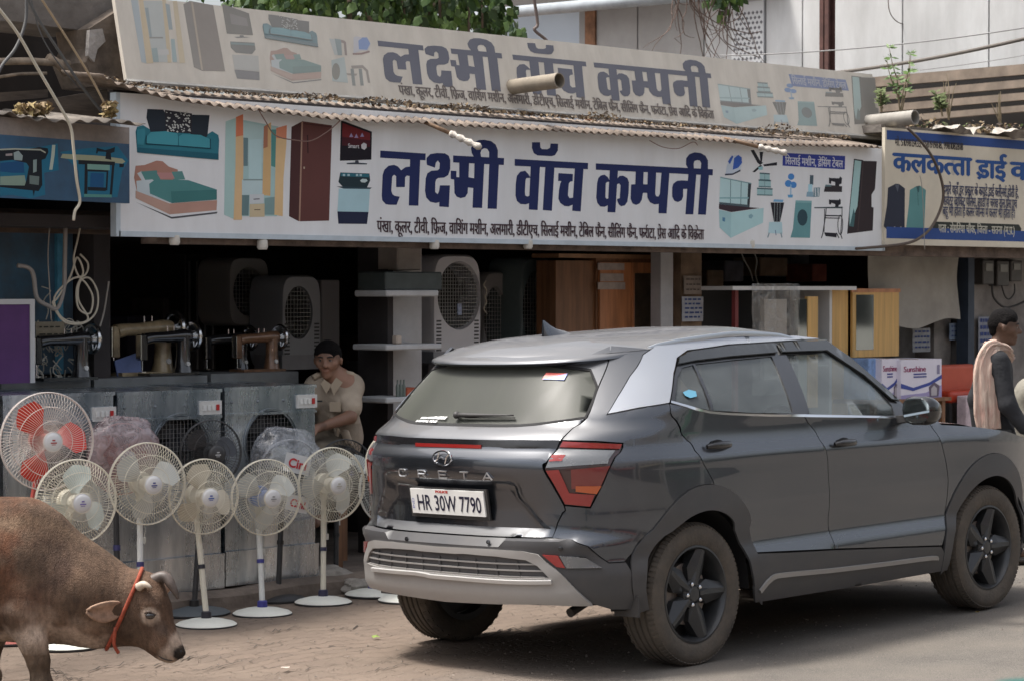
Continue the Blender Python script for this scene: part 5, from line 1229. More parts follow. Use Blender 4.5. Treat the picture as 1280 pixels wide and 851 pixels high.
def cooler_box(px0, px1, ptop, pbot, Y, label, hole=True, depth=.80, hz=.735, hr=.195, panelpx=None, hx=.42):
    px0 += 1.5; px1 -= 1.5; a = atY(px0, pbot, Y); b = atY(px1, ptop, Y); x0, x1 = a.x, b.x; z0 = gz(x0, 11.1)+.10; z1 = atY(px0, ptop, Y).z; w_, h = x1-x0, z1-z0
    t = thing('air_cooler', label, 'air cooler', (x0, Y, z0), group='galvanised sheet coolers in a row')
    mb = MB(); mb.bbox((0,.004,0),(.006,depth,h)); mb.bbox((w_-.006,.004,0),(w_,depth,h)); mb.bbox((0,depth-.006,0),(w_,depth,h)); mb.bbox((0,.004,-.0),(w_,depth,.006))
    cx, cz = w_*hx, h*hz
    holed(mb, 0, w_, .0, h-.17, 0, cx, cz-.03, hr); mb.bbox((-.006,-.010,h-.17),(w_+.006,.02,h-.155)); mb.add([(0,0,h-.156),(w_,0,h-.156),(w_,.0,h-.02),(0,.0,h-.02)], [(0,1,2,3)])
    mb.bbox((-.008,-.008,h-.02),(w_+.008,depth+.005,h))
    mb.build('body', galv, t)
    mb = MB(); mb.lathe([(hr+.012,-.006),(hr+.014,.004),(hr,.006),(hr-.004,-.004)], 40, 'Y', o=(cx,-.002,cz-.03), cap=False); mb.build('ring', galvd, t, 40)
    # wire mesh
    mb = MB(); k = -hr
    while k < hr:
        L_ = math.sqrt(max(0, hr*hr-k*k))
        if L_ > .02:
            mb.tube([(cx+k, .012, cz-.03-L_),(cx+k, .012, cz-.03+L_)], .0016, 3); mb.tube([(cx-L_, .014, cz-.03+k),(cx+L_, .014, cz-.03+k)], .0016, 3)
        k += .026
    mb.build('wire_mesh', mat('grey_wire', (.22,.22,.22), .5, .4), t)
    # fan inside
    mb = MB(); 
    for j in range(4):
        an = j*math.pi/2+.5; ca, sa = math.cos(an), math.sin(an); q = []
        for r_, tw, wd in ((.04,.05,.04),(.11,.04,.08),(.18,.02,.10)):
            for s_ in (-1, 1): q.append((cx+r_*ca-s_*wd*sa, .12+s_*tw, cz-.03+r_*sa+s_*wd*ca))
        mb.add(q, [(0,1,3,2),(2,3,5,4)])
    mb.lathe([(.05,.08),(.05,.2)], 16, 'Y', o=(cx,0,cz-.03)); mb.build('fan', mat('cooler_fan_black', (.03,.03,.035), .5), t)
    # lower tank lip and studs
    mb = MB(); mb.bbox((-.012,-.02,0),(w_+.012,.0,.20)); mb.bbox((-.012,-.024,.19),(w_+.012,-.0,.205)); mb.build('water_tank', galv, t)
    for xx in np.linspace(.05, w_-.05, 4): mb = MB(); mb.ball((xx,-.002,h-.09), (.010,.006,.010), 8, 5); mb.build('stud', galvd, t)
    if panelpx:
        c = atY(*panelpx, Y); cx2, cz2 = c.x-x0, c.z-z0
        mb = MB(); mb.bbox((cx2-.078,-.016,cz2-.040),(cx2+.078,0,cz2+.040)); sp = mb.build('switch_panel', whp, t)
        for dx in (-.05,-.018,.014): MB().bbox((cx2+dx-.010,-.022,cz2-.016),(cx2+dx+.010,-.0165,cz2+.016)).build('switch', mat('switch_white', (.7,.7,.68), .3), sp)
        MB().bbox((cx2+.036,-.023,cz2-.016),(cx2+.056,-.0165,cz2+.018)).build('switch', redp, sp)
    return t
YK = 11.22
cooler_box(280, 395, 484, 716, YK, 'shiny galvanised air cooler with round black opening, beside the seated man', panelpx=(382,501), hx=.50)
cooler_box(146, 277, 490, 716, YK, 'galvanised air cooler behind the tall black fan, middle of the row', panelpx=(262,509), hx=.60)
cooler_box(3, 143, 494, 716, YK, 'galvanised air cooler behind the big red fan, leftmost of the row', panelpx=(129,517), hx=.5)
# grey trunks behind, carrying the sewing machines
YT = 11.95
def trunk(px0, px1, ptop, label, dep=.5):
    px0 += 2; px1 -= 2
    a = atY(px0, ptop, YT); b = atY(px1, ptop, YT); z1 = a.z; t = thing('metal_trunk', label, 'metal trunk', (a.x, YT, PZ), group='dark trunks behind the coolers')
    w_ = b.x-a.x; h = z1-PZ; mb = MB(); mb.bbox((0,0,0),(w_,dep,h-.06)); mb.build('body', mat('grey_trunk', (.15,.16,.16), .55, .3, var=.3, scale=5, dust=(.16,.15,.14,.3), dusts=4), t)
    mb = MB(); mb.bbox((-.01,-.012,h-.13),(w_+.01,dep,h)); mb.build('lid', MATS['grey_trunk'], t); return z1
z_a = trunk(0, 112, 477, 'dark metal trunk under the leftmost sewing machine'); z_b = trunk(116, 258, 473, 'dark metal trunk under the brown and black sewing machines'); z_c = trunk(262, 372, 467, 'dark metal trunk under the sewing machines nearest the seated man')
steel = mat('bright_steel', (.62,.62,.62), .2, 1.0)
def sewing_machine(px, pz, L_, body, label, flip=False, Y=None, yaw=0.0):
    """px,pz: pixel of the left foot on the trunk top; L_: length in metres"""
    Yc = Y or YT+.16; p = atY(px, pz, Yc); z = {0: z_a, 1: z_b, 2: z_c}[0 if px < 114 else 1 if px < 259 else 2]
    t = thing('sewing_machine', label, 'sewing machine', (p.x, Yc, z), yaw, group='sewing machines on the trunks'); k = L_/.40
    def S(*q): return tuple(c*k for c in q)
    mb = MB(); mb.bbox(S(0,-.085,0), S(.38,.085,.018)); mb.build('bed', body, t)
    # arm: round-backed casting from the pillar to the needle head
    mb = MB(); pts = [S(.02,0,.225),S(.08,0,.235),S(.16,0,.236),S(.25,0,.240),S(.31,0,.243),S(.365,0,.240)]; mb.tube(pts, [c*k for c in (.040,.034,.034,.038,.044,.042)], 12)
    mb.tube([S(.315,0,.0),S(.318,0,.05),S(.318,0,.12),S(.320,0,.20),S(.32,0,.245)], [c*k for c in (.066,.052,.044,.044,.044)], 12); mb.build('arm', body, t, 50)
    mb = MB(); mb.bbox(S(-.018,-.030,.095), S(.028,.030,.255)); mb.build('head', body, t).modifiers.new('b','BEVEL').width = .006*k
    mb = MB(); mb.bbox(S(-.024,-.026,.10), S(-.0185,.026,.25)); mb.build('face_plate', steel, t)
    mb = MB(); mb.tube([S(.004,0,.10),S(.004,0,.03)], .005*k, 6); mb.bbox(S(-.010,-.018,.022), S(.022,.018,.028)); mb.build('needle_bar', steel, t)
    mb = MB(); mb.X = Matrix.Translation(S(.395,0,.240)); R0 = .082*k
    mb.tube([(0, R0*math.cos(a), R0*math.sin(a)) for a in np.linspace(0,2*math.pi,28,endpoint=False)], .013*k, 6, closed=True); mb.lathe([(.034*k,-.03*k),(.034*k,.02*k)], 14, 'X'); mb.lathe([(R0*.92,.003),(.034*k,.012*k)], 24, 'X', cap=False)
    for j in range(3): a = j*2.094+.4; mb.tube([(0,0,0),(0,R0*math.cos(a),R0*math.sin(a))], .006*k, 5)
    mb.build('hand_wheel', steel, t, 40)
    for q_ in (.20,.25): mb = MB(); mb.tube([S(q_,0,.262),S(q_,0,.305)], .0035*k, 5); mb.build('spool_pin', steel, t)
    mb = MB(); mb.X = Matrix.Translation(S(.318,-.052,.07)); mb.lathe([(.016*k,.01),(.014*k,-.006),(0,-.006)], 12, 'Y', cap=False); mb.build('badge', mat('white_badge', (.6,.6,.58), .4), t)
    mb = MB(); mb.bbox(S(.07,-.0285,.228), S(.27,-.0268,.243)); mb.build('gold_decal', mat('gold_decal', (.45,.33,.12), .4, .5), t)
    return t
blk = mat('black_enamel', (.015,.015,.017), .18, coat=1.0); brn = mat('rusty_enamel', (.17,.09,.05), .35, .2, var=.5, scale=12, coat=.5)
sewing_machine(45, 476, .40, blk, Y=YT-.02, label='black sewing machine with bright hand wheel, leftmost on the trunks')
sewing_machine(141, 471, .48, mat('worn_cream_enamel', (.32,.25,.15), .35, var=.5, scale=9, coat=.4), 'worn cream and rust sewing machine with a blue sheet leaning in it', Y=YT+.30)
sewing_machine(177, 472, .40, blk, 'black sewing machine with rusty needle head, between the cream one and the steel ones')
sewing_machine(258, 468, .36, blk, 'black sewing machine partly behind the brown one', Y=YT+.34)
sewing_machine(296, 466, .36, brn, 'brown sewing machine with bright hand wheel beside the dim coolers')
p = atY(147, 471, YT+.24); q = atY(178, 440, YT+.24)
t = thing('blue_board', 'small blue board leaning inside the cream sewing machine', 'board', (p.x, YT+.24, z_b)); mb = MB(); mb.add([(0,0,0),(q.x-p.x,0,0),(q.x-p.x,.03,q.z-z_b),(.0,.03,(q.z-z_b)*.65),(0,.01,0),(q.x-p.x,.01,0),(q.x-p.x,.04,q.z-z_b),(.0,.04,(q.z-z_b)*.65)], [(0,1,2,3),(7,6,5,4),(1,0,4,5),(2,1,5,6),(3,2,6,7),(0,3,7,4)]); mb.build('sheet', mat('dull_blue_board', (.12,.17,.36), .6, var=.2), t)

# ---- fans
cream_p = mat('cream_enamel', (.74,.70,.58), .4, var=.06, dust=(.4,.36,.3,.25), dusts=6)
wht_p = mat('white_enamel', (.76,.78,.76), .4, var=.05, dust=(.4,.37,.3,.25), dusts=5)
base_w = mat('fan_base_white', (.76,.78,.72), .45, var=.08, dust=(.38,.33,.26,.35), dusts=7)
blackp = mat('black_enamel_fan', (.02,.021,.024), .4, dust=(.14,.13,.12,.25), dusts=6)
_fan_me = {}
def guard_mesh(kind, R_, n=76, dome=.085, hub=.052):
    key = (kind, round(R_, 3), n)
    if key in _fan_me: return _fan_me[key]
    mb = MB(); sgn = -1 if kind == 'front' else 1
    def P(r, a, tw=0): u = r/R_; return (r*math.cos(a+tw), sgn*dome*(1-u**3.2), r*math.sin(a+tw))
    for k in range(n):
        a = 2*math.pi*k/n; mb.tube([P(r, a, .18*(1-r/R_)) for r in np.linspace(hub, R_, 6)], .00125, 3, cap=False)
    for r, w_ in ((R_*.42,.0018),(R_*.70,.0018),(R_*.985,.0035)): mb.tube([P(r, a) for a in np.linspace(0, 2*math.pi, 48, endpoint=False)], w_, 5, closed=True)
    if kind == 'front': mb.tube([P(hub, a) for a in np.linspace(0, 2*math.pi, 20, endpoint=False)], .003, 5, closed=True)
    me = bpy.data.meshes.new('guard_'+kind); me.from_pydata(mb.V, [], mb.F); me.update(); _fan_me[key] = me; return me
def fan(label, gx, gy, gr, bx, by, yaw=32, cols=None, base_r=.165, tilt=0.0, basec=None, group='pedestal fans in front of the coolers', depth=None, blades=None, logo=None, motor=None, collar=(.05,.05,.16), hubc=None, polem=None, nobase=False, n=76, spin=0.0, basez=None, cat='fan', name='pedestal_fan', guardm=None):
    """gx,gy,gr: guard centre and vertical radius in the photo; bx,by: base centre"""
    B = atG(bx, by) if basez is None else hit(bx, by, (0,0,basez), (0,0,1))
    d = (B-CP).dot(DV); r = (gx-640)/FPX*d; z = ray(gx, gy).z/ray(gx, gy).dot(DV)*d+CAMZ
    H = CP+DV*d+RV*r; H.z = z; R_ = gr/FPX*d
    t = thing(name, label, cat, tuple(B), group=group)
    body = cols or cream_p; gm = guardm or body
    # direction the face looks to
    nd = (-DV*math.cos(R(yaw))+RV*math.sin(R(yaw))).normalized(); nd = (nd+Vector((0,0,math.sin(tilt)))).normalized()
    side = Vector((0,0,1)).cross(nd).normalized()*-1; up_ = side.cross(nd)*-1
    if up_.z < 0: up_ = -up_
    hl = H-B; MM = Matrix(((side.x, -nd.x, up_.x, hl.x), (side.y, -nd.y, up_.y, hl.y), (side.z, -nd.z, up_.z, hl.z), (0,0,0,1)))
    def sub(nm, me_or_mb, m, parent=t, smooth=None):
        if isinstance(me_or_mb, MB): return me_or_mb.build(nm, m, parent, smooth)
        o = bpy.data.objects.new(nm, me_or_mb); C.objects.link(o); o.parent = parent
        if not me_or_mb.materials: me_or_mb.materials.append(None)
        o.material_slots[0].link = 'OBJECT'; o.material_slots[0].material = m; return o
    for kd in ('front', 'back'):
        o = sub('guard_'+kd, guard_mesh(kd, round(R_, 3), n), gm); o.matrix_local = MM @ Matrix.Translation((0, -.004 if kd == 'front' else .004, 0))
    mb = MB(); mb.X = MM; mb.lathe([(.0,-.099),(.034,-.098),(.050,-.090),(.054,-.082),(.050,-.076)], 24, 'Y', cap=False); hb = sub('hub_badge', mb, hubc or mat('badge_white', (.66,.66,.66), .35), smooth=40)
    mb = MB(); mb.X = MM; lg = logo or (.05,.06,.25)
    for dx, dz, w_, h in ((0,.010,.016,.007),(0,-.004,.034,.006),(0,-.014,.022,.003)): mb.box((dx,-.1005 if abs(dz) < .012 else -.0995,dz), (w_,.001,h))
    sub('logo', mb, mat('logo_%d' % int(lg[0]*100+lg[2]*1000), lg, .5), hb)
    for k in range(3):
        a0 = k*2.0944+.35+spin; mb = MB(); mb.X = MM; V = []; F = []; m_ = 7
        for i in range(m_+1):
            u = i/m_; r_ = .045+(R_*.86-.045)*u; w0 = .16+.52*math.sin(math.pi*min(1,u*.62+.12))**1.1; w1 = w0*(1-.75*max(0, u-.75)**.8*2)
            for j in range(4):
                v = j/3-.5; aa = a0+v*w1*1.5+.35*u*u*.6; V.append((r_*math.cos(aa), .010-v*.05*(1-.3*u)+.004*math.sin(j), r_*math.sin(aa)))
        for i in range(m_):
            for j in range(3): q = i*4+j; F.append((q, q+1, q+5, q+4))
        mb.add(V, F); sub('blade', mb, blades or mat('pale_blade', (.55,.58,.56), .3, dust=(.4,.37,.32,.25), dusts=5), smooth=True)
    mb = MB(); mb.X = MM; mb.lathe([(.0,-.035),(.035,-.03),(.04,.02)], 16, 'Y', cap=False); mb.lathe([(.058,.062),(.062,.08),(.060,.12),(.045,.155),(.0,.165)], 20, 'Y', cap=False); mb.lathe([(0,.055),(.058,.062)], 20, 'Y', cap=False); sub('motor', mb, motor or body, smooth=50)
    # neck, pole, base
    topc = hl-nd*.10; top = Vector((topc.x, topc.y, hl.z-.10)); foot = Vector((0,0,.05))
    mb = MB(); mb.tube([topc, Vector((topc.x,topc.y,hl.z-.06)), top], [.022,.024,.020], 10); mb.tube([top, top+(foot-top)*.10], .017, 10); sub('neck', mb, body, smooth=50)
    pm = polem or body
    mb = MB(); mb.tube([top+(foot-top)*.08, foot], .0165, 14); sub('pole', mb, pm, smooth=50)
    mb = MB(); mb.tube([foot+(top-foot)*.46, foot+(top-foot)*.50], .021, 12); cm_ = mat('collar_%d' % int(collar[2]*100), collar, .4); sub('collar', mb, cm_, smooth=40); mb = MB(); mb.lathe([(.030,.035),(.028,.075),(.018,.08)], 14); sub('collar', mb, cm_, smooth=40)
    if not nobase:
        mb = MB(); mb.lathe([(base_r,.0),(base_r+.004,.008),(base_r*.93,.018),(base_r*.6,.032),(base_r*.25,.040),(.03,.042),(0,.043)], 40, cap=False); mb.lathe([(base_r,0),(0,0)], 40, cap=False); sub('base', mb, basec or base_w, smooth=50)
        mb = MB(); mb.lathe([(base_r-.004,-.006),(base_r+.006,-.002),(base_r+.006,.006),(base_r,.008)], 40, cap=False); sub('base_rim', mb, blackp)
    # pull cord with plug
    random.seed(int(gx)); s0 = topc+Vector((.03,0,-.10)); pts = [s0+Vector((random.uniform(-.015,.015), random.uniform(-.01,.01), -.05*i)) for i in range(5)]
    mb = MB(); mb.tube(spline(pts, 4), .0025, 4); mb.box(pts[-1]+Vector((0,0,-.02)), (.018,.014,.035)); sub('cord', mb, mat('white_cord', (.6,.6,.56), .6))
    return t
bluem = mat('blue_motor', (.16,.25,.5), .4)
redb = mat('red_blade', (.62,.03,.012), .3, coat=.4); whg = mat('white_red_guard', (.66,.60,.55), .4)
fan('big white-guarded fan with red blades, at the far left', 58, 551, 62, 12, 800, cols=mat('red_enamel', (.38,.04,.03), .4, dust=(.3,.2,.16,.3), dusts=5), guardm=whg, blades=redb, base_r=.19, basec=mat('red_base', (.30,.05,.04), .5, dust=(.3,.2,.16,.35), dusts=6), logo=(.4,.05,.05), n=84, spin=.5)
fan('cream fan with pale blades behind the cow, below the big red fan', 94, 627, 54, 84, 808, blades=mat('milky_blade', (.55,.62,.58), .3), logo=(.2,.15,.4), spin=1.2)
fan('cream fan whose white pole shows just above the cow neck', 183, 604, 52, 176, 790, cols=cream_p, polem=wht_p, spin=.2)
fan('cream fan with the leftmost bare pole right of the cow head', 254, 620, 47.5, 258, 781, cols=cream_p, collar=(.03,.03,.04), blades=mat('cream_blade', (.55,.50,.40), .35), logo=(.05,.1,.4), spin=.9)
fan('cream fan with a blue motor and white pole, in front of the bagged fan', 332, 621, 48, 328, 767, cols=cream_p, polem=wht_p, motor=bluem, collar=(.05,.05,.25), logo=(.3,.3,.3), spin=.1)
fan('cream fan nearest the seated man, in front of the pale stone', 414, 605, 47, 404, 753, cols=cream_p, collar=(.04,.04,.08), logo=(.45,.42,.35), spin=1.5)
fan('cream fan half hidden by the rear left corner of the car', 489, 610, 46, 466, 743, cols=wht_p, collar=(.05,.05,.25), spin=.7, motor=bluem)
fan('small cream fan behind the one at the car corner, mostly hidden', 492, 578, 40, 508, 750, cols=cream_p, spin=.4)
# bagged and black fans standing behind
fan('black pedestal fan with black guard between the cream fans', 263, 566, 42, 243, 766, cols=blackp, blades=mat('black_blade', (.035,.037,.045), .3, coat=.4), basec=mat('slate_base', (.07,.09,.105), .6, dust=(.2,.18,.16,.3), dusts=6), base_r=.20, hubc=blackp, logo=(.5,.5,.5), spin=.3, n=60, collar=(.02,.02,.02))
fan('black pedestal fan with its head wrapped in a clear plastic bag', 362, 592, 44, 348, 749, cols=blackp, base_r=.16, basec=blackp, hubc=blackp, logo=(.5,.5,.5), spin=.6, n=50, collar=(.02,.02,.02), guardm=mat('grey_guard', (.35,.35,.36), .4))
fan('black pedestal fan standing on the pale stone behind the cream fan', 430, 590, 42, 420, 733, cols=blackp, base_r=.05, basec=blackp, hubc=blackp, spin=.2, n=50, collar=(.02,.02,.02))
fan('pinkish fan wrapped in a hazy plastic cover behind the cream fans', 152, 573, 45, 148, 779, cols=mat('pink_enamel', (.42,.16,.15), .4), guardm=mat('pink_guard', (.5,.3,.28), .4), blades=mat('pink_blade', (.42,.2,.19), .35), spin=.2, n=60, basec=blackp, polem=blackp)
# plastic bags over the heads
def bag(name, label, px, py, rx, rz_, bx, by, dep=.13, mt=None, lean=.0):
    B = atG(bx, by); d = (B-CP).dot(DV)-.02; r = (px-640)/FPX*d; z = ray(px, py).z/ray(px, py).dot(DV)*d+CAMZ; H = CP+DV*d+RV*r; H.z = z
    t = thing(name, label, 'plastic bag', tuple(H)); nd = (-DV*math.cos(R(32))+RV*math.sin(R(32))); sd = Vector((0,0,1)).cross(nd).normalized(); V = []; F = []; n, m = 34, 20
    for i in range(m+1):
        p_ = math.pi*i/m
        for j in range(n):
            a = 2*math.pi*j/n; q = Vector((math.sin(p_)*math.cos(a), math.sin(p_)*math.sin(a), -math.cos(p_))); cr = 1+.10*noise.noise(q*2.3)+.05*noise.noise(q*7)+.025*math.sin(a*9+p_*4)
            sx = abs(q.x)**.7*(1 if q.x > 0 else -1); sz_ = abs(q.z)**.8*(1 if q.z > 0 else -1)
            V.append(sd*(sx*rx*cr+lean*sz_*rx)+nd*(q.y*dep*cr)+Vector((0,0,sz_*rz_*cr)))
    for i in range(m):
        for j in range(n): F.append((i*n+j, i*n+(j+1) % n, (i+1)*n+(j+1) % n, (i+1)*n+j))
    mobj('film', V, F, mt, t, True); return t, sd, nd
def film(name, col, dens, gl=.25):
    m = bpy.data.materials.new(name); m.use_nodes = True; t = m.node_tree; N = t.nodes; L = t.links; N.remove(N['Principled BSDF']); out = N['Material Output']
    tr = N.new('ShaderNodeBsdfTransparent'); df = N.new('ShaderNodeBsdfDiffuse'); df.inputs[0].default_value = (*col, 1); g = N.new('ShaderNodeBsdfGlossy'); g.inputs['Roughness'].default_value = gl
    lw = N.new('ShaderNodeLayerWeight'); lw.inputs[0].default_value = .35; tc = N.new('ShaderNodeTexCoord'); n = N.new('ShaderNodeTexNoise'); n.inputs['Scale'].default_value = 14; n.inputs['Detail'].default_value = 6; n.inputs['Distortion'].default_value = 1.5; L.new(tc.outputs['Object'], n.inputs[0])
    mr = N.new('ShaderNodeMapRange'); mr.inputs[1].default_value = .35; mr.inputs[2].default_value = .75; mr.inputs[3].default_value = dens*.5; mr.inputs[4].default_value = min(1, dens*1.8); L.new(n.outputs[0], mr.inputs[0])
    m1 = N.new('ShaderNodeMixShader'); m1.inputs[0].default_value = .35; L.new(df.outputs[0], m1.inputs[1]); L.new(g.outputs[0], m1.inputs[2])
    ad = N.new('ShaderNodeMath'); ad.operation = 'MAXIMUM'; mu = N.new('ShaderNodeMath'); mu.operation = 'MULTIPLY'; mu.inputs[1].default_value = .5; L.new(lw.outputs['Facing'], mu.inputs[0]); L.new(mr.outputs[0], ad.inputs[0]); L.new(mu.outputs[0], ad.inputs[1])
    m2 = N.new('ShaderNodeMixShader'); L.new(ad.outputs[0], m2.inputs[0]); L.new(tr.outputs[0], m2.inputs[1]); L.new(m1.outputs[0], m2.inputs[2]); L.new(m2.outputs[0], out.inputs[0])
    bp = N.new('ShaderNodeBump'); bp.inputs['Strength'].default_value = .6; bp.inputs['Distance'].default_value = .02; L.new(n.outputs[0], bp.inputs['Height']); L.new(bp.outputs[0], g.inputs['Normal']); L.new(bp.outputs[0], df.inputs['Normal']); return m
clearf = film('clear_film', (.46,.48,.52), .30, .15)
bt, sd, nd = bag('plastic_bag', 'clear plastic bag with red and white print over a black fan head', 360, 593, .235, .275, 348, 749, mt=clearf, lean=-.15)
lab = mat('bag_print', (.62,.62,.62), .5)
for cz_, k in ((.075,1.0),(-.16,.85)):
    c = sd*-.02+nd*.16+Vector((0,0,cz_)); mb = MB(); a = (sd*-1).normalized(); u_ = Vector((0,0,1)); tl = .25; a2 = (-a*math.cos(tl)*1+u_*math.sin(tl)*-1)*-1; u2 = nd.cross(a2)
    if u2.z < 0: u2 = -u2
    P_ = [c+a2*(x*.085*k)+u2*(y*.055*k) for x, y in ((-1,-1),(1,-1),(1,1),(-1,1))]; mb.add(P_+[q-nd*.004 for q in P_], [(0,1,2,3),(7,6,5,4),(0,4,5,1),(1,5,6,2),(2,6,7,3),(3,7,4,0)]); pr_ = mb.build('printed_label', lab, bt)
    Mx = Matrix(((a2.x,u2.x,nd.x,c.x),(a2.y,u2.y,nd.y,c.y),(a2.z,u2.z,nd.z,c.z),(0,0,0,1)))
    if a2.cross(u2).dot(nd) < 0: Mx = Matrix(((-a2.x,u2.x,nd.x,c.x),(-a2.y,u2.y,nd.y,c.y),(-a2.z,u2.z,nd.z,c.z),(0,0,0,1)))
    flat_text('Cini', Mx @ Matrix.Translation((0,-.025*k,.003)), .075*k, mat('bag_red', (.5,.03,.04), .5), pr_, width=.12*k, bold=.002, name='lettering')
bag('plastic_cover', 'hazy pinkish plastic cover over a fan behind the cream fans', 152, 566, .205, .20, 148, 779, dep=.09, mt=film('pink_film', (.36,.24,.25), .48, .4))
# black wire basket guard by the man
p = atY(424, 572, 11.5); t = thing('wire_basket', 'dark wire basket guard lying by the seated man above the cream fan', 'wire basket', (p.x, 11.5, p.z-.12)); mb = MB()
for k in range(18):
    a = math.pi*2*k/18; mb.tube([(.20*math.sin(b_)*math.cos(a), .20*math.sin(b_)*math.sin(a), .20*math.cos(b_)) for b_ in np.linspace(0.05, 1.6, 8)], .003, 4)
for b_ in (.4,.8,1.2,1.58): mb.tube([(.20*math.sin(b_)*math.cos(a), .20*math.sin(b_)*math.sin(a), .20*math.cos(b_)) for a in np.linspace(0,2*math.pi,30,endpoint=False)], .003, 4, closed=True)
mb.build('wires', blackp, t)
# stones by the kerb
def rock(label, px, py, sx, sy, sz, seed, m, name='stone'):
    p = atG(px, py); t = MB(); V = []; F = []; n, mm = 26, 16; random.seed(seed)
    for i in range(mm+1):
        a = math.pi*i/mm
        for j in range(n):
            b_ = 2*math.pi*j/n; q = Vector((math.sin(a)*math.cos(b_), math.sin(a)*math.sin(b_), -math.cos(a))); h = 1+.35*noise.noise(q*1.4+Vector((seed,0,0)))+.16*noise.noise(q*4+Vector((seed,0,0)))+.06*noise.noise(q*11)
            V.append((q.x*sx*h, q.y*sy*h, max(-.02, q.z*sz*h+sz*.6)))
    for i in range(mm):
        for j in range(n): F.append((i*n+j, i*n+(j+1) % n, (i+1)*n+(j+1) % n, (i+1)*n+j))
    o = mobj(name, V, F, m, None, 30); o.location = p; tag(o, label, 'stone'); return o
st_m = mat('pale_stone', (.33,.31,.28), .9, var=.3, scale=9, bump=.5, bscale=30, dust=(.2,.17,.14,.5), dusts=6)
rock('pale broken stone behind the cream fan nearest the seated man', 410, 735, .20, .17, .085, 3, st_m)
rock('flat pale concrete lump beside the black fan pole on the step', 445, 738, .13, .10, .05, 9, st_m)
rock('brown weathered boulder of the step behind the white-pole fan', 300, 742, .40, .14, .11, 21, mud)
# ------------------------------------------------------------ things inside and in front of the shops
def wbox(name, label, cat, px0, px1, ptop, pbot, Y, dep, m, group=None, zb=None, kid='body'):
    a = atY(px0, pbot, Y); b = atY(px1, ptop, Y); z0 = a.z if zb is None else zb; z1 = atY((px0+px1)/2, ptop, Y).z
    t = thing(name, label, cat, (a.x, Y, z0), group=group); MB().bbox((0,0,0),(b.x-a.x,dep,z1-z0)).build(kid, m, t).modifiers.new('b','BEVEL').width = .008
    return t, b.x-a.x, z1-z0
def ellipse_ring(mb, cx, cz, rx, rz_, y, w_, n=30): mb.tube([(cx+rx*math.cos(a), y, cz+rz_*math.sin(a)) for a in np.linspace(0,2*math.pi,n,endpoint=False)], w_, 5, closed=True)
def plastic_cooler(label, px0, px1, ptop, pbot, Y, col, lowcol=None, sp=.030, grp='plastic desert coolers inside the shop', zb=None, vents=True, clutter=False, ov=(.5,.57,.36,.30)):
    a = atY(px0, pbot, Y); b = atY(px1, pbot, Y); w_ = b.x-a.x; z0 = a.z if zb is None else zb; z1 = atY((px0+px1)/2, ptop, Y).z; h = z1-z0; m = mat('cooler_plastic_%d' % int(col[0]*1000+col[2]*10), col, .4, var=.08, scale=4, dust=(.2,.19,.18,.25), dusts=4)
    t = thing('desert_cooler', label, 'air cooler', (a.x, Y, z0), group=grp)
    cx, cz, rx, rz_ = w_*ov[0], h*ov[1], w_*ov[2], h*ov[3]
    # rounded front with an oval opening
    V = []; F = []; n = 48
    for k in range(n):
        an = 2*math.pi*k/n; c, s = math.cos(an), math.sin(an); V.append((cx+rx*c, .03, cz+rz_*s)); V.append((cx+rx*1.05*c, -.005, cz+rz_*1.05*s))
        k1 = 5; ux = abs(c)**(2/k1)*(1 if c > 0 else -1); uz = abs(s)**(2/k1)*(1 if s > 0 else -1); V.append((w_/2+ux*w_/2*.94, 0, h/2+uz*h/2*.96)); V.append((w_/2+ux*w_/2, .03, h/2+uz*h/2)); V.append((w_/2+ux*w_/2, .36, h/2+uz*h/2))
    for k in range(n):
        for j in range(4): q = k*5+j; q2 = ((k+1) % n)*5+j; F.append((q, q+1, q2+1, q2))
    F.append(tuple(k*5+4 for k in range(n))[::-1]); mobj('housing', V, F, m, t, 40)
    MB().add([(cx+rx*.99*math.cos(a_), .20, cz+rz_*.99*math.sin(a_)) for a_ in np.linspace(0,2*math.pi,24,endpoint=False)], [tuple(range(24))]).build('cooling_pad', mat('dark_inside', (.02,.02,.02), .9), t)
    mb = MB(); k = -rx
    while k < rx:
        L_ = rz_*math.sqrt(max(0, 1-(k/rx)**2)); mb.tube([(cx+k,.01,cz-L_),(cx+k,.01,cz+L_)], .0022, 4) if L_ > .02 else None; k += sp
    k = -rz_
    while k < rz_:
        L_ = rx*math.sqrt(max(0, 1-(k/rz_)**2)); mb.tube([(cx-L_,.008,cz+k),(cx+L_,.008,cz+k)], .0022, 4) if L_ > .02 else None; k += sp
    mb.build('front_grille', mat('pale_grille', (.35,.35,.34), .4), t)
    mb = MB(); 
    for j in range(3): an = j*2.09+.3; ca, sa = math.cos(an), math.sin(an); mb.add([(cx+.03*ca,.10,cz+.03*sa),(cx+rx*.85*ca-.07*sa,.09,cz+rx*.85*sa+.07*ca),(cx+rx*.9*ca+.06*sa,.13,cz+rx*.9*sa-.06*ca)], [(0,1,2)])
    mb.build('fan', mat('cooler_fan_black', (.03,.03,.035), .5), t)
    if vents:
        for sx in (.07*w_, w_*.93-.045):
            mb = MB()
            for j in range(9): mb.bbox((sx,-.006,h*.16+j*.026),(sx+.045,.001,h*.16+j*.026+.012))
            mb.build('side_vents', mat('vent_dark', (.06,.06,.065), .6), t)
    if lowcol:
        MB().bbox((-.005,-.012,0),(w_+.005,.30,h*.155)).build('water_tank', mat('tank_grey', lowcol, .5, var=.1), t)
    return t, w_, h
def cable(name, pts, r, m, label, cat='cable', n=6):
    o = MB().tube(spline(pts, n), r, 5).build(name, m, None, True); return tag(o, label, cat)
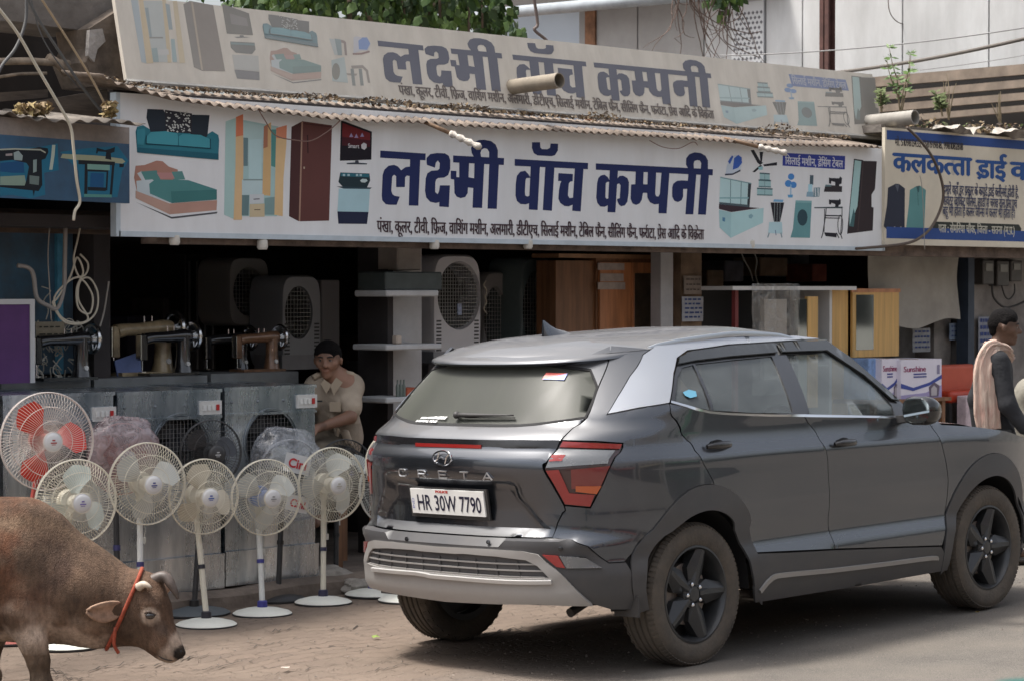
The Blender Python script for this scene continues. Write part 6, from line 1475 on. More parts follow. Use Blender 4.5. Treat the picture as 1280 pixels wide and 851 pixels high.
blk_c = mat('black_cable', (.03,.028,.027), .6); gry_c = mat('grey_cable', (.30,.28,.25), .7); cream_c = mat('cream_wire', (.50,.46,.37), .6)
# main bay, from the left
plastic_cooler('dim cooler with oval grille hanging at the back, left of the glossy one', 286, 337, 322, 408, 13.6, (.30,.29,.28), vents=False, ov=(.48,.5,.36,.34))
plastic_cooler('dim grey cooler wrapped in plastic right behind the seated man', 352, 402, 344, 462, 13.2, (.40,.42,.46), (.28,.28,.30), ov=(.42,.60,.33,.27))
wbox('louvred_cooler_side', 'dim louvred side of a cooler at the right of the wrapped cooler', 'air cooler', 402, 425, 350, 450, 13.3, .3, mat('dim_grey', (.24,.24,.25), .6))
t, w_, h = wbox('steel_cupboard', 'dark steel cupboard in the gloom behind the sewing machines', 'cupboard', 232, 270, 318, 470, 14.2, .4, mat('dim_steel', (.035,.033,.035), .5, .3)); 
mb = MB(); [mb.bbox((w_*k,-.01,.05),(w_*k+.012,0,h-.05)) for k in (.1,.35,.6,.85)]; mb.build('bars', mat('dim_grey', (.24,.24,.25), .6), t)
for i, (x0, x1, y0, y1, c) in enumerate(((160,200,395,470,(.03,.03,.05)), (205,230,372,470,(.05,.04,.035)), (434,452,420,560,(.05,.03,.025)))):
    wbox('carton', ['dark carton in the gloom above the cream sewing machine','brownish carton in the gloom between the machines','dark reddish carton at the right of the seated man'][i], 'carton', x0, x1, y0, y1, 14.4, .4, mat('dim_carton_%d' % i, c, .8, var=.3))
# white shelf pier's boards and things on them
shm = mat('dusty_shelf_board', (.56,.57,.58), .55, var=.08, dust=(.3,.27,.24,.4), dusts=5)
for px0, px1, ptop, pbot, dep, lb, m in ((483,549,363,371,.32,'white shelf board just below the dark box on the pier',shm),(483,553,430,438,.34,'white shelf board in the middle of the pier',shm),(483,520,496,504,.32,'white shelf board lowest on the pier, partly behind the car',shm)):
    wbox('shelf_board', lb, 'shelf', px0, px1, ptop, pbot, YP-.34, dep, m, group='shelf boards on the white pier')
wbox('dark_box', 'dark grey-green long box lying on the top shelf of the white pier', 'box', 482, 553, 340, 363, YP-.32, .28, mat('dark_green_grey', (.05,.062,.06), .6, var=.2))
wbox('carton', 'pale cardboard carton on top of the dark box at the pier', 'carton', 497, 527, 308, 338, YP-.2, .2, mat('grubby_card', (.33,.29,.26), .85, var=.2, scale=5))
t, w_, h = wbox('paper_cup', 'small cream cup on the middle shelf of the pier', 'cup', 496, 503, 419, 430, YP-.30, .05, mat('cream_cup', (.5,.42,.35), .6))
t, w_, h = wbox('red_packet', 'crumpled red and orange packet on the lowest shelf', 'packet', 508, 521, 484, 496, YP-.28, .10, mat('red_packet', (.42,.09,.04), .5, var=.4, scale=30))
p = atY(497, 496, YP-.28); t = thing('bottle_bunch', 'few slim grey bottles standing on the lowest shelf', 'bottles', (p.x, p.y, p.z))
for k in range(3): mb = MB(); mb.lathe([(.012,0),(.013,.07),(.006,.09),(.006,.115),(0,.116)], 10, o=(k*.028,0,0), cap=False); mb.build('bottle', mat('grey_bottle', (.14,.17,.15), .3), t, 40)
# middle bay coolers
t, w_, h = plastic_cooler('large white desert cooler with oval wire grille next to the white pier', 541, 602, 318, 462, 12.55, (.74,.74,.78), (.36,.36,.38), ov=(.53,.64,.42,.285), sp=.026)
c = atY(578, 388, 12.54); MB().bbox((w_*.50,-.004,h*.47),(w_*.58,.004,h*.57)).build('sticker', mat('blue_white_sticker', (.35,.42,.6), .5, var=.6, scale=40), t)
plastic_cooler('dark cooler with pale right side in shadow between the white and green ones', 604, 642, 340, 420, 12.9, (.30,.29,.28), ov=(.38,.46,.34,.36), vents=False, zb=1.3)
plastic_cooler('dark grey-green cooler with a wide oval opening left of the wardrobe', 651, 694, 322, 430, 12.7, (.10,.14,.145), ov=(.44,.55,.38,.32), vents=False, zb=1.2)
p = atY(606, 372, 12.5); t = thing('cable_coil', 'small bundle of cream cable hanging beside the white cooler', 'cable', tuple(p)); mb = MB(); random.seed(2)
mb.tube(spline([(random.uniform(-.03,.03), random.uniform(-.02,.02), .12-.03*i) for i in range(9)], 5), .005, 5); mb.build('cable', mat('cream_cable', (.5,.46,.38), .6), t)
# stand under the middle coolers
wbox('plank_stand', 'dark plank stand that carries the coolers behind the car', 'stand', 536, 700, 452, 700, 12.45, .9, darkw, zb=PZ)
# wardrobe with mirror
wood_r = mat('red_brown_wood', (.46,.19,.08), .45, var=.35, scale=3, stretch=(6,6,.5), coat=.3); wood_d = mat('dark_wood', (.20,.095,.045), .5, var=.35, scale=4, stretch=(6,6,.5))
a = atY(697, 700, 12.3); b = atY(745, 330, 12.3); c = atY(826, 330, 12.3); z1 = atY(745, 318, 12.3).z; t = thing('wardrobe', 'tall reddish-brown wooden wardrobe with a mirror door and paper strips', 'wardrobe', (a.x, 12.3, PZ))
W1, W2, HH = b.x-a.x, c.x-a.x, z1-PZ
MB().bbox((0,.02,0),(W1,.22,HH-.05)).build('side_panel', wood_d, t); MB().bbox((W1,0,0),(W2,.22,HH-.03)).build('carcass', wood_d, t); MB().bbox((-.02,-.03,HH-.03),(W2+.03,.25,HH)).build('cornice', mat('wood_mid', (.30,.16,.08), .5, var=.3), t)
xm0, xm1 = atY(794, 400, 12.27).x-a.x, atY(822, 400, 12.27).x-a.x
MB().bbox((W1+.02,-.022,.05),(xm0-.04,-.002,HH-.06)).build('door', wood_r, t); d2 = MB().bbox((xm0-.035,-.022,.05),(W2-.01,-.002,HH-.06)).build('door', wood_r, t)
MB().bbox((xm0,-.027,.35),(xm1,-.0225,HH-.14)).build('mirror', mat('mirror_glass', (.45,.5,.5), .04, 1.0), d2)
for k, (pz0, pz1, px0, px1) in enumerate(((329,338,748,781),(342,352,751,780),(353,362,748,782))):
    q0, q1 = atY(px0, pz0, 12.27), atY(px1, pz1, 12.27); MB().bbox((q0.x-a.x,-.026,q1.z-PZ),(q1.x-a.x,-.0225,q0.z-PZ)).build('paper_strip', mat('paper_strip', (.42,.36,.33), .8, var=.15, scale=20), d2)
mb = MB(); mb.tube([(xm0-.06,-.03,1.0),(xm0-.06,-.045,1.03),(xm0-.06,-.045,1.12),(xm0-.06,-.03,1.15)], .006, 6); mb.build('handle', steel, d2)
# posters on the brown pier
def poster(px0, px1, py0, py1, Y, col, label, seed=1, lines=5, ink=(.05,.08,.22)):
    a = atY(px0, py1, Y); b = atY(px1, py0, Y); t = thing('poster', label, 'poster', (a.x, Y, a.z)); w_, h = b.x-a.x, b.z-a.z
    V = []; F = []; random.seed(seed)
    for i in range(5):
        for j in range(5): V.append((w_*i/4, -.004-.006*random.random(), h*j/4))
    V += [(x, y+.004, z) for x, y, z in V]
    for i in range(4):
        for j in range(4): q = i*5+j; F += [(q, q+5, q+6, q+1), (q+25, q+26, q+31, q+30)]
    mobj('paper', V, F, mat('paper_%d' % int(sum(col)*333), col, .85, var=.15, scale=12, dust=(.15,.13,.12,.4), dusts=7), t)
    Ap = Art((0,-.012,0),(1,0,0),(0,0,1)); Ap.n = Vector((0,-1,0))
    for k in range(lines):
        z = h*(1-(k+.8)/(lines+.6)); x = w_*.1
        while x < w_*.85: l = w_*random.uniform(.08,.22); Ap.poly([(x,z),(min(x+l,w_*.92),z),(min(x+l,w_*.92),z+h*.07),(x,z+h*.07)], ink); x += l+w_*.06
    Ap.build('print', t); return t
poster(852, 878, 371, 402, YP-.03, (.42,.44,.48), 'pale blue printed notice pasted on the brown pier', 4)
poster(854, 876, 345, 368, YP-.03, (.25,.20,.16), 'torn brown notice pasted above the pale blue one on the brown pier', 6, 3, (.1,.08,.07))
# dressing unit under plastic, and the oak cupboard with open doors
YD = 11.75
oak = mat('yellow_oak', (.62,.38,.13), .5, var=.22, scale=3, stretch=(10,10,.4)); 
a = atY(921, 500, YD); z_t = atY(960, 358, YD).z; t = thing('dressing_unit', 'white-topped dressing unit draped with crinkled clear plastic behind the car', 'dressing unit', (a.x, YD, PZ)); HH = z_t-PZ
xr_ = lambda px: atY(px, 400, YD).x-a.x
MB().bbox((xr_(903),-.10,HH-.03),(xr_(1058),.45,HH)).build('top', mat('white_laminate', (.66,.66,.65), .4, dust=(.3,.28,.25,.2), dusts=5), t)
MB().bbox((xr_(919),-.0,0),(xr_(923),.035,HH-.03)).build('side_panel', mat('dark_red_laminate', (.18,.03,.03), .4), t); MB().bbox((xr_(1037),0,0),(xr_(1040),.42,HH-.03)).build('side_panel', MATS['white_laminate'], t)
MB().bbox((xr_(926),.40,0),(xr_(1037),.42,HH-.03)).build('back_panel', mat('very_dark', (.02,.02,.022), .7), t)
MB().bbox((xr_(958),.02,HH-.72),(xr_(986),.06,HH-.10)).build('pale_board', mat('pale_board', (.40,.37,.33), .8), t)
# tall mirror leaning with bright shop colours behind: a framed print
tp_ = atY(999, 365, YD-.08); MB().bbox((xr_(990),-.06,HH-.95),(xr_(1001),-.03,HH-.10)).build('mirror', mat('mirror_glass', (.45,.5,.5), .04, 1.0), t); MB().bbox((xr_(1002),-.06,HH-.95),(xr_(1015),-.03,HH-.08)).build('oak_strip', oak, t)
for dz in (.42,.44,.62): MB().bbox((xr_(1016),.02,HH-dz-.008),(xr_(1036),.3,HH-dz)).build('glass_shelf', mat('glass_shelf', (.5,.55,.55), .2, .3), t)
V = []; F = []; random.seed(8)
for i in range(25):
    for j in range(15):
        x = xr_(926)+(xr_(985)-xr_(926))*i/24; z = HH+.02-.85*j/14; V.append((x, -.11+.03*noise.noise(Vector((i*.5,j*.3,1)))+.012*noise.noise(Vector((i*1.7,j*1.1,4))), z))
for i in range(24):
    for j in range(14): q = i*15+j; F.append((q, q+15, q+16, q+1))
tag(mobj('plastic_sheet', [Vector(v)+Vector((a.x,YD,PZ)) for v in V], F, film('thin_film', (.45,.43,.40), .28), None, True), 'crinkled clear plastic sheet hanging over the front of the dressing unit', 'plastic sheet')
a = atY(1040, 470, YD+.05); b = atY(1118, 361, YD+.05); t = thing('cupboard', 'yellow oak cupboard with a mirror panel in its open door, above the printed cartons', 'cupboard', (a.x, YD+.05, PZ)); xx = lambda px: atY(px, 400, YD+.05).x-a.x; HH = atY(1080, 361, YD+.05).z-PZ; zb_ = atY(1080, 446, YD+.05).z-PZ
MB().bbox((0,0,.3),(xx(1060),.4,HH-.0)).build('carcass', oak, t); dr = MB().bbox((xx(1062),-.03,zb_),(xx(1120),-.008,HH)).build('door', oak, t)
MB().bbox((xx(1066),-.034,zb_+.06),(xx(1088),-.0305,HH-.05)).build('mirror', mat('mirror_glass', (.45,.5,.5), .04, 1.0), dr)
mb = MB(); mb.bbox((xx(1060),-.036,HH-.03),(xx(1121),-.031,HH)); mb.build('top_edge', wood_r, dr)
q = xx(1067); cols = ((.45,.35,.05),(.40,.06,.05),(.5,.48,.45),(.35,.05,.04),(.42,.38,.35),(.05,.06,.09),(.38,.30,.22),(.04,.04,.05))
# cartons with the printed name
def carton(px0, px1, py0, py1, Y, label, txt, tw, grp='printed appliance cartons'):
    a = atY(px0, py1, Y); b = atY(px1, py0, Y); t = thing('carton', label, 'carton', (a.x, Y, a.z), group=grp); w_, h = b.x-a.x, b.z-a.z
    MB().bbox((0,0,0),(w_,.35,h)).build('box', mat('white_printed_card', (.74,.71,.80), .7, var=.04, scale=6), t)
    Ap = Art((0,-.001,0),(1,0,0),(0,0,1)); Ap.n = Vector((0,-1,0))
    Ap.poly([(0,h*.42),(w_*.3,h*.30),(w_*.7,h*.42),(w_,h*.60),(w_,h*.50),(w_*.7,h*.34),(w_*.3,h*.22),(0,h*.30)], (.07,.10,.36)); Ap.poly([(0,0),(w_,0),(w_,h*.34),(w_*.6,h*.16),(0,h*.12)], (.40,.36,.60))
    Ap.poly([(w_*.70,h*.05),(w_*.92,h*.05),(w_*.95,h*.32),(w_*.81,h*.42),(w_*.68,h*.30)], (.16,.13,.18)); Ap.poly([(w_*.74,h*.08),(w_*.88,h*.08),(w_*.88,h*.26),(w_*.81,h*.34),(w_*.74,h*.26)], (.5,.47,.5))
    L_, tw_ = deva(txt, .02)
    for V, F in L_: Ap.raw([(w_*.06+vx*w_*tw/tw_, h*.70+vy*h*.20) for vx, vy in V], F, (.30,.03,.12))
    for k in range(2): Ap.poly([(w_*.30,h*(.62-.07*k)),(w_*.62,h*(.62-.07*k)),(w_*.62,h*(.655-.07*k)),(w_*.30,h*(.655-.07*k))], (.07,.09,.3))
    Ap.poly([(w_*.88,h*.62),(w_*.95,h*.62),(w_*.95,h*.85),(w_*.88,h*.85)], (.3,.28,.4)); Ap.build('print', t); MB().bbox((w_*.36,-.002,h+.0005),(w_*.42,.352,h+.002)).build('tape', mat('brown_tape', (.35,.22,.12), .4), t)
carton(1126, 1177, 448, 500, YD-.30, 'white printed carton with red lettering, right one of the pair', 'Sunshine', .55); carton(1102, 1124, 448, 500, YD-.26, 'white printed carton with red lettering, half hidden left one of the pair', 'Sunshine', .80)
wbox('carton', 'blue and white carton end showing above the car bonnet', 'carton', 1086, 1101, 448, 500, YD-.2, .3, mat('blue_card', (.22,.35,.62), .7, var=.3, scale=15))
a = atY(1100, 500, YD-.34); MB_ = thing('low_table', 'low dark table carrying the printed cartons', 'table', (a.x-.1, YD-.36, PZ)); h = a.z-PZ
MB().bbox((0,0,h-.03),(atY(1180,500,YD-.3).x-a.x+.12,.5,h-.002)).build('table_top', wood_d, MB_)
for x in (.04, atY(1180,500,YD-.3).x-a.x+.04):
    for y in (.04,.44): MB().bbox((x-.02,y-.02,0),(x+.02,y+.02,h-.03)).build('leg', wood_d, MB_)
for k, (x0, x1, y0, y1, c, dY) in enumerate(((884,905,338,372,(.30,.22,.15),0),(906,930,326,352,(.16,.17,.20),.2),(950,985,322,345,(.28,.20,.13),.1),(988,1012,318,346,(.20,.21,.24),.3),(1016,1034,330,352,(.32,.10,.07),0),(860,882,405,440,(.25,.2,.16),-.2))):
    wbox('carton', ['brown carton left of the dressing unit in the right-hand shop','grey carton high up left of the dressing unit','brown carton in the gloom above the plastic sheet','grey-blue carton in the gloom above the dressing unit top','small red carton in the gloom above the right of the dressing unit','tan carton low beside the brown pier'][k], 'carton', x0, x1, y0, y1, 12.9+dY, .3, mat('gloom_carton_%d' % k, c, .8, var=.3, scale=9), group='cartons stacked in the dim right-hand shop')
cable('hanging_cable', [atY(x, y, 12.2) for x, y in ((925,312),(930,325),(938,340),(941,352))], .006, gry_c, 'thin grey wire hanging above the dressing unit, left one'); cable('hanging_cable', [atY(x, y, 12.2) for x, y in ((940,312),(946,326),(944,342),(948,356))], .006, gry_c, 'thin grey wire hanging above the dressing unit, right one')
# red rexine bench
YB2 = 11.55; a = atY(1186, 522, YB2); w_ = atY(1240, 500, YB2).x-a.x; t = thing('bench', 'red rexine bench with high back between the cartons and the walking man', 'bench', (a.x, YB2, PZ)); zs_ = atY(1200, 488, YB2).z-PZ; zt2 = atY(1200, 455, YB2+.2).z-PZ; redx = mat('red_rexine', (.55,.085,.04), .5, var=.15, scale=5, dust=(.3,.14,.1,.3), dusts=5)
mb = MB(); mb.bbox((0,-.02,zs_-.10),(w_,.16,zs_)); s_ = mb.build('seat', mat('bright_red_rexine', (.48,.05,.02), .4), t); bv = s_.modifiers.new('b','BEVEL'); bv.width = .03; bv.segments = 3
mb = MB(); mb.bbox((0,.16,zs_-.1),(w_,.26,zt2)); s_ = mb.build('backrest', redx, t); bv = s_.modifiers.new('b','BEVEL'); bv.width = .03; bv.segments = 3
for x in (.03, w_-.03):
    for y in (.02,.22): MB().bbox((x-.02,y-.02,0),(x+.02,y+.02,zs_-.1)).build('leg', blackp, t)
wbox('carton', 'white carton with pink print standing under the front of the red bench', 'carton', 1208, 1230, 494, 540, YB2-.15, .1, mat('pink_white_card', (.55,.45,.48), .7, var=.3, scale=10))
# canvas sheet hanging
xa, xb = atY(1085, 320, 11.9), atY(1198, 400, 11.9); V = []; F = []; z1 = xa.z; 
for i in range(31):
    for j in range(13):
        u, v = i/30, j/12; x = xa.x+(xb.x-xa.x)*u; zl = atY(1140, 402, 11.9).z-(.06*(1-u) if True else 0)+.03*math.sin(u*9); V.append((x, 11.9+.04*noise.noise(Vector((u*5,v*1.5,0)))+.02*math.sin(u*22)*v*.5, z1+(zl-z1)*v))
for i in range(30):
    for j in range(12): q = i*13+j; F.append((q, q+1, q+14, q+13))
tag(mobj('canvas_sheet', V, F, mat('grey_canvas', (.40,.38,.335), .9, var=.15, scale=3, bump=.15, dust=(.16,.14,.12,.4), dusts=2.5), None, True), 'grey canvas sheet hanging below the dry cleaner\'s sign', 'canvas sheet')
MB_ = wbox('counter', 'pale grubby counter front below the canvas sheet', 'counter', 1118, 1172, 405, 470, 12.3, .3, mat('grubby_panel', (.20,.20,.20), .8, var=.3, scale=6), zb=PZ)
poster(1140, 1162, 410, 440, 12.05, (.30,.32,.34), 'pale printed notice below the canvas sheet', 9, 4)
poster(1186, 1204, 404, 425, YP+.05, (.22,.30,.42), 'blue notice on the pier behind the red bench', 11, 3); poster(1199, 1210, 425, 442, YP+.05, (.48,.48,.48), 'small white notice on the pier behind the red bench', 12, 4)
poster(1222, 1240, 396, 460, YP-.04, (.30,.33,.40), 'torn blue and white poster on the rough wall behind the walking man', 14, 7, (.06,.09,.25))
# electricity meters on the rough wall
for k, (px0, px1, py0, py1) in enumerate(((1229,1243,325,356),(1247,1262,326,358),(1264,1278,326,352))):
    t, w_, h = wbox('electric_meter', ['old electric meter nearest the blue post','old electric meter in the middle of the three','old electric meter nearest the frame edge'][k], 'electric meter', px0, px1, py0, py1, YP-.10, .10, mat('meter_black', (.06,.055,.05), .4, var=.3), group='electric meters on the rough wall')
    MB().bbox((w_*.2,-.006,h*.55),(w_*.8,.0,h*.85)).build('meter_window', mat('meter_glass', (.22,.22,.2), .15), t)
cable('hanging_cable', [atY(x, y, YP-.12) for x, y in ((1240,356),(1242,372),(1255,384),(1270,382),(1290,372))], .010, blk_c, 'black cable looping below the electric meters')
cable('hanging_cable', [atY(x, y, YP-.12) for x, y in ((1252,357),(1256,370),(1262,374),(1268,366),(1268,355))], .007, blk_c, 'short black cable loop between the meters')
# left shop: blue-painted boards, purple board, coils of cable, net
YL = 12.05
t, w_, h = wbox('painted_board', 'peeling blue-painted board wall behind the tangled cable', 'board wall', -30, 92, 285, 470, YL+.12, .05, mat('peeling_blue', (.03,.12,.21), .7, var=.5, scale=4, dust=(.10,.08,.06,.6), dusts=3)); MB().bbox((w_*.80,-.03,0),(w_*.86,0,h)).build('batten', mat('bright_blue', (.06,.25,.38), .6, var=.3), t)
t, w_, h = wbox('brown_board', 'rusty brown board across the top of the left shop opening', 'board', -30, 140, 262, 290, YL-.1, .06, mat('rusty_board', (.07,.045,.03), .8, var=.5, scale=6))
a = atY(-20, 480, 11.7); b = atY(43, 374, 11.7); t = thing('purple_board', 'purple notice board with a white frame at the left edge', 'notice board', (a.x, 11.7, a.z)); w_, h = b.x-a.x, b.z-a.z
MB().bbox((0,.004,0),(w_-.03,.02,h-.03)).build('board', mat('purple_felt', (.085,.028,.125), .7, var=.1), t); mb = MB(); mb.bbox((w_-.03,-.004,0),(w_,.03,h)); mb.build('frame', mat('white_frame', (.5,.5,.5), .5), t); MB().bbox((0,-.004,h-.03),(w_-.03,.03,h)).build('frame', MATS['white_frame'], t)
random.seed(12); pts = [atY(x, y, 11.75) for x, y in ((100,285),(97,300),(92,325),(98,345),(108,355),(116,372),(112,392),(98,385),(96,360),(104,340),(96,322),(88,345),(72,372),(66,380),(80,402),(104,404),(120,390),(122,366),(112,348),(100,352),(98,375),(110,398),(96,404),(76,396),(68,372),(88,350),(106,344),(110,330),(100,318))]
cable('cable_tangle', pts, .0065, cream_c, 'tangle of cream cable loops hanging at the left shop front')
cable('hanging_cable', [atY(x, y, 11.75) for x, y in ((82,285),(81,330),(80,360),(72,385),(60,382),(46,372),(42,345),(36,335),(22,332))], .014, mat('dirty_hose', (.28,.26,.24), .7), 'thick dirty grey hose looping down at the left shop front')
cable('hanging_cable', [atY(x, y, 11.75) for x, y in ((62,285),(60,320),(62,360),(64,400))], .004, gry_c, 'thin grey wire hanging beside the hose')
cable('hanging_cable', [atY(x, y, 11.8) for x, y in ((136,352),(134,365),(130,390),(125,408))], .006, gry_c, 'thin grey rod leaning in the dark by the tangled cable')
# net bag
p = atY(62, 440, 12.06); t = thing('net_bag', 'white net bag of cloth hanging behind the leftmost sewing machine', 'net bag', tuple(p)); mb = MB(); random.seed(4)
for k in range(46):
    q = [Vector((random.uniform(-.13,.16), random.uniform(-.05,.05), random.uniform(-.2,.2)))]
    for j in range(4): q.append(q[-1]+Vector((random.uniform(-.06,.06), random.uniform(-.02,.02), random.uniform(-.06,.06))))
    mb.tube(spline(q, 3), .004, 4)
mb.build('net', mat('pale_net', (.40,.39,.34), .7), t)
poster(44, 80, 402, 426, 11.95, (.26,.23,.16), 'old printed card on the blue board above the net bag', 15, 2, (.05,.05,.04))
# lamp and rag on the left sign
p = atY(14, 173, YS-.16); t = thing('round_lamp', 'round cream lamp bulb over the blue sign at the left edge', 'lamp', tuple(p)); mb = MB(); mb.ball((0,0,0), .036, 16, 10); mb.build('globe', mat('cream_globe', (.50,.47,.30), .4), t, True); mb = MB(); mb.lathe([(.012,.03),(.016,.06),(.010,.07)], 10); mb.build('socket', blackp, t, 40)
# ------------------------------------------------------------ people and the cow: one continuous surface each
def sdf_surface(prims, res, name, m, parent, pad=.04, smooth=True, colfn=None):
    """prims: dict(a,b,ra,rb,k,s,c) round cones; s squashes space (x,y,z) about a; c colour. Built with surface nets."""
    P_ = []
    for p in prims:
        r = max(p['ra'], p['rb']); lo = np.minimum(p['a'], p['b'])-r*max(1, max(p.get('s', (1,1,1)))); hi = np.maximum(p['a'], p['b'])+r*max(1, max(p.get('s', (1,1,1)))); P_.append((lo, hi))
    lo = np.min([a for a, b in P_], 0)-pad; hi = np.max([b for a, b in P_], 0)+pad; n = np.ceil((hi-lo)/res).astype(int)+1
    Dd = np.full(n, 1.0, np.float32); Cc = np.zeros((*n, 3), np.float32); ax = [lo[i]+res*np.arange(n[i]) for i in range(3)]
    for p, (l, h) in zip(prims, P_):
        k = p.get('k', .02); i0 = np.maximum(0, ((l-lo-k*2-.03)/res).astype(int)); i1 = np.minimum(n, ((h-lo+k*2+.03)/res).astype(int)+2)
        sl = tuple(slice(a, b) for a, b in zip(i0, i1)); X = np.stack(np.meshgrid(*[ax[i][sl[i]] for i in range(3)], indexing='ij'), -1)
        s = np.array(p.get('s', (1,1,1)), float); a = np.array(p['a'], float); b = np.array(p['b'], float); Rm = p.get('R')
        Y = (X-a); ba = b-a
        if Rm is not None: Y = Y @ np.array(Rm); ba = ba @ np.array(Rm)
        Y = Y/s; ba = ba/s; L2 = max(1e-9, (ba**2).sum()); t = np.clip((Y @ ba)/L2, 0, 1); d = np.linalg.norm(Y-t[..., None]*ba, axis=-1)-(p['ra']+(p['rb']-p['ra'])*t); d = d*min(s)
        D0 = Dd[sl]
        if p.get('sub'): 
            h_ = np.clip(.5-.5*(d+D0)/k, 0, 1) if False else np.clip(.5+.5*(-d-D0)/k, 0, 1); Dd[sl] = D0*(1-h_)+(-d)*h_+k*h_*(1-h_); continue
        h_ = np.clip(.5+.5*(D0-d)/k, 0, 1); Dd[sl] = D0*(1-h_)+d*h_-k*h_*(1-h_)
        if p.get('c') is not None: hc = np.clip(.5+.5*(D0-d)/max(k, .012), 0, 1)[..., None]; Cc[sl] = Cc[sl]*(1-hc)+np.array(p['c'])*hc
    ins = Dd < 0; nx, ny, nz = n
    corners = [(i, j, k) for i in (0,1) for j in (0,1) for k in (0,1)]
    cnt = sum(ins[i:nx-1+i, j:ny-1+j, k:nz-1+k].astype(np.int8) for i, j, k in corners); act = (cnt > 0) & (cnt < 8); idx = -np.ones(act.shape, int); cells = np.argwhere(act); idx[tuple(cells.T)] = np.arange(len(cells))
    acc = np.zeros((len(cells), 3)); w_ = np.zeros(len(cells)); ci = cells
    for a in corners:
        for ax_ in range(3):
            if a[ax_] == 1: continue
            b = list(a); b[ax_] = 1; va = Dd[ci[:,0]+a[0], ci[:,1]+a[1], ci[:,2]+a[2]]; vb = Dd[ci[:,0]+b[0], ci[:,1]+b[1], ci[:,2]+b[2]]; cr = (va < 0) != (vb < 0)
            t = np.where(cr, va/(va-vb+1e-12), 0); pt_ = np.array(a, float)[None, :].repeat(len(ci), 0); pt_[:, ax_] += t; acc += pt_*cr[:, None]; w_ += cr
    V = lo+(ci+acc/np.maximum(w_, 1)[:, None])*res; F = []
    for ax_ in range(3):
        o1, o2 = [(1,2),(2,0),(0,1)][ax_]; sl0 = [slice(0, k) for k in n]; sl0[ax_] = slice(0, n[ax_]-1); sl1 = [slice(0, k) for k in n]; sl1[ax_] = slice(1, n[ax_]); A_, B_ = ins[tuple(sl0)], ins[tuple(sl1)]
        E_ = np.argwhere(A_ != B_); E_ = E_[(E_[:, o1] > 0) & (E_[:, o2] > 0) & (E_[:, o1] < n[o1]-1) & (E_[:, o2] < n[o2]-1)]; fl = A_[tuple(E_.T)]
        def cell(d1, d2): c = E_.copy(); c[:, o1] -= d1; c[:, o2] -= d2; return idx[tuple(c.T)]
        q = np.stack([cell(0,0), cell(1,0), cell(1,1), cell(0,1)], 1); q[~fl] = q[~fl][:, ::-1]; F.append(q)
    F = np.concatenate(F); F = F[(F >= 0).all(1)]
    me = bpy.data.meshes.new(name); me.from_pydata(V.tolist(), [], F.tolist()); me.update()
    cv = Cc[ci[:,0], ci[:,1], ci[:,2]]
    if colfn is not None: cv = colfn(V)
    ca = me.color_attributes.new('Col', 'FLOAT_COLOR', 'POINT'); ca.data.foreach_set('color', np.concatenate([cv, np.ones((len(cv), 1))], 1).astype(np.float32).ravel())
    o = link(name, me, parent, m, True)
    if smooth:
        bm = bmesh.new(); bm.from_mesh(me)
        for _ in range(2): bmesh.ops.smooth_vert(bm, verts=bm.verts, factor=.5, use_axis_x=True, use_axis_y=True, use_axis_z=True)
        bm.to_mesh(me); bm.free(); me.polygons.foreach_set('use_smooth', [True]*len(me.polygons))
    return o
def cam_frame(px, d, zg=None):
    """a frame standing on the ground, x to the right and y away as seen in the street"""
    o = CP+DV*d+RV*((px-640)/FPX*d); o.z = gz(o.x, o.y) if zg is None else zg
    return Matrix(((RV.x, DV.x, 0, o.x), (RV.y, DV.y, 0, o.y), (0,0,1,o.z), (0,0,0,1))), o
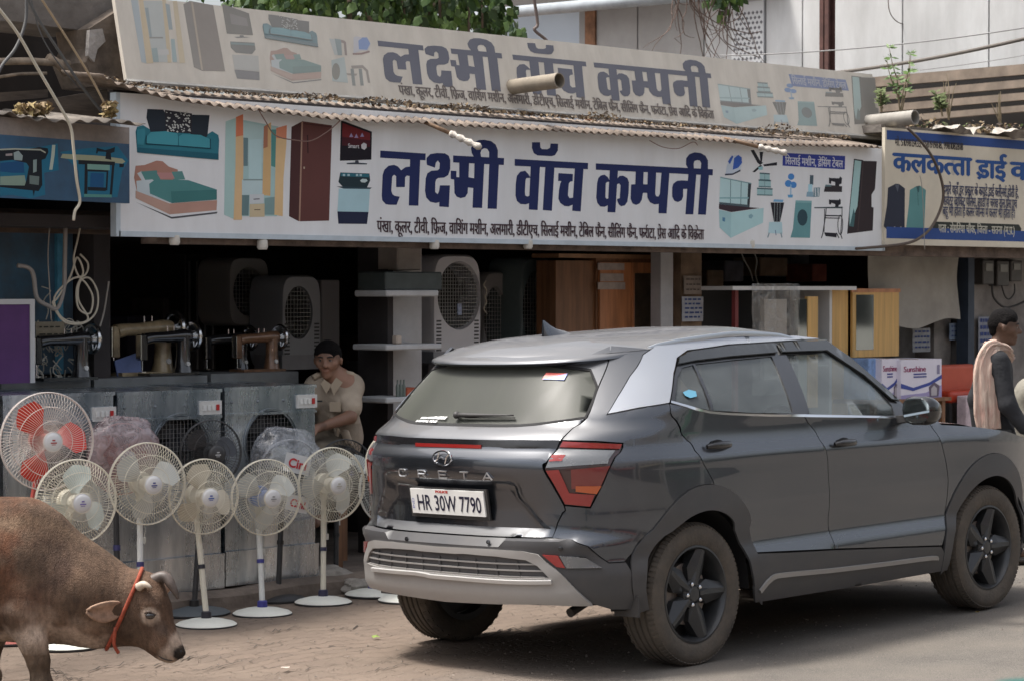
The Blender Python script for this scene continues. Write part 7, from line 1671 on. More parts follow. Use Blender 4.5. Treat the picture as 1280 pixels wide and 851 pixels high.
# ---- cow
def build_cow():
    d = 11.2; Mx, o = cam_frame(60, d); S_ = FPX/d; y0 = 363+(CAMZ-o.z)*S_
    t = thing('cow', 'brown zebu cow with an orange rope collar, head lowered to sniff the paving', 'cow', M=Mx)
    def P(px, py, y=0.0): return np.array([(px-60)/S_, y, (y0-py)/S_])
    B1, B2, B3, PL, DKc = (.165,.080,.045), (.235,.150,.100), (.085,.050,.035), (.56,.45,.36), (.03,.022,.02)
    def c(a, b, ra, rb, col, k=.04, s=(1,1,1)): return dict(a=a, b=b, ra=ra, rb=rb, k=k, s=s, c=col)
    pr = [c(P(-300,708), P(-30,706), .28, .27, B1, .06, (1,.8,1)), c(P(-10,700), P(15,704), .24, .22, B1, .07, (1,.66,1)), c(P(22,690,-.10), P(34,755,-.115), .05, .06, B1, .035), c(P(-45,660,-.05), P(30,648,-.02), .05, .05, B1, .04), c(P(28,668), P(60,676), .12, .09, B3, .09, (1,.6,1)),
          c(P(-20,655), P(40,652), .09, .08, B1, .08, (1,.6,1)),
          c(P(15,725), P(95,742), .22, .19, B2, .08, (1,.66,1)), c(P(95,742), P(150,764), .195, .165, B2, .07, (1,.62,1)), c(P(60,672), P(150,738), .09, .085, B3, .06, (1,.6,1)),
          c(P(10,762), P(45,786), .10, .055, PL, .05, (1,.62,1)), c(P(45,780), P(120,795), .06, .05, PL, .05, (1,.45,1)), c(P(-40,776), P(25,770), .10, .10, PL, .07, (1,1.0,1)),
          # head: skull, face, muzzle, jaw
          c(P(172,748), P(186,760,-.02), .105, .10, B2, .05, (1,.85,1)), c(P(184,758,-.02), P(208,798,-.05), .092, .064, B2, .04, (1,.85,1)), c(P(168,775,-.0), P(196,802,-.04), .085, .060, B2, .05, (1,.8,1)),
          c(P(208,803,-.055), P(216,811,-.06), .060, .055, PL, .025, (1,.95,1)), c(P(203,815,-.05), P(212,819,-.055), .034, .030, PL, .02), c(P(224,811,-.065), P(227,814,-.068), .030, .026, DKc, .012),
          c(P(176,730,0), P(190,732,-.0), .05, .045, B1, .05, (1,1.3,1)), c(P(199,745,-.07), P(205,790,-.09), .02, .02, B2, .03),
          c(P(191,752,-.095), P(198,756,-.09), .022, .018, B2, .02), c(P(190,767,-.085), P(193,768,-.085), .034, .030, PL, .02),
          # legs
          c(P(26,762,-.10), P(46,802,-.11), .085, .058, B2, .05), c(P(46,800,-.11), P(52,822,-.11), .062, .055, B3, .03), c(P(52,822,-.11), P(55,846,-.11), .050, .044, B2, .02), c(P(55,846,-.11), P(57,851,-.115), .052, .054, DKc, .01),
          c(P(-5,770,.12), P(-18,805,.12), .095, .06, B1, .06), c(P(-18,805,.12), P(-22,846,.12), .05, .042, B1, .02), c(P(-22,846,.12), P(-20,851,.12), .052, .054, DKc, .01),
          c(P(-330,730,-.12), P(-350,780,-.13), .17, .09, B1, .07), c(P(-350,780,-.13), P(-335,846,-.13), .06, .045, B1, .03), c(P(-330,730,.12), P(-310,780,.13), .17, .09, B1, .07), c(P(-310,780,.13), P(-300,846,.13), .06, .045, B1, .03),
          c(P(-375,670,0), P(-385,790,0), .03, .018, B3, .02)]
    fur = mat('cow_hide', (.2,.14,.1), .75, attr='Col', var=.45, scale=45, thresh=(.33,.62), stretch=(1,1,.45), bump=.5, bscale=200, spec=.25)
    def coat(V):
        px = V[:,0]*S_+60; py = y0-V[:,2]*S_; y = V[:,1]; col = np.tile(np.array((.165,.112,.080)), (len(V), 1))
        nz = np.array([noise.noise(Vector(v)*5) for v in V]); nz2 = np.array([noise.noise(Vector(v)*17) for v in V]); nn = nz*1.1+.9*nz2
        def mixc(f, c): f = np.clip(f, 0, 1)[:, None]; col[:] = col*(1-f)+np.array(c)*f
        mixc((60-px)/70+nn*.9, (.150,.070,.040)); mixc(1.2-np.hypot((px-70)/38, (py-705)/42)+nn*.9, (.085,.055,.042)); mixc(.9-np.hypot((px-10)/30, (py-745)/26)+nn*1.2, (.10,.055,.035)); mixc(1-np.abs(py-(650+.5*np.maximum(0,px-60)))/14+nn*.6-np.maximum(0,px-150)/10, (.21,.145,.10))
        ln = np.interp(px, [-300,-60,20,70,110,150,160], [770,768,768,772,786,800,830]); mixc((py-ln+nn*16)/12*(py < 812)*(px < 165), (.44,.36,.30))
        mixc(1-np.abs(py-(757+.15*px))/16+nn*.8-.3-np.maximum(0,px-130)/20, (.26,.20,.16))
        mixc((px-163)/12-(py-748)/40, (.135,.085,.058)); mixc((1.25-np.hypot((px-191)/11, (py-767)/10))*3*(y < 0), (.50,.41,.34)); mixc((1-np.hypot((px-202)/16,(py-782)/16))*1.0+nn, (.10,.07,.055))
        mixc((px-204)/8+(py-806)/10+nn*.5, (.46,.38,.32)); mixc((1.3-np.hypot((px-229)/9, (py-814)/9))*3, (.022,.018,.016)); mixc((py-846)/3, (.04,.03,.025)); mixc((py-792)/26*(px < 75)*.8+nn*.3*(py > 800), (.20,.15,.11)); return col*np.array((1.06,1.0,.94))*(.80+.36*np.clip(nz[:,None]*2.2+.3,-.7,.8))
    body = sdf_surface(pr, .0125, 'body', fur, t, colfn=coat)
    # ears
    for e, tip, wd, yy in ((P(155,758,-.10), P(117,757,-.20), .042, 1), (P(178,742,.08), P(205,738,.20), .035, -1)):
        e, tip = Vector(e), Vector(tip); ax_ = (tip-e); dn = Vector((0,-.25,-1)).normalized(); V = []; F = []; n = 8
        for i in range(n+1):
            u = i/n; w_ = wd*math.sin(math.pi*min(1, .16+u*.84))**.75*1.1; cpt = e+ax_*u+Vector((0,0,-.012*math.sin(u*3)))
            for j in range(5): v = j/4*2-1; V.append(cpt+Vector((.1,.0,1))*w_*v+Vector((0,1,0))*(.022*(1-v*v)*yy))
        for i in range(n):
            for j in range(4): q = i*5+j; F.append((q, q+1, q+6, q+5))
        eo = mobj('ear', V, F, mat('cow_ear', (.30,.19,.13), .8, var=.35, scale=25), t, True); sm_ = eo.modifiers.new('s', 'SOLIDIFY'); sm_.thickness = .010
    mb = MB(); mb.tube(spline([P(188,727,-.02), P(205,720,-.03), P(216,731,-.05), P(224,747,-.06)], 5), [.032,.031,.030,.029,.028,.027,.026,.025,.024,.023,.020,.018,.016,.012,.009,.006], 12)
    mb.build('horn', mat('dark_horn', (.085,.065,.055), .5, var=.4, scale=20), t, True)
    mb = MB(); mb.tube(spline([P(176,731,-.09), P(184,727,-.11), P(193,731,-.12)], 4), [.022,.021,.020,.018,.016,.014,.011,.008,.004], 10); mb.build('horn', mat('pale_horn', (.42,.36,.29), .5, var=.3, scale=20), t, True)
    mb = MB(); mb.ball(P(191,766,-.112), (.024,.015,.017), 14, 8); mb.build('eye', mat('cow_eye', (.012,.009,.008), .08, coat=1), t, True)
    mb = MB(); mb.tube(spline([P(184,763,-.112), P(190,760.5,-.124), P(198,765,-.112)], 5), .004, 5); mb.build('eyelid', mat('cow_lid', (.06,.04,.03), .6), t, True)
    mb = MB(); mb.ball(P(228,812,-.088), (.007,.008,.010), 8, 6); mb.build('nostril', mat('nostril_black', (.008,.007,.007), .4), t, True)
    mb = MB(); mb.tube(spline([P(224,822,-.075), P(214,822,-.095), P(204,819,-.092), P(198,814,-.085)], 4), .0035, 5); mb.build('mouth_line', mat('mouth_dark', (.04,.03,.025), .7), t, True)
    rope = mat('orange_rope', (.27,.05,.022), .8, var=.3, scale=40)
    from mathutils.bvhtree import BVHTree
    bv = BVHTree.FromPolygons([v.co for v in body.data.vertices], [p.vertices[:] for p in body.data.polygons])
    for off in (0,):
        c0_ = Vector(P(152,766,0)); axd = (Vector(P(178,780,0))-Vector(P(128,752,0))).normalized(); axd = (axd+Vector((0,.12,.10))).normalized(); e1 = Vector((0,1,0)); e1 = (e1-axd*e1.dot(axd)).normalized(); e2 = axd.cross(e1); pts = []
        for a in np.linspace(0, 2*math.pi, 44, endpoint=False):
            dr = e1*math.cos(a)+e2*math.sin(a); h = bv.ray_cast(c0_+dr*.6+axd*off, -dr, .6); pts.append((h[0] if h[0] else c0_+dr*.15)+dr*.006)
        mb = MB(); mb.tube(pts, .010, 6, closed=True); mb.build('rope_collar', rope, t, True)
    mb = MB(); mb.tube(spline([P(149,780,-.135), P(147,800,-.13), P(152,812,-.12)], 4), .009, 6); mb.build('rope_end', rope, t, True)
build_cow()

# ---- people
SKIN = (.32,.17,.11)
def cc(a, b, ra, rb=None, k=.02, s=(1,1,1), c=SKIN, **kw): return dict(a=np.array(a, float), b=np.array(b, float), ra=ra, rb=ra if rb is None else rb, k=k, s=s, c=c, **kw)
def head_prims(H, yaw, skin, tilt=0.0):
    """H: head centre; yaw: where the face looks, 0 = towards the camera (-y), +90 = to the right (+x)"""
    ca, sa = math.cos(R(yaw)), math.sin(R(yaw)); fw = Vector((sa,-ca,-tilt)).normalized(); rt = Vector((ca,sa,0)); up_ = Vector((0,0,1)); H = Vector(H)
    def W(r_, f, u): return tuple(H+rt*r_+fw*f+up_*u)
    dk = tuple(x*.55 for x in skin)
    pr = [cc(W(0,-.012,.025), W(0,.008,.025), .083, .082, .02, c=skin), cc(W(0,.018,-.035), W(0,.026,-.070), .060, .042, .03, c=skin), cc(W(0,.05,-.092), W(0,.055,-.092), .024, .024, .02, c=skin),
          cc(W(0,.080,.015), W(0,.102,-.022), .010, .015, .012, c=skin), cc(W(-.013,.088,-.026), W(.013,.088,-.026), .011, .011, .006, c=skin),
          cc(W(-.035,.074,.030), W(.035,.074,.030), .012, .012, .012, c=skin), cc(W(-.045,.052,-.018), W(-.03,.06,-.035), .024, .02, .02, c=skin), cc(W(.045,.052,-.018), W(.03,.06,-.035), .024, .02, .02, c=skin),
          cc(W(-.016,.078,-.056), W(.016,.078,-.056), .0075, .0075, .008, c=tuple(a*b for a, b in zip(skin, (.8,.62,.6)))), cc(W(-.013,.076,-.066), W(.013,.076,-.066), .008, .008, .008, c=tuple(a*b for a, b in zip(skin, (.9,.72,.7)))),
          cc(W(-.086,-.005,-.0), W(-.086,-.008,-.022), .018, .013, .008, (.6,1,1) if abs(yaw) < 45 else (1,.6,1), c=skin), cc(W(.086,-.005,-.0), W(.086,-.008,-.022), .018, .013, .008, (.6,1,1) if abs(yaw) < 45 else (1,.6,1), c=skin)]
    def feats(parent):
        eye = mat('eye_white', (.25,.22,.20), .5); pu = mat('eye_dark', (.02,.013,.01), .2); br = mat('dark_hair', (.012,.010,.010), .6)
        for s_ in (-1, 1):
            mb = MB(); mb.ball(W(s_*.031,.076,.010), .0115, 10, 6); mb.build('eye', eye, parent, True); mb = MB(); mb.ball(W(s_*.031,.084,.010), .006, 8, 5); mb.build('pupil', pu, parent, True)
            mb = MB(); mb.tube([W(s_*.014,.092,.028), W(s_*.032,.090,.034), W(s_*.052,.076,.027)], [.004,.0045,.003], 5); mb.build('eyebrow', br, parent, True)
            mb = MB(); mb.tube([W(s_*.019,.087,.015), W(s_*.031,.0895,.0195), W(s_*.044,.080,.013)], .0028, 4); mb.build('eyelid', mat('lid_skin', tuple(x*.6 for x in skin), .6), parent, True)
    return pr, W, feats
def hair(W, parent, vol=1.0, side=True):
    pr = [cc(W(0,-.020,.040), W(0,.006,.050), .083*vol, .080*vol, .03, c=(.012,.010,.010)), cc(W(0,-.05,.0), W(0,-.055,-.03), .060, .045, .03, c=(.012,.010,.010)), cc(W(-.045,.040,.062), W(.040,.044,.070), .026*vol, .030*vol, .03, c=(.012,.010,.010)),
          cc(W(-.074,.0,.035), W(-.076,.002,.008), .018, .010, .02, c=(.012,.010,.010)), cc(W(.074,.0,.035), W(.076,.002,.008), .018, .010, .02, c=(.012,.010,.010))]
    pr += [cc(W(x_,.045+.02*math.cos(x_*20),.088-.6*abs(x_)), W(x_*1.1,.074,.066-.5*abs(x_)+.008*math.sin(x_*90)), .012, .006, .008, c=(.01,.01,.01)) for x_ in np.linspace(-.055,.05,9)]
    o = sdf_surface(pr, .006, 'hair', mat('black_hair', (.007,.006,.006), .85, spec=.12, bump=.6, bscale=120), parent)
    return o
def hand_prims(w, dirv, palm, curl=.5, skin=SKIN, thumb=1):
    """palm and five fingers; w wrist, dirv along the palm, palm = direction the palm faces"""
    w = Vector(w); d = Vector(dirv).normalized(); pn = Vector(palm).normalized(); sd = d.cross(pn).normalized()*thumb; pr = [cc(w, w+d*.03, .024, .028, .015, c=skin)]
    for i in range(4): b = w+d*.03+sd*(.030-.020*i); e = w+d*.085+sd*(.030-.020*i); pr.append(cc(w+d*.02+sd*(.020-.013*i), e, .016, .011, .010, c=skin)); L_ = (.042,.048,.044,.034)[i]; q1 = e+(d*math.cos(curl)+pn*math.sin(curl))*L_*.55; q2 = q1+(d*math.cos(curl*2)+pn*math.sin(curl*2))*L_*.5; q3 = q2+(d*math.cos(curl*2.8)+pn*math.sin(curl*2.8))*L_*.35; pr += [cc(e, q1, .0095, .009, .003, c=skin), cc(q1, q2, .009, .0082, .003, c=skin), cc(q2, q3, .0082, .0072, .003, c=skin)]
    b = w+d*.028+sd*.022; q1 = b+(sd*.7+d*.6+pn*.25).normalized()*.038; q2 = q1+(d*.9+sd*.25+pn*.35).normalized()*.030; pr += [cc(b, q1, .014, .0105, .008, c=skin), cc(q1, q2, .0105, .0085, .003, c=skin)]
    return pr
def cloth_mat(name, col, var=.12, sc=12): return mat(name, col, .9, attr='Col', var=var, scale=sc, bump=.35, bscale=22)
skinm = mat('skin', SKIN, .55, attr='Col', var=.12, scale=18, bump=.08, bscale=160)
def build_sitting():
    pY = 11.72; q = atY(425, 520, pY); d = (q-CP).dot(DV); Mx, o = cam_frame(425, d, zg=PZ); S_ = FPX/d; y0 = 363+(CAMZ-o.z)*S_
    t = thing('person', 'seated man in a short-sleeved khaki uniform shirt looking at the camera', 'person', M=Mx)
    def P(px, py, y=0.0): return ((px-425)/S_, y, (y0-py)/S_)
    H = P(412,449,-.14); pr, W, feats = head_prims(H, -8, SKIN, .12)
    neck = P(418,470,-.09); shL = P(396,482,-.10); shR = P(440,481,-.03); elR = P(440,519,-.20); wrR = P(402,531,-.36); elL = P(380,515,-.18); wrL = P(386,532,-.30)
    body = pr+[cc(P(414,460,-.11), neck, .052, .060, .03), cc(shR, elR, .055, .042, .03), cc(elR, wrR, .042, .028, .02), cc(shL, elL, .055, .042, .03), cc(elL, wrL, .042, .028, .02), cc(P(420,485,-.05), P(424,540,.02), .14, .13, .05, (1,.8,1))]
    pel = P(424,556,.04); kR = P(402,566,-.34); fR = P(404,640,-.30); kL = P(372,562,-.30); fL = P(376,640,-.28)
    body += [cc(pel, kR, .10, .07, .04), cc(kR, fR, .06, .042, .03), cc(pel, kL, .10, .07, .04), cc(kL, fL, .06, .042, .03), cc(fR, (fR[0]-.02, fR[1]-.14, fR[2]-.03), .04, .032, .02), cc(fL, (fL[0]-.02, fL[1]-.14, fL[2]-.03), .04, .032, .02)]
    body += hand_prims(wrR, Vector(wrR)-Vector(elR), (0,.2,-1), .5)+hand_prims(wrL, (-.3,-1,-.1), (0,.1,-1), .5, thumb=-1)
    b = sdf_surface(body, .0085, 'body', skinm, t); feats(t); hair(W, t)
    KH = (.50,.41,.315); kh = cloth_mat('khaki_cloth', KH, .16)
    def kc(*a, **k): k.setdefault('c', KH); return cc(*a, **k)
    sh = [kc(P(402,485,-.09), P(438,484,-.0), .085, .090, .05, (1,.85,1)), kc(P(418,495,-.06), P(422,540,.0), .145, .142, .06, (1,.80,1)), kc(P(423,545,.02), P(425,553,.03), .140, .138, .04, (1,.85,1)),
          kc(shR, P(440,505,-.135), .072, .068, .03), kc(P(440,504,-.13), P(440,508,-.15), .074, .074, .01), kc(shL, P(386,505,-.14), .075, .07, .03), kc(P(408,473,-.13), P(424,472,-.10), .035, .045, .02), kc(P(434,520,.03), P(440,545,.04), .06, .055, .05)]
    # folds
    random.seed(3)
    for i in range(9): x = random.uniform(408,446); y = random.uniform(495,545); sh.append(kc(P(x,y,-.16), P(x+random.uniform(-12,14),y+random.uniform(6,16),-.15), .020, .012, .018))
    so_ = sdf_surface(sh, .009, 'shirt', kh, t)
    mb = MB(); khd = mat('khaki_dark', (.42,.34,.25), .9)
    for pts in (((408,472),(404,478),(411,490),(417,479)), ((423,470),(431,476),(420,492),(416,480))): # collar wings
        V = [Vector(P(x, y, -.215)) for x, y in pts]; mb.add(V+[v+Vector((0,.012,0)) for v in V], [(0,1,2,3),(7,6,5,4),(0,4,5,1),(1,5,6,2),(2,6,7,3),(3,7,4,0)])
    mb.build('collar', khd, so_); 
    for a, b_ in ((P(394,473,-.15), P(404,470,-.12)), (P(433,468,-.07), P(448,475,.0))): mb = MB(); mb.tube([Vector(a)+Vector((0,-.02,.012)), (Vector(a)+Vector(b_))/2+Vector((0,-.02,.020)), Vector(b_)+Vector((0,-.02,.008))], .020, 6); mb.build('shoulder_strap', khd, so_, True)
    mb = MB(); mb.box(P(402,499,-.235), (.045,.006,.010)); mb.build('name_tag', mat('tag_black', (.02,.02,.02), .4), so_)
    mb = MB(); mb.box(P(422,506,-.225), (.07,.008,.06)); mb.build('pocket', khd, so_)
    tr = [kc(pel, kR, .125, .09, .04, c=(.22,.18,.13)), kc(kR, fR, .085, .07, .03, c=(.22,.18,.13)), kc(pel, kL, .125, .09, .04, c=(.22,.18,.13)), kc(kL, fL, .085, .07, .03, c=(.22,.18,.13))]
    sdf_surface(tr, .014, 'trousers', cloth_mat('khaki_trousers', (.22,.18,.13)), t)
    st = thing('stool', 'low dark stool under the seated man', 'stool', tuple(Mx @ Vector((.0,.04,0)))); zt3 = P(0,556)[2]-.13; MB().bbox((-.18,-.18,zt3-.05),(.18,.18,zt3)).build('seat', wood_d, st)
    for sx in (-1,1):
        for sy in (-1,1): MB().bbox((sx*.15-.02,sy*.15-.02,0),(sx*.15+.02,sy*.15+.02,zt3-.05)).build('leg', wood_d, st)
build_sitting()
def build_walker(px, d, label, shirt, scarf=True, yaw=78, hgt=1.0, skin=(.13,.070,.045), hairv=.98, trous=(.05,.05,.06), headpx=None):
    Mx, o = cam_frame(px, d); S_ = FPX/d; y0 = 363+(CAMZ-o.z)*S_; t = thing('person', label, 'person', M=Mx)
    zh = (y0-(headpx or 408))/S_
    H = (.02, 0, zh); pr, W, feats = head_prims(H, yaw, skin, .10)
    nk = (-.035, .0, zh-.15); ch = (-.05, 0, zh-.32); pv = (-.03, 0, zh-.72)
    sN, sF = (-.055,-.165,zh-.215), (-.045,.165,zh-.215); eN = (.0,-.21,zh-.50); wN = (.14,-.22,zh-.70); eF = (-.12,.22,zh-.48); wF = (-.10,.22,zh-.74)
    hN, hF = (-.03,-.09,zh-.76), (-.03,.09,zh-.76); kN = (.10,-.10,zh-1.16); aN = (.06,-.10,.09); kF = (-.06,.09,zh-1.16); aF = (-.24,.09,.12)
    def s_(*a, **k): k.setdefault('c', skin); return cc(*a, **k)
    body = pr+[s_(W(0,-.03,-.07), nk, .048, .055, .03), s_(sN, eN, .052, .040, .03), s_(eN, wN, .040, .027, .02), s_(sF, eF, .052, .040, .03), s_(eF, wF, .040, .027, .02), s_(ch, pv, .13, .11, .05, (.85,1.1,1)),
        s_(hN, kN, .085, .058, .03), s_(kN, aN, .056, .036, .03), s_(hF, kF, .085, .058, .03), s_(kF, aF, .056, .036, .03), s_(aN, (aN[0]+.14, aN[1], .045), .036, .03, .02), s_(aF, (aF[0]+.12, aF[1], .05), .036, .03, .02)]
    body += hand_prims(wN, (.25,0,-1), (0,1,0), .4, skin)+hand_prims(wF, (.1,0,-1), (0,-1,0), .4, skin, thumb=-1)
    sdf_surface(body, .009, 'body', skinm, t); feats(t); hair(W, t, hairv)
    def k_(*a, **k): k.setdefault('c', shirt); return cc(*a, **k)
    top = [k_((-.06,-.12,zh-.24), (-.06,.12,zh-.24), .085, .085, .05), k_((-.055,0,zh-.30), (-.04,0,zh-.76), .150, .145, .06, (.85,1.12,1)), k_(sN, eN, .070, .056, .03), k_(eN, tuple(.75*a+.25*b for a, b in zip(wN, eN)), .056, .045, .03), k_(sF, eF, .070, .056, .03), k_(eF, tuple(.8*a+.2*b for a, b in zip(wF, eF)), .056, .045, .03), k_((-.02,0,zh-.80), (-.01,0,zh-.92), .150, .165, .05, (.9,1.12,1))]
    random.seed(int(px))
    for i in range(8): z = zh-random.uniform(.35,.85); top.append(k_((random.uniform(-.16,.06),-.155,z), (random.uniform(-.16,.08),-.15,z-.09), .014, .010, .03))
    sdf_surface(top, .010, 'shirt', cloth_mat('shirt_cloth_%d' % int(px), shirt), t)
    sdf_surface([k_(hN, kN, .105, .08, .04, c=trous), k_(kN, aN, .08, .062, .03, c=trous), k_(hF, kF, .105, .08, .04, c=trous), k_(kF, aF, .08, .062, .03, c=trous)], .014, 'trousers', cloth_mat('trouser_cloth_%d' % int(px), trous), t)
    for a in (aN, aF): mb = MB(); mb.box((a[0]+.06, a[1], a[2]-.06 if a is aF else .03), (.27,.10,.05)); mb.build('shoe', mat('dark_shoe', (.03,.025,.02), .5), t).modifiers.new('b','BEVEL').width = .02
    if scarf:
        SC = (.46,.28,.23); V = []; F = []; rows = 30; cols = 13
        # a folded cloth band round the neck, over the near shoulder and down the back
        path = spline([(-.10,.06,zh-.13), (-.02,.10,zh-.15), (.05,.05,zh-.19), (.05,-.05,zh-.19), (.0,-.12,zh-.15), (-.05,-.155,zh-.145), (-.09,-.175,zh-.16), (-.125,-.19,zh-.26), (-.13,-.19,zh-.40), (-.125,-.185,zh-.56), (-.12,-.18,zh-.66)], 6)
        n = len(path); wid = lambda u: .038+.036*sstep(.35,.75,u)
        for i, p in enumerate(path):
            u = i/(n-1); tg = (path[min(i+1,n-1)]-path[max(i-1,0)]).normalized(); out = Vector((p.x*.25+.03, p.y-.0, 0)) if abs(p.y) > .03 else Vector((1,-.3,.3)); out = (out-tg*out.dot(tg)).normalized(); sd = tg.cross(out).normalized()
            for j in range(cols): v = j/(cols-1)*2-1; V.append(p+sd*v*wid(u)*1.05+out*(.020*math.cos(v*1.3)+.009*math.sin(v*17+u*5)+.006*math.sin(v*29-u*9)+.008*noise.noise(Vector((v*4,u*14,0)))))
        for i in range(n-1):
            for j in range(cols-1): q = i*cols+j; F.append((q, q+1, q+cols+1, q+cols))
        so_ = mobj('scarf', V, F, mat('pink_cream_scarf', SC, .9, var=.30, scale=26, stretch=(1,1,.25), bump=.5, bscale=60, col2=(.56,.46,.38)), t, True); sm_ = so_.modifiers.new('s', 'SOLIDIFY'); sm_.thickness = .02
    return t
build_walker(1252, 15.8, 'young man in black with a pink scarf walking beyond the front of the car', (.022,.023,.028), True, 80, headpx=409)
build_walker(1301, 16.4, 'person in white half out of frame behind the man with the pink scarf', (.34,.32,.27), False, 60, headpx=446, skin=(.09,.05,.035))
# ------------------------------------------------------------ roof edge, roof clutter, buildings behind, tree, wires
tin = mat('old_tin_sheet', (.235,.19,.155), .8, .1, var=.55, scale=6, bump=.3, dust=(.14,.105,.08,.6), dusts=4)
YF = YS-.12; edge_px = [(130,93),(140,102),(218,124),(296,135),(382,144),(476,152),(560,156),(640,160),(795,169),(951,180),(1104,184)]
edge = [atY(x, y, YF) for x, y in edge_px]; V = []; F = []; xA_, xB_ = edge[0].x, edge[-1].x; n = 560; rows = 6; tab = [(p.x, p.z) for p in edge]; random.seed(11)
for i in range(n+1):
    x = xA_+(xB_-xA_)*i/n; zf = interp(x, tab)+.012*noise.noise(Vector((x*1.1,0,0))); jag = .04*noise.noise(Vector((math.floor(x/.9)*3.3,2,0))); zb2 = max(zf+.05, orig.z-.035)
    for j in range(rows):
        v = j/(rows-1); yy = YF+jag*(1-v)+(YS+.30-YF)*v; V.append((x, yy, zf+(zb2-zf)*v+.011*math.sin(x*2*math.pi/.076)+.010*noise.noise(Vector((x*2,v*2,5)))))
for i in range(n):
    for j in range(rows-1): q = i*rows+j; F.append((q, q+rows, q+rows+1, q+1))
o = mobj('tin_awning', V, F, tin, None, True); sm_ = o.modifiers.new('s','SOLIDIFY'); sm_.thickness = .003; tag(o, 'rusty corrugated tin sheet edge between the white and the faded signboards', 'tin roof')
# packing between the sign top and the tin: dark gap board
bo = MB().bbox((x0s, YS+.06, zt_s-.25),(x1s, YS+.10, zt_s+.02)).build('backing_strip', darkw, None); tag(bo, 'dark backing board behind the top of the white signboard', 'board')
# dry leaves and dirt lodged along the foot of the old sign
def debris(name, label, region, nn, size, cols, seed, kind='stuff'):
    random.seed(seed); mb = MB()
    for _ in range(nn):
        p = Vector(region()); s = size*random.uniform(.4,1.3); a = random.random()*6; b = random.uniform(-.9,.9); u = Vector((math.cos(a),math.sin(a),b)).normalized(); v = u.orthogonal().normalized(); v = Matrix.Rotation(random.random()*6, 3, u) @ v; mb.mat(random.randrange(len(cols)))
        mb.add([p-u*s, p+v*s*.5, p+u*s, p-v*s*.5+Vector((0,0,s*.3))], [(0,1,2),(0,2,3)])
    o = mb.build(name, cols, None); return tag(o, label, 'debris' if label else None, kind=kind)
dl = [mat('dry_leaf_brown', (.13,.085,.05), .9), mat('dry_leaf_tan', (.27,.20,.12), .9), mat('dirt_dark', (.06,.045,.035), .95), mat('dry_leaf_grey', (.2,.17,.14), .9)]
def reg1():
    x = random.uniform(xA_+.1, xB_-.1); z = max(interp(x, tab)+.06, orig.z-.035); return (x, YS+random.uniform(.10,.2), z+random.uniform(-.01,.035)*abs(noise.noise(Vector((x*1.5,0,0))))*3)
debris('dry_leaf_litter', None, reg1, 2600, .017, dl, 5)
# pipe stubs poking out through the old sign
def stub(px, py, qx, qy, r_, label, m):
    a = hit(px, py, orig, nU); e = Vector((a.x, a.y-.42, a.z-.01)); mb = MB(); L_ = .45; t = thing('pipe', label, 'pipe', tuple(a), group='pipe stubs through the old signboard'); mb.X = Matrix.Rotation(R(-2),4,'X')
    mb.lathe([(r_,.05),(r_,-L_),(r_*.86,-L_),(r_*.86,-.02)], 24, 'Y', cap=False); mb.build('tube', m, t, 40); return t
pipe_m = mat('tan_pipe', (.26,.225,.175), .7, var=.25, scale=6, dust=(.18,.14,.10,.4), dusts=5)
stub(640, 109, 684, 109, .052, 'short tan pipe stub through the middle of the faded signboard', pipe_m)
stub(1086, 153, 1130, 153, .058, 'short grey pipe stub at the right end of the faded signboard', mat('grey_pipe', (.30,.28,.25), .7, var=.25, scale=6))
# bamboo poles with rag-wrapped ends, coming out from under the tin
def polewrap(a, b, c, label):
    A_, B_, C_ = [atY(x, y, Y) for x, y, Y in (a, b, c)]; t = thing('pole', label, 'pole', tuple(A_), group='rag-wrapped poles over the white signboard'); o0 = Vector(A_)
    MB().tube([A_-o0, B_-o0], [.012,.014], 8).build('stick', mat('bamboo', (.20,.125,.075), .8, var=.4, scale=20), t, True); mb = MB(); pts = [B_+(C_-B_)*k-o0 for k in np.linspace(0,1,12)]; mb.tube(pts, [.020+.006*math.sin(i*2.1) for i in range(12)], 9); mb.build('rag', mat('cream_rag', (.50,.46,.41), .9, var=.25, scale=25, bump=.6), t, True)
polewrap((524,150,YS-.05), (563,167,YS-.22), (601,185,YS-.42), 'bamboo pole with a rag-wrapped end over the first big letters'); polewrap((905,173,YS-.05), (948,184,YS-.22), (984,192,YS-.38), 'bamboo pole with a rag-wrapped end over the appliance pictures')
# ---- roof of the left shop: slab, recess, rubble, planks
lt = thing('old_building', 'crumbling upper storey at the top left with a concrete beam and dark recess', 'building', tuple(atY(60, 80, YS+.6)))
def relb(o_): return rel(o_, lt)
def slab_px(name, pts, Y, dep, m):
    V = [atY(x, y, Y) for x, y in pts]; n_ = len(V); o_ = MB().prism([(v.x, v.z) for v in V], (0,Y,0), (1,0,0), (0,0,1), (0,dep,0)).build(name, m); return relb(o_)
slab_px('dark_recess', [(-60,-30),(160,-30),(160,150),(-60,150)], YS+1.3, .1, mat('void_black', (.025,.020,.018), .95, var=.4, scale=3))  # near-black sheet paints the shade inside the hollow
slab_px('concrete_beam', [(-60,-60),(148,-60),(144,20),(118,40),(60,33),(20,27),(-60,24)], YS+.55, .5, concrete)
slab_px('broken_pier', [(112,36),(152,10),(160,70),(166,112),(120,108),(108,78),(116,60)], YS+.42, .35, mat('broken_masonry', (.15,.12,.095), .95, var=.5, scale=6, bump=1.0, bscale=10))
slab_px('plaster_patch', [(112,38),(128,36),(132,52),(122,62),(118,78),(110,70)], YS+.40, .03, mat('old_plaster_patch', (.33,.31,.29), .9, var=.3, scale=9, bump=.5))
slab_px('leaning_plank', [(40,128),(134,112),(136,152),(30,152)], YS+.45, .04, mat('grey_brown_plank', (.11,.085,.065), .85, var=.4, scale=5, stretch=(1,1,6)))
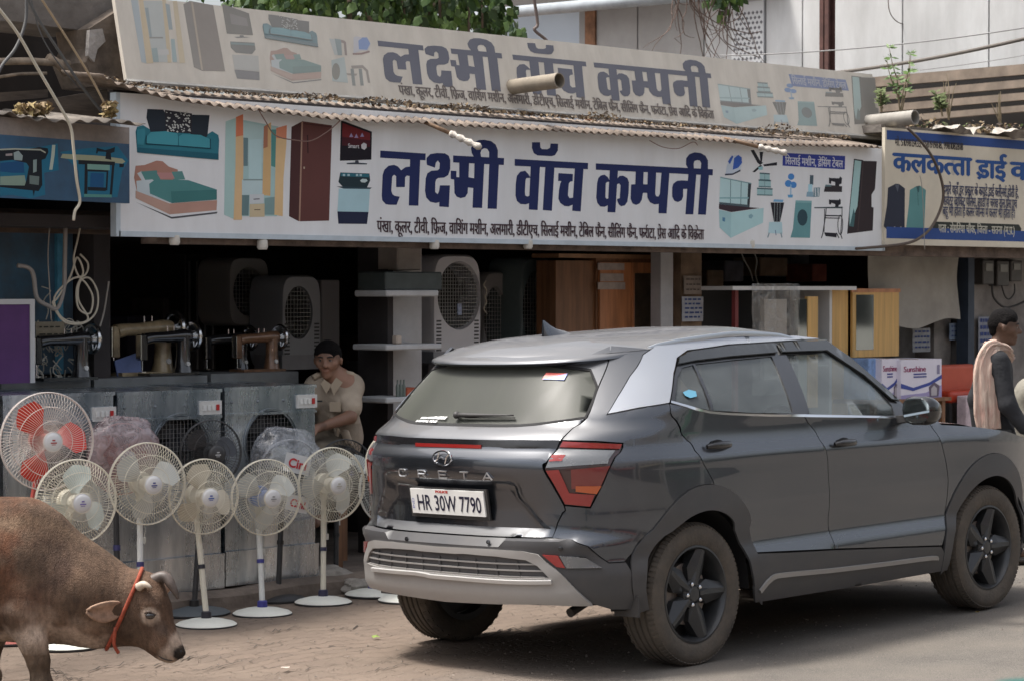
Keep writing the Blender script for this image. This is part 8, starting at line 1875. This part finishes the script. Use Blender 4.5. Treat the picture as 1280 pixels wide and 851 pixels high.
slab_px('leaning_plank', [(-30,118),(60,112),(60,122),(-30,130)], YS+.6, .05, MATS['grey_brown_plank'])
for k, (a, b, r_) in enumerate((((-20,78),(86,80),.022), ((60,72),(84,92),.028), ((-10,98),(58,92),.010))):
    A_, B_ = atY(*a, YS+.5), atY(*b, YS+.5); relb(MB().tube([A_, (A_+B_)/2+Vector((0,0,.01)), B_], r_, 7).build('broken_branch', mat('dead_wood', (.24,.19,.14), .9, var=.4, scale=12), None, True))
# thin wavy tin over the blue sign
V = []; F = []; ed = [atY(x, y, YS-.35) for x, y in ((-60,139),(0,143),(60,149),(110,152),(150,154),(182,156))]; tb = [(p.x, p.z) for p in ed]; n = 120
for i in range(n+1):
    x = tb[0][0]+(tb[-1][0]-tb[0][0])*i/n; zf = interp(x, tb)+.008*math.sin(x*9)+.012*noise.noise(Vector((x*5,0,0)))
    for j in range(4): V.append((x, YS-.35+.30*j, zf+.035*j+.010*math.sin(x*2*math.pi/.11)))
for i in range(n):
    for j in range(3): q = i*4+j; F.append((q, q+4, q+5, q+1))
o = mobj('tin_awning', V, F, mat('dark_old_tin', (.14,.12,.10), .8, var=.4, scale=6), None, True); o.modifiers.new('s','SOLIDIFY').thickness = .004; tag(o, 'thin wavy tin sheet over the blue signboard at the left', 'tin roof')
yl = [mat('dry_leaf_yellow', (.34,.26,.12), .9), mat('dry_leaf_tan', (.33,.25,.15), .9)]
def reg2(): q = atY(random.uniform(22,60), 143, YS-.28); return (q.x, q.y+random.uniform(-.04,.04), q.z+random.uniform(.0,.05))
tag(debris('dry_leaf_heap', 'small heap of yellow dry leaves on the tin over the blue signboard', reg2, 260, .028, yl, 9, None), None, 'leaf heap')
def reg3(): q = atY(random.uniform(131,143), 145, YS-.2); return (q.x, q.y+random.uniform(-.03,.03), q.z+random.uniform(-.01,.08))
tag(debris('dry_leaf_heap', 'small tuft of tan dry leaves at the corner of the white signboard', reg3, 150, .024, yl, 10, None), None, 'leaf heap')
# ---- roof of the dry cleaner's: slab, debris, slatted opening
MB_ = thing('slatted_loft', 'dark loft with tan horizontal beams above the dry cleaner\'s sign', 'loft', (19.5,12.4,3.0)); XL = 19.5
lo_ = lambda o_: (setattr(o_, 'parent', MB_), setattr(o_, 'matrix_parent_inverse', Matrix.Translation((-19.5,-12.4,-3.0))), o_)[2]
lo_(MB().bbox((XL+.4, 11.3, 2.6),(XL+.5, 16.2, atX(1190,95,XL+.4).z)).build('dark_back', mat('loft_dark', (.012,.010,.009), .95, var=.3)))  # back coloured almost black for the shade of the open void
for (pa_, pb2, th_) in (((1095,103),(1285,86),.10),((1095,122),(1285,103),.075),((1098,137),(1285,119),.07),((1098,152),(1285,134),.06)):
    a, b = atX(*pa_, XL), atX(*pb2, XL); V = [(XL,b.y-.5,b.z+(b.z-a.z)*0-th_/2),(XL,a.y+.4,a.z-th_/2),(XL+.08,a.y+.4,a.z-th_/2),(XL+.08,b.y-.5,b.z-th_/2)]; V += [(x, y, z+th_) for x, y, z in V]; lo_(MB().hexa(V).build('beam', mat('tan_beam', (.20,.16,.125), .85, var=.3, scale=5)))
tag(MB().bbox((px_x(1108,160,YS)+.0, YS+.05, cz1-.03),(19.9, 14.5, cz1+.03)).build('roof_slab', concrete), 'thin concrete roof slab over the dry cleaner\'s sign', 'roof slab')
def reg4(): x = random.uniform(cx0+.1, cx0+3.3); return (x, YS+random.uniform(.0,.5), cz1+.03+random.uniform(0,.16)*max(.15, noise.noise(Vector((x*2.1,1,0)))+.4))
debris('roof_litter', None, reg4, 1800, .024, dl+[mat('dull_green_leaf', (.10,.13,.045), .8)], 6)
# crumpled sheet on the roof edge
for k, (px, py, w_) in enumerate(((1190,163,.36),(1262,168,.5))):
    c = atY(px, py, YS-.02); V = []; F = []
    for i in range(9):
        for j in range(5): u, v = i/8-.5, j/4-.5; V.append((c.x+u*w_, c.y-.05+v*.25, c.z+.05*noise.noise(Vector((i*.9,j*.9,k*7)))+.03*math.sin(i)))
    for i in range(8):
        for j in range(4): q = i*5+j; F.append((q, q+5, q+6, q+1))
    o = mobj('crumpled_sheet', V, F, mat('grubby_sheet', (.36,.33,.29), .8, var=.3, scale=12), None, False); tag(o, ['crumpled grubby sheet on the roof edge above the suit and shirt','flattened grubby sheet on the roof edge near the right frame edge'][k], 'sheet')
def plant(px, py, hh, label, cols, Y=YS+.15, nb=6, leafy=True, seed=1):
    p = atY(px, py, Y); t = thing('roof_plant', label, 'plant', tuple(p), group='plants growing on the roof edge'); random.seed(seed); mb = MB(); lf = MB(); tips = []
    for k in range(nb):
        a = random.random()*6.28; l = hh*random.uniform(.55,1.0); q = [Vector((0,0,0))]; dv2 = Vector((math.cos(a)*.25, math.sin(a)*.15, 1)).normalized()
        for j in range(7): q.append(q[-1]+dv2*l/7); dv2 = (dv2+Vector((random.uniform(-.2,.2),random.uniform(-.1,.1),random.uniform(-.05,.1)))).normalized()
        mb.tube(q, [.008,.007,.006,.005,.005,.004,.003,.002], 5)
        if leafy:
            for j in range(26): c = q[random.randrange(3, 8)]; s = random.uniform(.02,.04); a2 = random.random()*6; u = Vector((math.cos(a2), math.sin(a2)*.7, random.uniform(-.3,.6))).normalized(); v = u.orthogonal().normalized(); c = c+u*s; lf.add([c-u*s, c+v*s*.45, c+u*s, c-v*s*.45], [(0,1,2,3)])
    mb.build('stem', mat('plant_stem', (.20,.16,.10), .8), t)
    if leafy: lf.build('foliage', cols, t)
gl = mat('fresh_leaf', (.085,.15,.035), .6, var=.4, scale=14); plant(1126, 148, .62, 'small green seedling on the roof just right of the faded sign', gl, nb=5, seed=4)
plant(1186, 150, .42, 'dry leafless plant above the suit and shirt pictures', gl, nb=6, leafy=False, seed=3); plant(1178, 146, .22, 'dull green tuft beside the dry leafless plant', mat('dull_green_leaf', (.10,.13,.045), .8), nb=4, seed=8); plant(1250, 158, .30, 'dry leafless weeds near the right frame edge', gl, nb=6, leafy=False, seed=9)
plant(1102, 140, .20, 'small dusty weed beside the end of the faded sign', mat('dull_green_leaf', (.10,.13,.045), .8), nb=3, seed=12)
# ---- pale panelled building behind
XB = 20.6; wb = thing('panelled_building', 'pale grey panelled building behind the shops with an iron post before it', 'building', (XB,12,0)); 
def relw(o_): o_.parent = wb; o_.matrix_parent_inverse = Matrix.Translation((-XB,-12,0)); return o_
wallm = mat('pale_render', (.62,.63,.63), .85, var=.14, scale=1.6, stretch=(1,1.6,.5), dust=(.28,.27,.26,.6), dusts=1.4)
px_s = [745,797,880,915,957,1003,1128,1236,1420]; ys_ = [atX(x, 60, XB).y for x in px_s]
for k, (a, b) in enumerate(zip(ys_, ys_[1:])):
    relw(MB().bbox((XB, min(a,b)+.010, .0),(XB+.25, max(a,b)-.010, 9)).build('wall_panel', wallm if k not in (0,1) else mat('grey_render', (.36,.36,.36), .85, var=.15, scale=2, dust=(.22,.20,.18,.5), dusts=1.5)))
relw(MB().bbox((XB+.03, min(ys_), 0),(XB+.22, max(ys_)+.3, 9)).build('seam_backing', mat('seam_grey', (.34,.34,.34), .9)))
# lattice panel with small diamond holes
a, b = atX(915, 85, XB-.02), atX(955, 12, XB-.02); mb = MB(); mb.bbox((XB-.03, b.y, a.z-.2),(XB-.012, a.y, b.z+.1)); lp = relw(mb.build('lattice_panel', mat('white_lattice', (.60,.61,.62), .8)))
mb = MB()
for i in range(7):
    for j in range(11): y = b.y+(a.y-b.y)*(i+.5+.5*(j % 2))/7.8; z = a.z+(b.z-a.z)*(j+.5)/11; s = .022; mb.add([(XB-.0325,y-s,z),(XB-.0325,y,z-s),(XB-.0325,y+s,z),(XB-.0325,y,z+s)], [(0,1,2,3)])
h_ = mb.build('lattice_holes', mat('hole_grey', (.14,.14,.15), .9), lp); h_.matrix_parent_inverse = Matrix.Identity(4); h_['kind'] = 'stuff'
# rusty edge and bluish bright wing further back
c = atX(741, 60, XB); relw(MB().bbox((XB-.03, c.y-.06, 0),(XB+.2, c.y+.10, 9)).build('rusty_edge', mat('rust_strip', (.20,.10,.055), .85, var=.4, scale=8)))
Yb = 22.5; a, b = atY(612, 70, Yb), atY(737, 12, Yb); bw = thing('white_wing', 'bright bluish-white wing seen above the faded signboard beside the tree', 'building', (a.x, Yb, 0)); zt4 = atY(735, 8, Yb).z
MB().bbox((0,0,0),(b.x-a.x,.3,zt4)).build('wall_panel', mat('skylit_render', (.62,.68,.74), .8, var=.05, scale=1), bw); MB().bbox((-.2,-.25,zt4),(b.x-a.x+.1,.3,zt4+.14)).build('fascia', mat('grey_blue_fascia', (.28,.33,.38), .6), bw)  # sky light on this wall is put into its blue-white colour
A_, B_ = atX(612, 18, XB-.5), atX(880, -6, XB-.5); relw(MB().tube([A_, B_], .07, 10).build('gutter_pipe', mat('grey_gutter', (.30,.33,.36), .6, var=.15), None, True)); 
A_, B_ = atX(612, 8, XB-.3), atX(960, -22, XB-.3); relw(MB().hexa([A_+Vector((0,0,-.02)), B_+Vector((0,0,-.02)), B_+Vector((.5,0,-.02)), A_+Vector((.5,0,-.02)), A_+Vector((0,0,.05)), B_+Vector((0,0,.05)), B_+Vector((.5,0,.05)), A_+Vector((.5,0,.05))]).build('eave', mat('dark_eave', (.10,.09,.085), .8)))
# iron post
c = atY(1034, 93, 13.2); t = thing('iron_post', 'rust-brown iron post rising behind the faded signboard', 'post', (c.x, 13.2, 2.8)); mb = MB(); mb.bbox((-.05,-.006,0),(.05,.006,4)); mb.bbox((-.05,-.05,0),(-.038,.05,4)); mb.bbox((.038,-.05,0),(.05,.05,4)); mb.build('section', mat('rust_brown_iron', (.095,.045,.038), .7, .2, var=.35, scale=9), t)
# overhead wires
def wire(a, b, sag, r_, m, label, Ya, Yb_):
    A_, B_ = atY(*a, Ya), atY(*b, Yb_); pts = [A_+(B_-A_)*k-Vector((0,0,sag*4*k*(1-k))) for k in np.linspace(0,1,16)]; tag(MB().tube(pts, r_, 5).build('overhead_wire', m, None, True), label, 'wire')
wire((1036,92),(1300,44), .03, .016, mat('thick_wire', (.13,.115,.10), .7), 'thick dark overhead cable running right from the iron post', 13.2, 10.2)
wire((900,70),(1300,32), .05, .006, mat('grey_wire2', (.25,.25,.25), .7), 'thin grey overhead wire crossing in front of the pale building', 14, 11); wire((1150,88),(1300,66), .01, .004, MATS['grey_wire2'], 'thin grey wire just above the loft beams', 13, 11)
cable('hanging_cable', [atY(x, y, Y) for x, y, Y in ((1134,160,YS-.45),(1150,176,YS-.35),(1165,196,YS-.2),(1176,222,YS-.15),(1179,248,YS-.12),(1170,275,YS-.1),(1155,294,YS-.1),(1130,305,YS-.08),(1070,311,YS-.06))], .012, mat('brown_cable', (.10,.075,.06), .7), 'brown cable hanging in a bow across the dry cleaner\'s sign')
cable('hanging_cable', [atY(x, y, YS-.14) for x, y in ((1150,220),(1153,240),(1155,290),(1156,312))], .003, gry_c, 'thin pale string hanging down the dry cleaner\'s sign')
cable('hanging_cable', [atY(x, y, YS-.45) for x, y in ((-4,8),(22,42),(45,82),(70,125),(88,158),(92,185),(96,225),(100,252),(94,264),(92,276))], .009, cream_c, 'cream cable slanting down across the top left over the blue sign')
cable('hanging_cable', [atY(x, y, YS-.1) for x, y in ((50,-4),(72,30),(96,68),(118,105),(140,148))], .007, mat('tan_wire', (.33,.25,.16), .7), 'tan wire slanting to the corner of the white signboard')
cable('hanging_cable', [atY(x, y, YS+.1) for x, y in ((33,-4),(50,28),(75,66),(100,105),(135,150))], .009, mat('dark_grey_wire', (.09,.09,.09), .7), 'dark grey cable slanting behind the tan wire'); cable('hanging_cable', [atY(x, y, YS+.2) for x, y in ((33,-4),(32,28),(20,60),(3,82),(-5,100))], .010, MATS['dark_grey_wire'], 'dark cable drooping in the recess at the top left'); cable('hanging_cable', [atY(x, y, YS+.2) for x, y in ((38,-4),(50,40),(70,75),(100,112))], .004, MATS['dark_grey_wire'], 'thin dark wire in the recess at the top left')
cable('hanging_cable', [atY(x, y, YS-.1) for x, y in ((322,135),(332,152),(345,170),(372,176),(390,176),(412,163),(428,148))], .0035, mat('brown_string', (.2,.12,.1), .8), 'thin brown string sagging over the almirah picture'); cable('hanging_cable', [atY(x, y, YS-.1) for x, y in ((812,176),(828,184),(848,186),(866,178),(872,182))], .003, MATS['brown_string'], 'thin twisted wire sagging below the tin near the last letters')
cable('hanging_cable', [atY(x, y, YS+.9) for x, y in ((667,-4),(672,30),(668,38),(682,50),(690,62),(689,74))], .012, mat('bare_cable_brown', (.13,.10,.09), .8), 'knotted brown cable dropping onto the top edge of the faded sign')
# ---- trees
def leafcloud(mb, c, rr, nn, size, seed, shape=None):
    random.seed(seed)
    for _ in range(nn):
        while True:
            q = Vector((random.uniform(-1,1),random.uniform(-1,1),random.uniform(-1,1)))
            if q.length < 1: break
        if noise.noise(q*2.2+Vector((seed,0,0))) < -.02: continue
        p = Vector(c)+Vector((q.x*rr[0],q.y*rr[1],q.z*rr[2])); s = size*random.uniform(.6,1.25); a = random.random()*6.28; dn = Vector((math.cos(a)*.55, math.sin(a)*.55, -random.uniform(.3,1.1))).normalized(); sd = dn.cross(Vector((math.cos(a+1.2),math.sin(a+1.2),.3))).normalized(); nn_ = dn.cross(sd)
        mb.mat(random.randrange(3)); mb.add([p, p+dn*s*.35+sd*s*.42+nn_*s*.08, p+dn*s*.75+sd*s*.30, p+dn*s*1.15, p+dn*s*.75-sd*s*.30, p+dn*s*.35-sd*s*.42+nn_*s*.08], [(0,1,2,3),(0,3,4,5)])
lm = [mat('leaf_mid_green', (.058,.112,.024), .55, var=.3, scale=3), mat('leaf_dark_green', (.028,.062,.016), .55, var=.3, scale=3), mat('leaf_light_green', (.10,.17,.036), .55, var=.3, scale=3)]
for m_ in lm:
    b_ = m_.node_tree.nodes['Principled BSDF']; b_.inputs['Transmission Weight'].default_value = 0; b_.inputs['Subsurface Weight'].default_value = 0
YTr = 14.6; c0_ = atY(505, 10, YTr); tr = thing('tree', 'leafy green tree rising behind the middle of the faded signboard', 'tree', (c0_.x+.6, YTr+.5, 2.7)); T0 = Vector(tr.location); mb = MB()
for k, (px, py, rr, nn) in enumerate(((420,2,(.62,.6,.42),900),(455,-20,(.7,.6,.6),900),(505,8,(.6,.6,.34),620),(540,-25,(.7,.6,.6),800),(578,12,(.38,.5,.36),420),(606,4,(.22,.3,.34),220),(612,32,(.10,.15,.18),70),(470,-70,(1.3,1,.7),1500),(560,-70,(1,.9,.6),900),(380,-25,(.6,.6,.42),600),(335,-10,(.45,.5,.30),420),(300,-25,(.5,.5,.35),300))):
    c = atY(px, py, YTr)-T0; leafcloud(mb, c, rr, nn, .085, k+1)
mb.build('crown', lm, tr)
mb = MB(); mb.tube(spline([(0,0,0),(.0,0,.6),(.05,.05,1.2),(-.1,.1,2.0)], 4), [.13-.007*i for i in range(13)], 10)
for px0, py0, px1, py1, r_ in ((432,-30,437,30,.022),(500,-20,505,35,.018),(440,-20,465,30,.02),(545,-40,550,40,.014),(583,-10,586,40,.012),(598,-30,603,35,.010)): a, b = atY(px0,py0,YTr-.2)-T0, atY(px1,py1,YTr-.3)-T0; mb.tube([a, (a+b)/2+Vector((.02,0,0)), b], r_, 6)
for px1, py1 in ((470,-40),(540,-50),(420,-20),(585,-20)): b = atY(px1,py1,YTr)-T0; mb.tube(spline([Vector((-.05,.05,1.2)), (b+Vector((-.05,.05,1.4)))/2, b], 4), [.06-.005*i for i in range(9)], 7)
mb.build('trunk', mat('bark_brown', (.13,.095,.07), .9, var=.4, scale=12, bump=.5), tr, True)
# creeper with bare twigs hanging before the pale building
Yc = 15.2; c0_ = atY(880, -20, Yc); cr_ = thing('creeper', 'bare hanging creeper twigs with a few leaves before the pale building', 'creeper', tuple(c0_)); mb = MB(); random.seed(21)
for k in range(34):
    x = random.choice((random.uniform(835,905), random.uniform(845,875), random.uniform(900,930))); q = [atY(x, -30, Yc)-c0_]; dv2 = Vector((random.uniform(-.25,.25),0,-1)); L_ = random.uniform(.35,.95)
    for j in range(9): q.append(q[-1]+dv2.normalized()*L_/9*1.25); dv2 += Vector((random.uniform(-.35,.35),random.uniform(-.1,.1),random.uniform(-.05,.25)))
    mb.tube(q, [.008,.007,.007,.006,.005,.005,.004,.004,.003,.002], 4)
for pts in (((905,20),(905,50),(925,62),(948,72)),((915,12),(920,40),(938,52)),((905,25),(912,35),(935,42),(950,40)),((1110,-5),(1112,15),(1122,28),(1140,33)),((1138,-5),(1136,20),(1141,38),(1143,55)),((1180,0),(1168,10),(1158,24))): mb.tube(spline([atY(x, y, Yc-.3)-c0_ for x, y in pts], 4), .005, 4)
mb.build('twigs', mat('dry_twig', (.12,.085,.07), .9), cr_)['kind'] = 'stuff'; mb = MB()
for k, (px, py, rr, nn) in enumerate(((905,2,(.11,.12,.20),80),(893,-10,(.12,.12,.16),60),(650,40,(.08,.08,.10),24),(640,20,(.07,.07,.12),18),(918,-4,(.06,.1,.13),30))): leafcloud(mb, atY(px, py, Yc)-c0_, rr, nn, .10, 30+k)
mb.build('leaves', lm, cr_)
# teal drum made up for an unidentified object close to the camera, lower right
c = CP+ray(1304, 852)*3.4; t = thing('teal_stand_in', 'blurred teal curved edge close by in the lower right corner', 'stand_in', (c.x, c.y, gz(c.x, c.y))); h = c.z-t.location.z; mb = MB(); mb.lathe([(.10,0),(.115,.03),(.115,h-.07),(.10,h-.03),(.07,h-.005),(.0,h+.006)], 40, cap=False); mb.build('shell', mat('teal_plastic', (.008,.075,.06), .6), t, True)
# ---- the other side of the street, seen only in reflections
random.seed(5)
fb = thing('far_building', 'long pale building closing the far end of the street', 'building', (48,-12,0)); MB().bbox((0,0,-.5),(6,34,6)).build('wall', mat('far_wall_x', (.24,.23,.21), .9, var=.3, scale=.6), fb)
for k, (x, w_, col, sg_) in enumerate(((-22,9,(.34,.30,.26),(.45,.06,.04)),(-12,8,(.30,.31,.33),(.50,.36,.05)),(-3,7,(.36,.28,.22),(.05,.12,.35)),(5,9,(.33,.32,.30),(.45,.08,.05)),(15,8,(.30,.26,.22),(.52,.45,.30)),(24,10,(.35,.34,.32),(.10,.28,.15)))):
    t = thing('shop_building', ['plain shop with red board','plain shop with yellow board','plain shop with blue board','plain shop with red awning board','plain shop with cream board','plain shop with green board'][k]+' on the far side of the street', 'building', (x, -11, 0)); h = random.uniform(5.5,9)
    MB().bbox((0,-5,-.1),(w_-.1,0,h)).build('wall', mat('far_wall_%d' % k, col, .9, var=.2), t); MB().bbox((.2,.0,2.3),(w_-.4,.12,3.1)).build('fascia_board', mat('far_board_%d' % k, sg_, .6), t); MB().bbox((.5,.0,0),(w_-.8,.02,2.2)).build('opening', darkw, t)
    for q_ in range(4): MB().bbox((.8+q_*w_/4.4,.0,3.6),(.8+q_*w_/4.4+w_/9,.03,4.7)).build('window', darkw, t)
